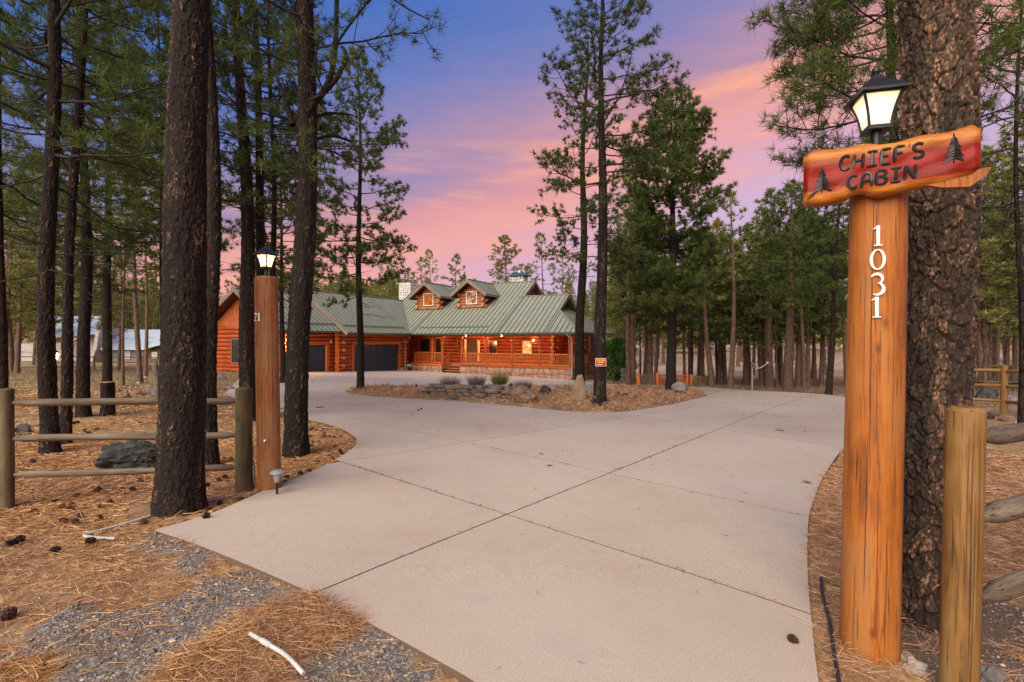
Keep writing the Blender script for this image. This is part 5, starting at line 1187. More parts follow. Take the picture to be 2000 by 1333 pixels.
chimney((5.6, 8.6, 0), 1.25, 0.8, 4.5, 7.45, True, 2, 8)
# ================================================================== THE GATE POSTS, SIGN, LANTERNS
def round_post(name, label, base, top, r0, r1, mat, cat, hgt=None, chamf=0.02, n=28, seed=0, group=None, rings=40):
    base, top = Vector(base), Vector(top); d = top-base; L = d.length; V = []; F = []; rg = random.Random(seed); ph = [rg.uniform(0, 6.28) for _ in range(4)]
    lv = [-0.12]+[L*k/rings for k in range(rings)]+[L-chamf, L]
    for z in lv:
        f = z/L; r = r0+(r1-r0)*f; 
        if z >= L-1e-6: r -= chamf*1.1
        for k in range(n):
            t = 2*math.pi*k/n; q = r*(1+0.012*math.sin(3*t+ph[0]+z)+0.008*math.sin(7*t+ph[1]-z*2)+0.006*math.sin(13*t+ph[2]))
            c = d*(z/L); V.append((c.x+q*math.cos(t), c.y+q*math.sin(t), c.z if z < L-1e-6 else c.z))
    m = len(lv)
    for i in range(m-1):
        for k in range(n): F.append((i*n+k, i*n+(k+1) % n, (i+1)*n+(k+1) % n, (i+1)*n+k))
    F.append(tuple(range((m-1)*n, m*n)))
    return mesh(name, V, F, M[mat], True, 0.7)
pb0 = Vector((1.835, 2.63, 0)); pb0.z = tz(1.835, 2.63)-0.02; pt0 = Vector((1.868, 2.61, 2.47))
rp_ = empty('lamp_post', pb0, label='thick orange stained wooden lamp post numbered 1031 at the right', cat='lamp post')
link('post', round_post('post', '', pb0, pt0, 0.131, 0.122, 'post_wood', '', seed=3, n=40), rp_)
# drying checks: long narrow grooves standing as dark slivers let into the wood
def checks(parent, base, top, r0, r1, items, mat='twig'):
    d = Vector(top)-Vector(base); L = d.length
    for az, za, zb, w in items:
        V = []; F = []; n = 16
        for k in range(n+1):
            f = k/n; z = za+(zb-za)*f; r = (r0+(r1-r0)*z/L)*1.004+0.0015; a = R_(az)+0.012*math.sin(f*5+az)+0.008*math.sin(f*31+az); ww = 0.62*w*math.sin(math.pi*min(1, f*0.96+0.02))**0.6/r/2
            c = d*(z/L)
            for s in (-1, 1): V.append((c.x+r*math.cos(a+s*ww), c.y+r*math.sin(a+s*ww), z))
        for k in range(n): F.append((2*k, 2*k+1, 2*k+3, 2*k+2))
        link('drying_crack', mesh('drying_crack', V, F, M[mat]), parent)
checks(rp_, pb0, pt0, 0.1330, 0.1240, [(228, 0.9, 2.44, 0.006), (224, 0.35, 1.15, 0.006), (246, 0.1, 0.9, 0.005), (205, 0.05, 0.5, 0.004), (262, 0.02, 0.7, 0.004), (215, 1.3, 2.0, 0.003), (270, 1.0, 1.9, 0.003), (240, 1.1, 1.6, 0.003)])
# vertical house numbers, standing on the face towards the drive
def ribbon(b, pts, w, thick, org, ax, up, nrm):
    """flat stroke: pts in (x,y), w list of widths"""
    n = len(pts); w = [w]*n if isinstance(w, (int, float)) else w; L, Rr = [], []
    for i in range(n):
        a = Vector(pts[max(i-1, 0)]); c = Vector(pts[min(i+1, n-1)]); d = (c-a); d = d.normalized() if d.length else Vector((1, 0)); m = Vector((-d.y, d.x))*w[i]/2; p = Vector(pts[i]); L.append(p+m); Rr.append(p-m)
    def to(p, k): return org+ax*p.x+up*p.y+nrm*k
    V = [to(p, 0) for p in L]+[to(p, 0) for p in Rr]+[to(p, thick) for p in L]+[to(p, thick) for p in Rr]; F = []
    for i in range(n-1):
        F += [(2*n+i, 2*n+i+1, 3*n+i+1, 3*n+i), (i, i+1, 2*n+i+1, 2*n+i), (3*n+i, 3*n+i+1, n+i+1, n+i), (n+i, n+i+1, i+1, i)]
    F += [(0, 2*n, 3*n, n), (n-1, 2*n-1, 4*n-1, 3*n-1)]; b.add(V, F)
def arc(cx, cy, rx, ry, a0, a1, n=14): return [(cx+rx*math.cos(R_(a0+(a1-a0)*i/n)), cy+ry*math.sin(R_(a0+(a1-a0)*i/n))) for i in range(n+1)]
def numeral(ch, org, ax, up, nrm, h, parent):
    b = B(); s = h; th = 0.005; rb = lambda p, w, t=th: ribbon(b, [(x*s, y*s) for x, y in p], [q*s*0.86 for q in w] if isinstance(w, list) else w*s*0.86, t, org, ax, up, nrm)
    if ch == '1':
        rb([(0, 0.02), (0, 0.98)], 0.17); rb([(0.02, 0.93), (-0.10, 0.88), (-0.20, 0.82)], [0.12, 0.08, 0.04], th*1.05); rb([(-0.17, 0.025), (0.17, 0.025)], 0.055, th*1.1)
    elif ch == '0':
        pts = arc(0, 0.5, 0.25, 0.46, 90, 450, 32); rb(pts, [0.06+0.085*abs(math.cos(R_(90+360*i/32))) for i in range(33)])
    elif ch == '3':
        rb(arc(-0.02, 0.735, 0.22, 0.23, 155, -70, 14), [0.05+0.10*math.sin(math.pi*(i/14)**0.8) for i in range(15)]); rb(arc(-0.02, 0.28, 0.26, 0.27, 80, -120, 16), [0.05+0.12*math.sin(math.pi*min(1, i/16)) for i in range(17)], th*1.05)
    elif ch == '2':
        rb(arc(-0.01, 0.72, 0.23, 0.25, 165, -30, 12), [0.05+0.10*math.sin(math.pi*i/12) for i in range(13)]); rb([(0.19, 0.60), (0.02, 0.32), (-0.24, 0.06)], [0.10, 0.08, 0.05], th*1.05); rb([(-0.25, 0.04), (0.25, 0.04)], 0.09, th*1.1)
    b.obj('numeral', M['number'], parent)
vd = Vector((-0.58, -0.81, 0)).normalized(); axd = Vector((0, 0, 1)).cross(vd).normalized()
cen = lambda z: (pt0-pb0)*((z)/(pt0.z-pb0.z))
for ch, ytop, ybot in [('1', 437, 478), ('0', 484, 526), ('3', 532, 575), ('1', 578, 620)]:
    zb = CAMZ+(666.5-ybot)/1000*2.47-pb0.z; h = (ybot-ytop)/1000*2.47
    numeral(ch, cen(zb)+Vector((0, 0, 0))+vd*0.1275+axd*0.006+Vector((0, 0, zb-cen(zb).z)), axd, Vector((0, 0, 1)), vd, h, rp_)

# the lantern: roof, cage, four panes, neck, finial
def lantern(loc, yaw, s, label, watts, base_h=0.13):
    L = empty('lantern', loc, yaw, label=label, cat='lantern'); z = base_h*s
    b = B(); b.lathe([(0.062*s, 0), (0.060*s, 0.012*s), (0.036*s, 0.03*s), (0.026*s, 0.075*s), (0.03*s, z), (0.03*s, z+0.01*s)], 16); b.obj('neck', M['black_metal'], L, smooth=True)
    hb, ht, H = 0.056*s, 0.100*s, 0.195*s; z0 = z+0.018*s; z1 = z0+H
    b = B(); b.box((0, 0, z+0.009*s), (hb*2.35, hb*2.35, 0.018*s), bev=0.004*s); b.obj('lantern_base', M['black_metal'], L)
    def hw(f): return (hb+(ht-hb)*(f+0.18*math.sin(math.pi*f)*-1))
    b = B(); N = 6
    for i in range(4):
        a = math.pi/2*i+math.pi/4
        pts = [(math.cos(a)*hw(k/N)*1.414, math.sin(a)*hw(k/N)*1.414, z0+H*k/N) for k in range(N+1)]; b.tube(pts, 0.0085*s, 4)
    for zz, q in ((z0+0.004*s, hb), (z1-0.004*s, ht)):
        for a, c in (((-q, -q), (q, -q)), ((q, -q), (q, q)), ((q, q), (-q, q)), ((-q, q), (-q, -q))): b.bar((*a, zz), (*c, zz), 0.014*s, 0.012*s)
    b.obj('cage', M['black_metal'], L)
    for i in range(4):
        a = math.pi/2*i; c_, s_ = math.cos(a), math.sin(a); V = []; F = []
        for k in range(N+1):
            q = hw(k/N)*0.985
            for t in (-0.93, 0.93): V.append((c_*q-s_*q*t, s_*q+c_*q*t, z0+H*k/N))
        for k in range(N): F.append((2*k, 2*k+1, 2*k+3, 2*k+2))
        link('glass_pane', mesh('glass_pane', V, F, M['lamp_glass'], True), L)
    b = B(); e = ht*1.32; lv = [(e, z1), (e, z1+0.012*s), (e*0.62, z1+0.060*s), (e*0.30, z1+0.100*s), (e*0.22, z1+0.118*s)]; V = []; F = []
    for q, zz in lv: V += [(q, q, zz), (-q, q, zz), (-q, -q, zz), (q, -q, zz)]
    for i in range(len(lv)-1):
        for k in range(4): F.append((4*i+k, 4*i+(k+1) % 4, 4*i+4+(k+1) % 4, 4*i+4+k))
    F += [(3, 2, 1, 0), tuple(4*(len(lv)-1)+k for k in range(4))]; b.add(V, F); b.obj('lantern_roof', M['black_metal'], L)
    zt = lv[-1][1]; b = B(); b.lathe([(0.024*s, zt), (0.012*s, zt+0.012*s), (0.012*s, zt+0.02*s), (0.024*s, zt+0.035*s), (0.022*s, zt+0.055*s), (0.004*s, zt+0.07*s)], 12); b.obj('finial', M['black_metal'], L, smooth=True)
    l = bpy.data.lights.new('lantern_bulb', 'POINT'); l.energy = watts; l.color = (1.0, 0.72, 0.40); l.shadow_soft_size = 0.03; lo = bpy.data.objects.new('lantern_bulb', l); COL.objects.link(lo); lo.parent = L; lo.location = (0, 0, z0+H*0.62)
    b = B(); b.lathe([(0.001, z0+H*0.50), (0.02*s, z0+H*0.56), (0.028*s, z0+H*0.66), (0.014*s, z0+H*0.82), (0.012*s, z0+H*0.92)], 12); b.obj('light_bulb', M['bulb_hot'], L, smooth=True)
    return L
M['bulb_hot'] = emis('hot_lantern_bulb', (1.0, 0.78, 0.45), 5.0)
t = MT('frosted_lit_glass'); v = t.coord(); n = t.noise(v, 28, 5, 0.6); big = t.noise(v, 6, 2)
c = t.ramp(n, [(0.3, (0.80, 0.56, 0.24)), (0.7, (1.0, 0.84, 0.52))]); c = t.mix(t.ramp(t.noise(v, 60, 4, 0.7), [(0.42, 0.6), (0.6, 0.0)]), c, (0.55, 0.36, 0.14)); c = t.mix(t.ramp(t.voro(v, 9), [(0.25, 0.5), (0.6, 0.0)]), c, (1.0, 0.95, 0.8)); t.put(c, t.b.inputs['Emission Color'])
g_ = t.node('ShaderNodeSeparateXYZ'); tcx = t.coord('Generated'); t.l.new(tcx, g_.inputs[0]); vl = t.node('ShaderNodeVectorMath', operation='LENGTH'); mv = t.node('ShaderNodeMapping'); mv.inputs['Location'].default_value = (0, 0, -0.275); t.l.new(t.coord(), mv.inputs[0]); t.l.new(mv.outputs[0], vl.inputs[0])
mr = t.node('ShaderNodeMapRange'); t.l.new(vl.outputs['Value'], mr.inputs[0]); mr.inputs[1].default_value = 0.05; mr.inputs[2].default_value = 0.14; mr.inputs[3].default_value = 0.75; mr.inputs[4].default_value = 0.10; t.l.new(mr.outputs[0], t.b.inputs['Emission Strength'])
t.fin((0.8, 0.75, 0.6), 0.35); trn = t.node('ShaderNodeBsdfTranslucent'); trn.inputs[0].default_value = (0.9, 0.82, 0.62, 1); mxs = t.node('ShaderNodeMixShader'); mxs.inputs[0].default_value = 0.35
t.l.new(t.b.outputs[0], mxs.inputs[1]); t.l.new(trn.outputs[0], mxs.inputs[2]); t.l.new(mxs.outputs[0], t.out.inputs[0]); M['lamp_glass'] = t.m
lantern((1.862, 2.62, 2.47), R_(-14), 0.84, 'lit black lantern on top of the orange lamp post above the carved sign', 2.6, 0.175)

# the carved name board
SL = Vector((1.44, 2.53, 0)); SA = Vector((0.57, -0.33, 0)); SLEN = SA.length; SA.normalize(); SN = Vector((0, 0, 1)).cross(SA)*-1
if SN.dot(Vector((0, -1, 0))) < 0: SN = -SN
SK = 1.046
sign = empty('name_sign', (SL.x*SK, SL.y*SK, CAMZ*(1-SK)), label="carved glossy red and yellow wood plank sign reading CHIEF'S CABIN", cat='sign'); sign.scale = (SK, SK, SK)
def s_top(s): return 2.462+0.010*math.sin(s*9+1)+0.006*math.sin(s*31)+0.014*(s/SLEN)-0.016*math.exp(-((s-0.0)/0.025)**2)-0.03*math.exp(-((s-SLEN)/0.02)**2)-0.006*math.exp(-((s-0.3)/0.03)**2)
def s_bot(s): return 2.218+0.012*math.sin(s*11+4.2)+0.018*math.exp(-((s-0.30)/0.06)**2)*-1+0.026*math.exp(-((s-0.23)/0.05)**2)+0.06*max(0, (s-0.36)/0.30)**1.3+0.012*math.exp(-((s-0.0)/0.03)**2)+0.02*math.exp(-((s-SLEN)/0.02)**2)
t = MT('glossy_carved_wood'); v = t.coord(); sx = t.node('ShaderNodeSeparateXYZ'); t.l.new(v, sx.inputs[0])
along = t.coord(scale=(2.5, 2.5, 14)); wv = t.noise(along, 2.0, 5, 0.6, 0.8); fine = t.noise(t.coord(scale=(6, 6, 60)), 3.0, 4, 0.6)
zz = t.math('ADD', sx.outputs['Z'], t.math('MULTIPLY', t.math('SUBTRACT', wv, 0.5), 0.055))
f = t.math('DIVIDE', t.math('SUBTRACT', zz, 2.21), 0.26)
c = t.ramp(f, [(0.0, (0.36, 0.10, 0.015)), (0.12, (0.56, 0.21, 0.032)), (0.22, (0.36, 0.07, 0.012)), (0.28, (0.15, 0.006, 0.002)), (0.55, (0.28, 0.008, 0.002)), (0.68, (0.18, 0.007, 0.002)), (0.77, (0.38, 0.10, 0.018)), (0.88, (0.56, 0.22, 0.038)), (1.0, (0.34, 0.11, 0.02))])
c = t.mix(t.ramp(fine, [(0.42, 0.0), (0.66, 0.55)]), c, (0.20, 0.02, 0.008)); t.bump(t.noise(t.coord(scale=(1, 1, 3)), 22, 3), 0.35, 0.006); M['sign_wood'] = t.fin(c, 0.4, 0, 0.12, 0.08)
V = []; F = []; ns, nt = 60, 16
for i in range(ns+1):
    s = SLEN*i/ns; a, c_ = s_bot(s), s_top(s); es = min(1, s/0.02, (SLEN-s)/0.02); 
    for j in range(nt+1):
        q = j/nt; e = min(1, q/0.12, (1-q)/0.12, 1); k = (1-(1-es)**2*0.8)*(1-(1-e)**2*0.8); dep = 0.010+0.034*k+0.003*math.sin(s*40+q*7)*k+0.002*math.sin(s*23-q*19)*k
        V.append(SA*s+SN*dep+Vector((0, 0, a+(c_-a)*q)))
nf = len(V)
for i in range(ns+1):
    s = SLEN*i/ns; a, c_ = s_bot(s), s_top(s)
    for j in (0, 1): V.append(SA*s-SN*0.012+Vector((0, 0, a+(c_-a)*j)))
for i in range(ns):
    for j in range(nt): F.append((i*(nt+1)+j, (i+1)*(nt+1)+j, (i+1)*(nt+1)+j+1, i*(nt+1)+j+1))
    F.append((nf+2*i+1, nf+2*i+3, nf+2*i+2, nf+2*i)); F.append((i*(nt+1), nf+2*i, nf+2*i+2, (i+1)*(nt+1))); F.append((i*(nt+1)+nt, (i+1)*(nt+1)+nt, nf+2*i+3, nf+2*i+1))
F.append(tuple([j for j in range(nt, -1, -1)]+[nf, nf+1])); F.append(tuple([ns*(nt+1)+j for j in range(nt+1)]+[nf+2*ns+1, nf+2*ns]))
link('board', mesh('board', [v_ for v_ in V], F, M['sign_wood'], True, 0.9), sign)
# broken splinter at the lower right end
b = B(); sp = [(0.45, 2.250), (0.53, 2.222), (0.62, 2.212), (0.672, 2.250), (0.690, 2.285), (0.655, 2.283), (0.56, 2.262)]
b.prism([SA*s+SN*0.028+Vector((0, 0, z)) for s, z in reversed(sp)], SN*-0.035); bmx = b.obj('splinter', M['sign_splint'] if 'sign_splint' in M else M['post_wood'], sign)
tp = plain('carved_groove_black', (0.016, 0.010, 0.008), 0.45, var=0.5, scale=30, coat=0.2); M['carve'] = tp
def bdep(s, z):
    s = min(max(s, 0.0), SLEN); a, c_ = s_bot(s), s_top(s); q = min(max((z-a)/(c_-a), 0), 1); es = min(1, s/0.02, (SLEN-s)/0.02); e = min(1, q/0.12, (1-q)/0.12)
    k = (1-(1-es)**2*0.8)*(1-(1-e)**2*0.8); return 0.010+0.034*k+0.003*math.sin(s*40+q*7)*k+0.002*math.sin(s*23-q*19)*k
def stroke(pts, r=0.0065, parent=None, b=None):
    dn = []
    for (x0, z0), (x1, z1) in zip(pts, pts[1:]):
        m = max(1, int(math.hypot(x1-x0, z1-z0)/0.012)); dn += [(x0+(x1-x0)*i/m, z0+(z1-z0)*i/m) for i in range(m)]
    pts = dn+[pts[-1]]
    P3 = [SA*x+SN*(bdep(x, z)-r*0.35)+Vector((0, 0, z)) for x, z in pts]; b.tube(P3, [r*0.8]+[r]*(len(P3)-2)+[r*0.8], 6)
def letter(ch, x, z, h, w, slant=0.06):
    b = B(); T = lambda pts: [(x+px*w+py*h*slant, z+py*h) for px, py in pts]
    G = {'C': [arc(0.5, 0.5, 0.48, 0.5, 48, 318, 12)], 'H': [[(0.08, 0.02), (0.08, 1)], [(0.92, 0), (0.92, 0.98)], [(0.08, 0.5), (0.92, 0.52)]], 'I': [[(0.5, 0), (0.5, 1)], [(0.05, 0), (0.95, 0.0)], [(0.05, 1), (0.95, 1)]],
         'E': [[(0.12, 0), (0.12, 1)], [(0.12, 1), (0.92, 1)], [(0.12, 0.52), (0.75, 0.52)], [(0.12, 0), (0.95, 0.0)]], 'F': [[(0.15, 0), (0.15, 1)], [(0.15, 1), (0.95, 1)], [(0.15, 0.54), (0.8, 0.54)]],
         "'": [[(0.6, 1.12), (0.3, 0.86)]], 'S': [arc(0.5, 0.75, 0.42, 0.25, 30, 260, 9)+arc(0.5, 0.25, 0.42, 0.25, 85, -150, 9)], 'A': [[(0.05, 0), (0.12, 0.6)]+arc(0.5, 0.62, 0.38, 0.38, 170, 10, 8)+[(0.9, 0.5), (0.97, 0.0)], [(0.12, 0.42), (0.92, 0.42)]],
         'B': [[(0.1, 0), (0.1, 1)], [(0.1, 1)]+arc(0.5, 0.76, 0.38, 0.24, 80, -80, 8)+[(0.1, 0.52)], [(0.1, 0.52)]+arc(0.52, 0.26, 0.42, 0.26, 80, -80, 8)+[(0.1, 0.0)]], 'N': [[(0.08, 0), (0.08, 1)], [(0.08, 1), (0.92, 0)], [(0.92, 0), (0.92, 1)]]}
    for g in G[ch]: stroke(T(g), 0.0088 if ch != "'" else 0.005, None, b)
    b.obj('letter', M['carve'], sign, smooth=True)
for ch, x in [('C', 0.150), ('H', 0.200), ('I', 0.252), ('E', 0.303), ('F', 0.352), ("'", 0.402), ('S', 0.420)]: letter(ch, x, 2.352+(x-0.15)*0.03, 0.066, 0.042 if ch != "'" else 0.014)
for ch, x in [('C', 0.178), ('A', 0.232), ('B', 0.286), ('I', 0.340), ('N', 0.392)]: letter(ch, x, 2.260+(x-0.15)*0.045, 0.062, 0.043)
def fir(x, z, h):
    for s_, nm in ((0.0, M['carve']),):
        b = B(); rg = random.Random(int(x*1000)); n = 9
        on = lambda X_, Z_: SA*X_+SN*(bdep(X_, Z_)+0.0005)+Vector((0, 0, Z_))
        b.tube([on(x, z), on(x, z+h*0.5), on(x, z+h)], 0.003, 5)
        for i in range(n):
            f = i/n; zz = z+h*(0.12+0.8*f); w = 0.034*(1-f)**0.8+0.005
            for sg in (-1, 1):
                for k in range(2):
                    e = w*rg.uniform(0.6, 1.1); b.tube([on(x, zz+0.008), on(x+sg*e*0.5, zz-0.001*k), on(x+sg*e, zz-0.010-0.004*k)], [0.004, 0.0045, 0.002], 5)
        b.obj('carved_fir', nm, sign, smooth=True)
fir(0.078, 2.262, 0.118); fir(0.565, 2.318, 0.128)
b = B()
for k in range(3): stroke([(0.018+0.010*k, 2.235+0.004*k), (0.034+0.012*k, 2.262+0.008*k)], 0.0035, None, b)
b.obj('carved_notch', M['carve'], sign)

# left lamp post
bl_ = PT(526, 953); bl_.z -= 0.02; Yl = bl_.y; tl = at(520, 541, Yl)
lp = empty('lamp_post', bl_, label='brown wooden lamp post with faded numbers at the left of the drive', cat='lamp post')
rl = 47/2000*Yl/1.11; link('post', round_post('post', '', bl_, tl, rl*1.02, rl, 'post_brown', '', seed=8, n=36), lp)
checks(lp, bl_, tl, rl*1.025, rl*1.0, [(262, 0.3, 2.1, 0.006), (280, 0.1, 1.2, 0.006), (300, 0.9, 2.2, 0.004), (318, 0.4, 2.0, 0.005), (248, 0.2, 1.8, 0.004)])
lantern(tl, R_(-19), 0.72, 'lit lantern with white glowing panes on the brown left lamp post', 3, 0.12)
for ch, az in (('2', 232), ('1', 258)):
    a = R_(az); nr = Vector((math.cos(a), math.sin(a), 0)); axn = Vector((0, 0, 1)).cross(nr); zb = CAMZ+(666.5-628)/1000*Yl-bl_.z; c = (tl-bl_)*(zb/(tl.z-bl_.z))
    numeral(ch, Vector((c.x, c.y, zb))+nr*(rl*1.02), axn, Vector((0, 0, 1)), nr, 0.085, lp)
b = B(); b.tube([(-0.02, -0.02, 0), (-0.02, -0.02, 0.02)], 0.012, 8); o = b.obj('bolt_head', M['number'], lp, (0, 0, 0)); o.location = Vector((0.035, -rl*1.0, 0.62)); o.rotation_euler = (R_(90), 0, 0)

# ------------------------------------------------------------------ fences
def fence_post(parent, px, pyb, pyt, w, mat, seed, square=False):
    p = PT(px, pyb); Yd = p.y; tp_ = at(px, pyt, Yd); r = w*Yd/2000; tp_.x = p.x
    me = round_post('fence_post', '', p, tp_, r*1.03, r*0.97, mat, '', seed=seed, n=22, chamf=r*0.22, rings=14); link('post', me, parent, p-parent.location); return p
def rail_(parent, a, c, r, mat, seed, name='rail'):
    a, c = Vector(a), Vector(c); rg = random.Random(seed); d = c-a; L = d.length; n = 14; b = B(); pts = []; rad = []
    for i in range(n+1):
        f = i/n; pts.append(Vector((r*0.15*math.sin(f*5+seed), r*0.12*math.sin(f*7+seed*2), L*f))); e = min(1, f/0.07+0.35, (1-f)/0.07+0.35); rad.append(r*e*(1+rg.uniform(-.05, .05)))
    b.tube(pts, rad, 12); o = b.obj(name, M[mat], parent, a-parent.location, smooth=True, sharp=0.9); o.rotation_euler = d.to_track_quat('Z', 'Y').to_euler(); return o
lf = empty('rail_fence', PT(12, 985), label='weathered three rail wooden fence on the left between two mossy posts', cat='fence')
pa = fence_post(lf, 12, 986, 759, 25, 'fence_green', 1); pc = fence_post(lf, 476, 950, 757, 31, 'fence_green', 2)
for k, (ya, yb) in enumerate([(786, 784), (857, 850), (929, 913)]):
    rail_(lf, at(14, ya, pa.y), at(470, yb, pc.y), 0.036, 'fence_grey', 5+k)
lf2 = empty('rail_fence', PT(-140, 1010), label='left end of the rail fence cut off by the photo edge', cat='fence')
for k, (ya, yb) in enumerate([(790, 789), (865, 860), (945, 934)]): rail_(lf2, at(-420, ya, 4.6), at(8, yb, pa.y), 0.036, 'fence_grey', 9+k)
sp_ = Vector((2.0, 2.26, tz(2.0, 2.26))); 
rf = empty('rail_fence', sp_, label='near right rail fence with thick tan post and grey round rails', cat='fence')
q1 = at(1872, 1352, 2.26); tp_ = at(1886, 795, 2.26); me = round_post('fence_post', '', q1, tp_, 0.070, 0.069, 'fence_near', '', seed=11, n=26, chamf=0.016, rings=16); link('post', me, rf, q1-sp_)
cr = empty('crack_holder') if False else rf
fpost_children = [((tp_-q1))]
for az, za, zb, w in [(252, 0.1, 1.2, 0.005), (262, 0.0, 0.9, 0.004), (240, 0.5, 1.15, 0.003), (275, 0.3, 1.2, 0.0035)]:
    V = []; F = []; d = tp_-q1
    for k in range(13):
        f = k/12; z = za+(zb-za)*f; a = R_(az)+0.02*math.sin(f*6+az); r = 0.0712; ww = 0.6*w*math.sin(math.pi*(f*0.94+0.03))**0.6/r/2; c = d*(z/d.z)
        for s in (-1, 1): V.append((c.x+r*math.cos(a+s*ww), c.y+r*math.sin(a+s*ww), z))
    for k in range(12): F.append((2*k, 2*k+1, 2*k+3, 2*k+2))
    link('drying_crack', mesh('drying_crack', V, F, M['twig']), rf, q1-sp_)
dirr = Vector((2.6, 1.25, 0)).normalized()
for k, (yy, rr) in enumerate([(854, 0.043), (1011, 0.052), (1168, 0.046)]):
    a = at(1915, yy, 2.28); c = a+dirr*2.7+Vector((0, 0, -0.02)); rail_(rf, a-dirr*0.02, c, rr, 'fence_grey', 21+k)
p2 = a+dirr*2.7; p2.z = tz(p2.x, p2.y); me = round_post('fence_post', '', p2, p2+Vector((0, 0, 1.2)), 0.086, 0.083, 'fence_near', '', seed=12, n=20, rings=10); link('post', me, rf, p2-sp_)
ff = empty('rail_fence', PT(1961, 813), label='farther tan rail fence beyond the big trunk at the right', cat='fence')
p3 = fence_post(ff, 1961, 813, 713, 12, 'fence_near', 31); pl_ = PT(1800, 806); pr_ = PT(2110, 832)
def zf(p, h): return Vector((p.x, p.y, p.z+h))
for h_, k in ((1.10, 0), (0.74, 1), (0.38, 2)):
    rail_(ff, zf(p3, h_-0.02), zf(pr_, h_), 0.042, 'fence_near', 40+k); rail_(ff, zf(pl_, h_+0.02), zf(p3, h_), 0.04, 'fence_near', 50+k)
for p_ in (pl_, pr_): me = round_post('fence_post', '', p_, p_+Vector((0, 0, 1.22)), 0.075, 0.072, 'fence_near', '', seed=5, n=16, rings=8); link('post', me, ff, p_-ff.location)

# ------------------------------------------------------------------ rocks and stumps
def rock(name, label, cat, px, pyb, w, h, mat, seed, d=None, group=None, cuts=3, rough=0.28, flat=False, rz=None, sub=4, dz=0.0, pos=None):
    p = PT(px, pyb) if pos is None else Vector(pos); Yd = p.y; sx = w*Yd/1000 if pos is None else w; sz = h*Yd/1000 if pos is None else h; sy = (d if d else 0.8)*sx
    bm = bmesh.new(); bmesh.ops.create_icosphere(bm, subdivisions=sub, radius=1.0); rg = random.Random(seed); off = Vector((rg.uniform(0, 99),)*3)
    pl2 = [(Vector((rg.gauss(0, 1), rg.gauss(0, 1), rg.gauss(0.3, 0.7))).normalized(), rg.uniform(0.62, 0.9)) for _ in range(6 if not flat else 9)]
    for v in bm.verts:
        c = v.co.copy()
        for nrm, dd in pl2:
            q = c.dot(nrm)
            if q > dd: c -= nrm*(q-dd)*0.85
        f = 1+rough*(noise.noise(c*1.6+off))+rough*0.4*noise.noise(c*4.5+off)+rough*0.18*noise.noise(c*11+off)
        c *= f; v.co = Vector((c.x*sx/2, c.y*sy/2, c.z*sz*0.62+sz*0.38))
    me = bpy.data.meshes.new(name); bm.to_mesh(me); bm.free(); me.materials.append(M[mat]); me.polygons.foreach_set('use_smooth', np.ones(len(me.polygons), bool)); me.set_sharp_from_angle(angle=0.45)
    o = link(name, me, None, p+Vector((0, sy*0.35 if pos is None else 0, -0.02+dz)), (0, 0, rg.uniform(-0.3, 0.3) if rz is None else rz)); return tag(o, label, cat, group)
rock('boulder', 'low dark lichen spotted boulder behind the bottom rails of the left fence', 'boulder', 231, 912, 146, 50, 'rock_dark', 3, 0.8, sub=5, rough=0.42)
rock('boulder', 'small brown rock left of the fused pine pair behind the fence post', 'rock', 38, 843, 34, 22, 'rock_grey', 4)
rock('boulder', 'half buried grey stone at the foot of the thick near left trunk', 'rock', 272, 1000, 70, 22, 'rock_brown', 6, rough=0.2)
rock('boulder', 'dark pointed rock right of the cut stump', 'rock', 239, 778, 26, 20, 'rock_brown', 7)
for i, (x, y, w, h) in enumerate([(262, 770, 26, 12), (285, 768, 24, 12), (302, 766, 18, 14), (190, 770, 30, 10), (60, 762, 60, 10), (25, 788, 40, 8), (90, 790, 46, 7), (430, 742, 20, 12), (420, 762, 30, 8), (445, 760, 18, 8)]):
    rock('rock', 'low stone in the rough edging line through the left woods', 'rock', x, y, w, h, 'rock_grey' if i % 2 else 'rock_brown', 60+i, group='edging stones in the left woods', sub=3)
def stump(px, pyb, pyt, w, label, mat='bark_mid', seed=1):
    p = PT(px, pyb); Yd = p.y; r = w*Yd/2000/math.sqrt(1+((px-1000)/1000)**2); H = (pyb-pyt)/1000*Yd; n = 22; rg = random.Random(seed); V = []; F = []; lv = [-0.1, 0.02, 0.1, 0.3*H, 0.6*H, 0.9*H, H]
    ph = rg.uniform(0, 6)
    for z in lv:
        for k in range(n): t = 2*math.pi*k/n; q = r*(1+0.25*math.exp(-max(z, 0)/0.1))*(1+0.05*math.sin(5*t+ph)+0.03*math.sin(11*t)); V.append((q*math.cos(t), q*math.sin(t), z))
    for i in range(len(lv)-1):
        for k in range(n): F.append((i*n+k, i*n+(k+1) % n, (i+1)*n+(k+1) % n, (i+1)*n+k))
    e = empty('tree_stump', p, label=label, cat='stump'); link('bark', mesh('bark', V, F, M[mat], True), e)
    b = B(); b.lathe([(r*0.93, H), (r*0.93, H+0.012), (0.01, H+0.02)], 22); b.obj('cut_face', M['log_end'], e)
stump(211, 808, 743, 29, 'cut pine stump with flat top on the left beyond the fence')
p = PT(306, 776); Ys = p.y; b = B(); b.tube([(0, 0, -0.1), (0.03, 0, 0.4), (-0.02, 0, 0.9), (-0.05, 0, (776-702)/1000*Ys)], [0.13, 0.11, 0.11, 0.06], 10); o = b.obj('dead_snag', M['bark_snag'], None, p, smooth=True); tag(o, 'weathered grey dead snag beside the thick near left trunk', 'snag')

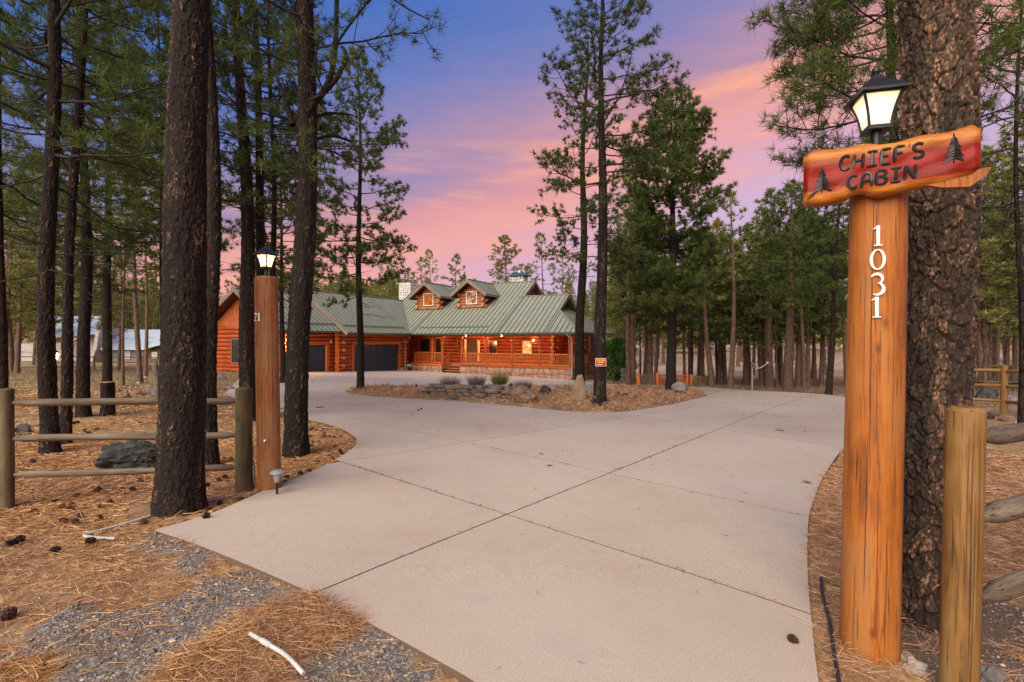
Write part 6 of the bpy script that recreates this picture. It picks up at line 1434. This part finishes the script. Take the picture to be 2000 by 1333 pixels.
# ---- the island
def at_is(px, py): return PT(px, py)
rock('standing_stone', 'tall tapering tan standing stone on the island', 'standing stone', 1131, 789, 30, 61, 'rock_tan', 12, 0.6, rough=0.10, rz=0.0)
ss = bpy.data.objects['standing_stone']
for v in ss.data.vertices:
    f = min(1, max(0, v.co.z/(61*0.0148))); v.co.x = v.co.x*(1.32-0.95*f**1.6)-0.05*(1-f)+0.03*f; v.co.y *= 1.1-0.5*f
rock('boulder', 'grey humped boulder at the right tip of the island', 'boulder', 1330, 771, 33, 23, 'rock_grey', 13, rough=0.15)
rock('boulder', 'low dark rock under the grey humped boulder', 'rock', 1332, 774, 30, 9, 'rock_dark', 14)
rock('boulder', 'big brown boulder at the middle front of the island wall', 'boulder', 1024, 792, 56, 36, 'rock_brown', 15, rough=0.3, sub=5)
rock('boulder', 'rust coloured upright boulder in the island wall', 'boulder', 934, 783, 26, 27, 'rock_brown', 16, 0.7)
rock('boulder', 'dark pitted lava rock right of the big brown boulder', 'rock', 1066, 778, 26, 20, 'rock_dark', 17, rough=0.5, sub=5)
rock('boulder', 'grey rounded stone at the right end of the island wall', 'rock', 1083, 768, 26, 12, 'rock_grey', 18)
rock('boulder', 'small grey green stone in front of the rust coloured boulder', 'rock', 965, 787, 13, 9, 'rock_grey', 19)
rock('boulder', 'flat grey slab between the standing stone and the sign tree', 'stone slab', 1152, 772, 24, 16, 'rock_grey', 20)
for i, (x, y, w, h) in enumerate([(1208, 779, 12, 9), (1222, 780, 14, 9), (1240, 782, 16, 8), (1254, 776, 14, 5), (1260, 764, 10, 7), (1285, 785, 30, 5), (1300, 771, 20, 5)]):
    rock('rock', 'small dark stone lying in the dry needles on the right part of the island', 'rock', x, y, w, h, 'rock_dark' if i < 5 else 'rock_grey', 80+i, group='small stones on the right part of the island', sub=3)
def wall_stone(c, w, d, h, seed, mat):
    rg = random.Random(seed); bm = bmesh.new(); n = rg.choice((6, 7, 8)); V = []
    for z, k in ((0, 0.94), (h*0.35, 1.0), (h*0.8, 0.98), (h, 0.86)):
        for i in range(n): t_ = 2*math.pi*i/n+0.2; q = k*(1+0.0*z); V.append((w/2*q*math.cos(t_)*(1+0.18*math.sin(3.1*i+seed)), d/2*q*math.sin(t_)*(1+0.18*math.cos(2.3*i+seed)), z+(rg.uniform(-.12, .12)*h if z else 0)))
    F = [tuple(reversed(range(n))), tuple(3*n+i for i in range(n))]
    for l in range(3):
        for i in range(n): F.append((l*n+i, l*n+(i+1) % n, (l+1)*n+(i+1) % n, (l+1)*n+i))
    bm.free(); o = link('stone_slab', mesh('stone_slab', V, F, M[mat], True, 0.5), None, c, (rg.uniform(-.06, .06), rg.uniform(-.07, .07), rg.uniform(-.25, .25)))
    return tag(o, 'flat slaty stone stacked in the low island wall below the grass tufts', 'stone slab', 'slabs of the low island wall')
rgw = random.Random(33); wp = [PT(812, 776), PT(850, 780), PT(900, 784), PT(950, 787), PT(985, 789), PT(1012, 789)]
wl_ = [0]
for a_, b__ in zip(wp, wp[1:]): wl_.append(wl_[-1]+(b__-a_).length)
def wall_at(s_):
    for i in range(len(wp)-1):
        if s_ <= wl_[i+1]: f = (s_-wl_[i])/(wl_[i+1]-wl_[i]); return wp[i].lerp(wp[i+1], f)
    return wp[-1]
for cs, (sa, sb) in enumerate([(0.0, 1.0), (0.05, 1.0), (0.12, 0.98), (0.22, 0.92)]):
    s_ = sa*wl_[-1]; k = 0
    while s_ < sb*wl_[-1]:
        w = rgw.uniform(0.30, 0.75); c = wall_at(s_+w/2)+Vector((0, 0.28+0.07*cs+rgw.uniform(-.04, .05), -0.03+0.105*cs))
        wall_stone(c, w*1.08, rgw.uniform(0.35, 0.55), rgw.uniform(0.085, 0.12), cs*50+k, 'rock_slate' if (k+cs) % 4 else 'rock_brown'); s_ += w; k += 1
def tuft(px, pyb, w, h, mat, label, n, seed, cat='grass tuft', lw=0.012, spread=0.6, ground=None, up=0.0):
    p = PT(px, pyb) if ground is None else Vector(ground)
    if up: p.z += up
    Yd = p.y; rng = np.random.default_rng(seed); R0 = w*Yd/2000; H = h*Yd/1000
    a = rng.uniform(0, 6.28, n); r = np.sqrt(rng.random(n))*R0*0.55; pos = np.stack([np.cos(a)*r, np.sin(a)*r*0.8, np.zeros(n)], 1)
    d = np.stack([np.cos(a)*r/R0*spread*1.8, np.sin(a)*r/R0*spread*1.8, np.ones(n)], 1)+rng.normal(0, 0.2, (n, 3)); d /= np.linalg.norm(d, axis=1)[:, None]
    V = blades(pos, d, rng.uniform(0.5, 1.05, n)*H, lw, rng); o = link('grass_tuft', mesh('grass_tuft', V, tri_faces(n), M[mat], attr={'shade': np.repeat(rng.random(n), 3)}), None, p); return tag(o, label, cat)
tuft(880, 768, 50, 28, 'leaf_grey', 'grey brown grass tuft at the left above the island wall', 700, 1, up=0.15); tuft(930, 768, 44, 28, 'leaf_grey', 'grey brown grass tuft just left of the yellow green one', 600, 2, up=0.2)
tuft(976, 768, 42, 30, 'leaf_green', 'bright yellow green grass tuft on top of the island wall', 800, 3, up=0.25); tuft(1022, 772, 46, 22, 'leaf_grey', 'low grey grass tuft above the big brown boulder', 500, 4, up=0.15)
tuft(1108, 770, 20, 26, 'leaf_dry', 'sparse pale stemmed plant left of the standing stone', 60, 5, 'plant', 0.02, 0.4); tuft(1085, 776, 24, 9, 'leaf_dry', 'straw coloured low plant right of the lava rock', 300, 6, 'plant')
p = PT(813, 762); b = B(); b.tube([(0, 0, 0), (0, 0, 0.2)], 0.04, 10); tag(b.obj('bollard_light', M['downspout_dark'], None, p), 'short dark stub light on the left part of the island', 'garden light')
def spot(px, pyb, s, label):
    p = PT(px, pyb); e = empty('spot_light', p, label=label, cat='spotlight'); b = B(); b.tube([(0, 0, -0.02), (0, 0, 0.2*s)], 0.012*s, 6); b.obj('stake', M['black_metal'], e)
    b = B(); b.tube([(-0.06*s, -0.02, 0.12*s), (0.03*s, 0.0, 0.27*s)], [0.045*s, 0.055*s], 10); b.obj('lamp_head', M['black_metal'], e); b = B(); b.tube([(0.03*s, 0, 0.27*s), (0.036*s, 0, 0.28*s)], [0.056*s, 0.05*s], 10); b.obj('lens', M['grey_metal'], e)
spot(1160, 799, 1.0, 'black spotlight on a stake at the foot of the pine with the red sign'); spot(997, 772, 1.3, 'dark twin headed spotlight stake among the island wall stones')
# red alarm sign nailed to the pine
Ysn = PT(1172, 795).y-0.21; c = at(1173.5, 708, Ysn); al = empty('alarm_sign', c, label='small red and yellow CENTRAL ALARM sign nailed on the island pine', cat='sign')
M['sign_red'] = plain('red_sign_enamel', (0.36, 0.03, 0.015), 0.4, var=0.1); M['sign_yellow'] = plain('yellow_sign_paint', (0.80, 0.42, 0.05), 0.4, var=0.1); M['sign_white'] = plain('pale_sign_border', (0.75, 0.55, 0.45), 0.4, var=0.05)
b = B(); b.box((0, 0, 0), (0.300, 0.008, 0.225), bev=0.003); b.obj('border', M['sign_white'], al); b = B(); b.box((0, -0.006, 0), (0.262, 0.006, 0.190)); b.obj('face', M['sign_red'], al)
def text(s, size, loc, mat, parent, name='lettering', rot=(R_(90), 0, 0), ext=0.001, bold=0.004, sx=1.0):
    cu = bpy.data.curves.new(name, 'FONT'); cu.body = s; cu.size = size; cu.align_x = 'CENTER'; cu.align_y = 'CENTER'; cu.extrude = ext; cu.offset = bold
    tmp = bpy.data.objects.new('tmp', cu); COL.objects.link(tmp); dg = bpy.context.evaluated_depsgraph_get(); me = bpy.data.meshes.new_from_object(tmp.evaluated_get(dg)); bpy.data.objects.remove(tmp)
    me.materials.clear(); me.materials.append(M[mat]); o = link(name, me, parent, loc, rot); o.scale = (sx, 1, 1); return o
text('CENTRAL', 0.060, (0, -0.0105, 0.052), 'sign_yellow', al, sx=0.86); text('ALARM', 0.060, (0, -0.0105, -0.004), 'sign_yellow', al, sx=0.86); b = B(); b.box((-0.03, -0.0105, -0.062), (0.14, 0.003, 0.016)); b.obj('print_line', M['sign_white'], al)

# ------------------------------------------------------------------ small things by the posts
p = PT(541, 951); p.y -= 0.30; p.x = (541-1000)/1000*p.y; p.z = tz(p.x, p.y); e = empty('path_light', p, label='solar path light on a black stake before the left lamp post', cat='path light'); k = p.y/5.6
b = B(); b.tube([(0, 0, -0.03), (0, 0, 0.17*k)], 0.012, 8); b.obj('stake', M['black_metal'], e); b = B(); b.lathe([(0.022, 0.15*k), (0.032, 0.17*k), (0.042, 0.25*k)], 14); b.obj('lens', M['clear'] if 'clear' in M else M['grey_metal'], e, smooth=True)
b = B(); b.lathe([(0.072, 0.25*k), (0.072, 0.262*k), (0.045, 0.285*k), (0.01, 0.29*k)], 18); b.obj('cap', M['grey_metal'], e)
p = PT(493, 946); e = empty('outlet_box', p, label='grey outlet box and white conduit between the fence post and the left lamp post', cat='outlet box')
b = B(); b.tube([(0.02, 0, -0.03), (0.0, 0, 0.08), (-0.02, 0.0, 0.40)], 0.014, 8); b.tube([(0.05, 0, -0.03), (0.03, 0, 0.10), (0.02, 0, 0.28), (-0.01, 0, 0.38)], 0.009, 6); b.obj('conduit', M['white_pvc'], e, smooth=True)
b = B(); b.box((-0.02, 0, 0.44), (0.06, 0.05, 0.11), bev=0.006); b.obj('box', M['grey_metal'], e)
def pipe(pix, r, label, mat='white_pvc', name='ground_pipe', lift=0.02, sm=True, cat='pipe', coupl=()):
    pts = [PT(x, y)+Vector((0, 0, lift)) for x, y in pix]; 
    if sm: pts = [Vector(q) for q in spline([tuple(q) for q in pts], 4, False)]
    o0 = pts[0].copy(); e = empty(name, o0, label=label, cat=cat); b = B(); b.tube([q-o0 for q in pts], r, 10); b.obj('pipe_run' if 'pipe' in name else 'hose_run', M[mat], e, smooth=True)
    for (x, y), (x2, y2) in coupl:
        a = PT(x, y)+Vector((0, 0, lift))-o0; c = PT(x2, y2)+Vector((0, 0, lift))-o0; b = B(); b.tube([a, c], r*1.35, 12); b.obj('coupling', M[mat], e, smooth=True)
pipe([(225, 1046), (190, 1044), (168, 1041), (166, 1036), (185, 1031), (262, 1010), (340, 988), (400, 974), (455, 961)], 0.011, 'thin white plastic pipe lying on the needles along the left edge of the drive', coupl=[((180, 1043), (168, 1041))])
pipe([(489, 1257), (520, 1276), (560, 1302), (593, 1330)], 0.0105, 'broken piece of white plastic pipe lying in the front needle drift', coupl=[((512, 1271), (528, 1281))], lift=0.055)
pipe([(1604, 1130), (1607, 1165), (1619, 1210), (1629, 1270), (1640, 1350), (1640, 1500)], 0.010, 'black irrigation hose in the narrow bed between the drive and the right lamp post', 'black_rubber', 'garden_hose', 0.035, cat='hose')
for i, (x, y, w, h, lb) in enumerate([(1772, 1272, 34, 16, 'pale speckled stone touching the foot of the orange lamp post'), (1800, 1300, 52, 26, 'pale broken stone between the orange lamp post and the near fence post'), (1760, 1296, 22, 10, 'small pinkish stone chip at the foot of the orange lamp post'), (1945, 1330, 70, 40, 'grey pale stone at the right foot of the near fence post')]):
    rock('rock', lb, 'stone', x, y, w, h, 'rock_white' if i < 3 else 'rock_grey', 140+i, sub=4, rough=0.35)
for i, (x, y, w, h, m, lb) in enumerate([(1935, 778, 38, 22, 'rock_dark', 'dark boulder seen between the rails of the far right fence'), (1985, 786, 34, 16, 'rock_grey', 'grey rock at the right edge beyond the far fence post'), (1935, 818, 24, 14, 'rock_dark', 'dark stone below the rails left of the far fence post'), (1975, 822, 30, 16, 'rock_brown', 'rusty brown rock at the foot of the far right fence post'), (1996, 829, 18, 8, 'rock_white', 'flat pale stone at the right edge beside the rusty rock'), (1920, 833, 20, 12, 'rock_brown', 'small knobbly stone behind the top rail of the near fence'), (1581, 768, 24, 10, 'rock_brown', 'brown rock at the far drive edge left of the leaning dark trunk'), (1436, 756, 18, 7, 'rock_grey', 'low grey rock left of the satellite dish pole'), (1375, 758, 34, 6, 'rock_grey', 'flat grey stone below the curved trunk by the low fence'), (1650, 774, 22, 6, 'rock_grey', 'low stone at the drive edge just left of the orange post')]):
    rock('rock', lb, 'rock', x, y, w, h, m, 160+i, sub=3)

# ------------------------------------------------------------------ beyond the drive on the right
# satellite dish
p = PT(1469, 763); k = p.y/1000; e = empty('satellite_dish', p, label='white satellite dish on a pole at the far edge of the drive', cat='satellite dish')
b = B(); b.tube([(0, 0, -0.1), (0, 0, 48*k)], 1.6*k, 10); b.obj('pole', M['grey_metal'], e); b = B(); prof = [(0.4*k, 0), (4*k, 0.5*k), (8*k, 1.9*k), (10.5*k, 3.4*k), (10.7*k, 3.6*k), (8*k, 2.3*k), (4*k, 0.9*k), (0.4*k, 0.3*k)]
b.lathe(prof, 20); o = b.obj('dish', M['grey_metal'], e, (0, 0, 52*k), (R_(50), 0, R_(62)), smooth=True); b = B(); b.tube([(0, 0, 47*k), (14*k, -4*k, 46*k), (26*k, -8*k, 56*k)], 0.6*k, 6); b.box((26*k, -8*k, 57*k), (3*k, 3*k, 3*k)); b.obj('feed_arm', M['white'], e)
# low wooden gate fence
p0 = PT(1247, 753); fe = empty('garden_fence', p0, label='low orange log post garden fence with grey board gate right of the cabin', cat='fence')
k = p0.y/1000
def loc_(px, py=753): return PT(px, py)-p0
for px, hgt, r in [(1247, 26, 4.4), (1284, 27, 3.6), (1342, 27, 3.4), (1350, 26, 3.8)]:
    q = loc_(px); b = B(); b.tube([q+Vector((0, 0, -0.1)), q+Vector((0, 0, (hgt-2)*k)), q+Vector((0, 0, hgt*k))], [r*k, r*k*0.95, r*k*0.6], 12); b.obj('post', M['trim_wood'], fe, smooth=True)
b = B(); b.box((0, 0, 0), (2.2*k, 0.03, 22*k)); gm = b.mesh('gate_board', M['fence_grey'])
for i in range(9): q = loc_(1255.5+i*2.75); link('gate_board', gm, fe, q+Vector((0, 0, 12.5*k)))
b = B()
for z in (18, 6): b.bar(loc_(1253)+Vector((0, .04, z*k)), loc_(1281)+Vector((0, .04, z*k)), 0.04, 2*k)
b.obj('gate_brace', M['fence_grey'], fe)
b = B(); b.box((0, 0, 0), (1.3*k, 0.03, 18*k)); pm2 = b.mesh('picket', M['trim_wood'])
for i in range(16): q = loc_(1288+i*3.4); link('picket', pm2, fe, q+Vector((0, 0, 12*k)))
b = B()
for z in (22, 4): b.bar(loc_(1286)+Vector((0, -.03, z*k)), loc_(1341)+Vector((0, -.03, z*k)), 0.04, 2*k)
b.obj('fence_rail', M['trim_wood'], fe)
b = B(); b.box((0, 0, 0), (3.4*k, 0.04, 24*k)); gm3 = b.mesh('fence_board', M['fence_green'])
for i in range(7): q = loc_(1357+i*4.2, 754); o = link('fence_board', gm3, fe, q+Vector((0, 0, (11+rs.uniform(-2, 2))*k)))
# shrub and stacked stone pillar
p = PT(1206, 748); p.y += 3.5; p.x *= p.y/(p.y-3.5); p.z = tz(p.x, p.y); e = empty('shrub', p, label='bright green bushy shrub right of the porch behind the sign pine', cat='shrub'); rng = np.random.default_rng(3); k = p.y/1000
n = 9000; a = rng.uniform(0, 6.28, n); rr = np.sqrt(rng.random(n)); zz = rng.random(n)**0.7; rad_ = 40*k*np.sqrt(np.clip(1-(zz*1.0-0.35)**2*2.3, 0.04, 1))*(0.5+0.85*npnoise(a*2, zz*5, 1.0, 3)); pos = np.stack([np.cos(a)*rr*rad_, np.sin(a)*rr*rad_*0.8, zz*82*k+0.1], 1)
d = rng.normal(0, 1, (n, 3)); d[:, 2] += 0.3; d /= np.linalg.norm(d, axis=1)[:, None]; V = blades(pos, d, 0.16, 0.07, rng)
link('leaves', mesh('leaves', V, tri_faces(n), M['leaf_bush'], attr={'shade': np.repeat(np.clip(npnoise(pos[:, 0]*3, pos[:, 2]*3, 1, 2)*0.8+rng.random(n)*0.3, 0, 1), 3)}), e)
tw = Twigs()
for i in range(14): tw.tube(path((0, 0, 0), rng.uniform(0, 6.28), rng.uniform(0.7, 1.4), 60*k, 5, 0.1, rng), 0.03, 0.008)
link('stem', tw.mesh('stem', M['twig']), e)
p = PT(1221, 752); p.y += 2.2; p.x *= p.y/(p.y-2.2); p.z = tz(p.x, p.y); k = p.y/1000; e = empty('stone_pillar', p, label='stacked stone pillar with pale right side before the green shrub', cat='pillar')
for i in range(8):
    b = B(); w = (14+rs.uniform(-1.5, 1.5))*k; b.box((rs.uniform(-.03, .03), rs.uniform(-.03, .03), (i+.5)*4*k), (w, w*0.9, 3.6*k), rot=Matrix.Rotation(rs.uniform(-.1, .1), 3, 'Z'), bev=0.03); b.obj('stone', M['rock_slate'] if i % 2 else M['rock_grey'], e)
for i, (x, y, w, h) in enumerate([(1192, 750, 18, 8), (1206, 751, 14, 6), (1180, 749, 14, 6), (1232, 752, 14, 5)]): rock('rock', 'stone of the rough border below the green shrub by the cabin corner', 'rock', x, y, w, h, 'rock_brown', 190+i, group='border stones below the shrub', sub=3)
# dark timber deck with railing at the far right
p = PT(1965, 765); k = p.y/1000; e = empty('timber_deck', p, label='dark timber deck with post railing beyond the far right fence', cat='deck')
b = B(); b.box((20*k, 1.2, 10*k), (120*k, 2.0, 14*k)); b.obj('deck_body', M['fence_green'], e); b = B(); b.box((20*k, 1.15, 18.5*k), (124*k, 2.2, 3*k)); b.obj('deck_floor', M['fence_grey'], e)
for i in range(5): b = B(); b.box(((-35+i*27)*k, 0.2, 34*k), (5*k, 0.12, 30*k)); b.obj('railing_post', M['fence_green'], e)
b = B(); b.box((20*k, 0.2, 50*k), (122*k, 0.13, 3*k)); b.obj('hand_rail', M['fence_green'], e)

# ------------------------------------------------------------------ left background: pole fence, neighbour house, yard lamp
p0 = PT(-60, 724); pf = empty('pole_fence', p0, label='long dark three pole fence across the left woods before the neighbouring house', cat='fence')
Yf = p0.y; x0 = -60; x1 = 330
for i in range(9):
    px = x0+(x1-x0)*i/8; q = Vector(((px-1000)/1000*Yf, Yf, tz((px-1000)/1000*Yf, Yf)))-p0; b = B(); b.tube([q, q+Vector((0, 0, 1.15))], 0.07, 8); b.obj('post', M['fence_green'], pf)
for z in (1.05, 0.68, 0.30):
    b = B(); q0 = Vector(((x0-1000)/1000*Yf, Yf, p0.z+z))-p0; q1 = Vector(((x1-1000)/1000*Yf, Yf, tz((x1-1000)/1000*Yf, Yf)+z))-p0; b.tube([q0, q1], 0.04, 6); b.obj('rail', M['fence_green'], pf)
NY = 60.0; nb = Vector(((255-1000)/1000*NY, NY, 0)); nb.z = tz(nb.x, nb.y); ne = empty('neighbour_house', nb, label='pale grey house with light metal roof among the left trees', cat='house')
M['n_wall'] = plain('grey_house_siding', (0.17, 0.17, 0.18), 0.7, var=0.1, scale=2); M['n_wall2'] = plain('pale_house_siding', (0.42, 0.38, 0.35), 0.7, var=0.1, scale=2); M['n_roof'] = plain('light_metal_roof', (0.42, 0.47, 0.50), 0.4, var=0.08, scale=0.6)
def NP(px, py, dy=0.0): Yd = NY+dy; return at(px, py, Yd)-nb
b = B(); zb = -0.3
def quad(a, c, thick, m=0): b.prism(a, thick, m)
b.prism([NP(196, 684), NP(345, 684), Vector((NP(345, 684).x, 0, zb)), Vector((NP(196, 684).x, 0, zb))], (0, 6, 0)); b.obj('wall', M['n_wall'], ne)
b = B(); b.prism([NP(176, 640), NP(199, 640), Vector((NP(199, 684).x, 0, zb))+Vector((0, -1.5, 0)), Vector((NP(176, 684).x, 0, zb))+Vector((0, -1.5, 0))], (0, 4, 0)); b.obj('wall', M['n_wall2'], ne)
b = B(); b.prism([NP(196, 684, -0.6), NP(350, 684, -0.6), NP(350, 646, 4), NP(200, 646, 4)], (0, 0, 0.12)); b.obj('roof', M['n_roof'], ne)
b = B(); b.prism([NP(100, 660, -2.2), NP(196, 652, -2.2), NP(196, 620, 4), NP(100, 620, 4)], (0, 0, 0.12)); b.obj('roof', M['n_roof'], ne)
b = B(); b.prism([NP(276, 684, -2.4), NP(352, 664, -2.4), NP(352, 650, 1), NP(276, 676, 1)], (0, 0, 0.15)); b.obj('roof', M['n_roof'], ne)
b = B(); b.prism([NP(282, 686, -1.6), NP(350, 670, -1.6), Vector((NP(350, 670).x, -1.6, zb)), Vector((NP(282, 670).x, -1.6, zb))], (0, 1.5, 0)); b.obj('wall', M['fence_green'], ne)
b = B(); b.prism([NP(186, 642, -2.6), NP(193, 650, -2.6), NP(188, 684, -2.6), NP(183, 684, -2.6)], (0, 0.2, 0)); b.obj('gable_trim', M['n_wall2'], ne)
b = B(); b.box(NP(100, 690)+Vector((0, 1, -0.4)), (8, 1, 3.0)); b.obj('wall', M['n_wall2'], ne)
for px, w_, h_ in ((248, 13, 15), (302, 10, 12)):
    c = NP(px, 694, -0.08 if px < 280 else -1.7); fr = B(); fr.box(c, (w_*0.06, 0.08, h_*0.06)); o = fr.obj('window_frame', M['white'], ne); pn = B(); pn.box(c-Vector((0, 0.05, 0)), (w_*0.06-0.16, 0.02, h_*0.06-0.16)); pn.obj('window_pane', M['n_wall2'], o)
p = Vector(((109-1000)/1000*40, 40, 0)); p.z = tz(p.x, p.y); e = empty('yard_lamp', p, label='glowing yard lamp between the first dark trunks on the left', cat='lamp')
zt = CAMZ+(666.5-702)/1000*40-p.z; b = B(); b.tube([(0, 0, 0), (0, 0, zt)], 0.05, 8); b.obj('pole', M['black_metal'], e); b = B(); b.lathe([(0.08, zt), (0.16, zt+0.12), (0.19, zt+0.42), (0.08, zt+0.5)], 8); b.obj('lamp_glass', M['bulb'], e)
b = B(); b.lathe([(0.24, zt+0.5), (0.05, zt+0.68), (0.01, zt+0.72)], 8); b.obj('cap', M['black_metal'], e)
for px, py, lb in ((270, 750, 'small white garden lamp at the foot of a slender left pine'), (284, 738, 'tiny white garden lamp beside the thinnest left stem')):
    p = PT(px, py); k = p.y/1000; b = B(); b.lathe([(1.2*k, 0), (1.2*k, 3*k), (3.2*k, 3.4*k), (2.6*k, 5*k), (0.2*k, 6*k)], 10); tag(b.obj('garden_lamp', M['white'], None, p), lb, 'garden lamp')
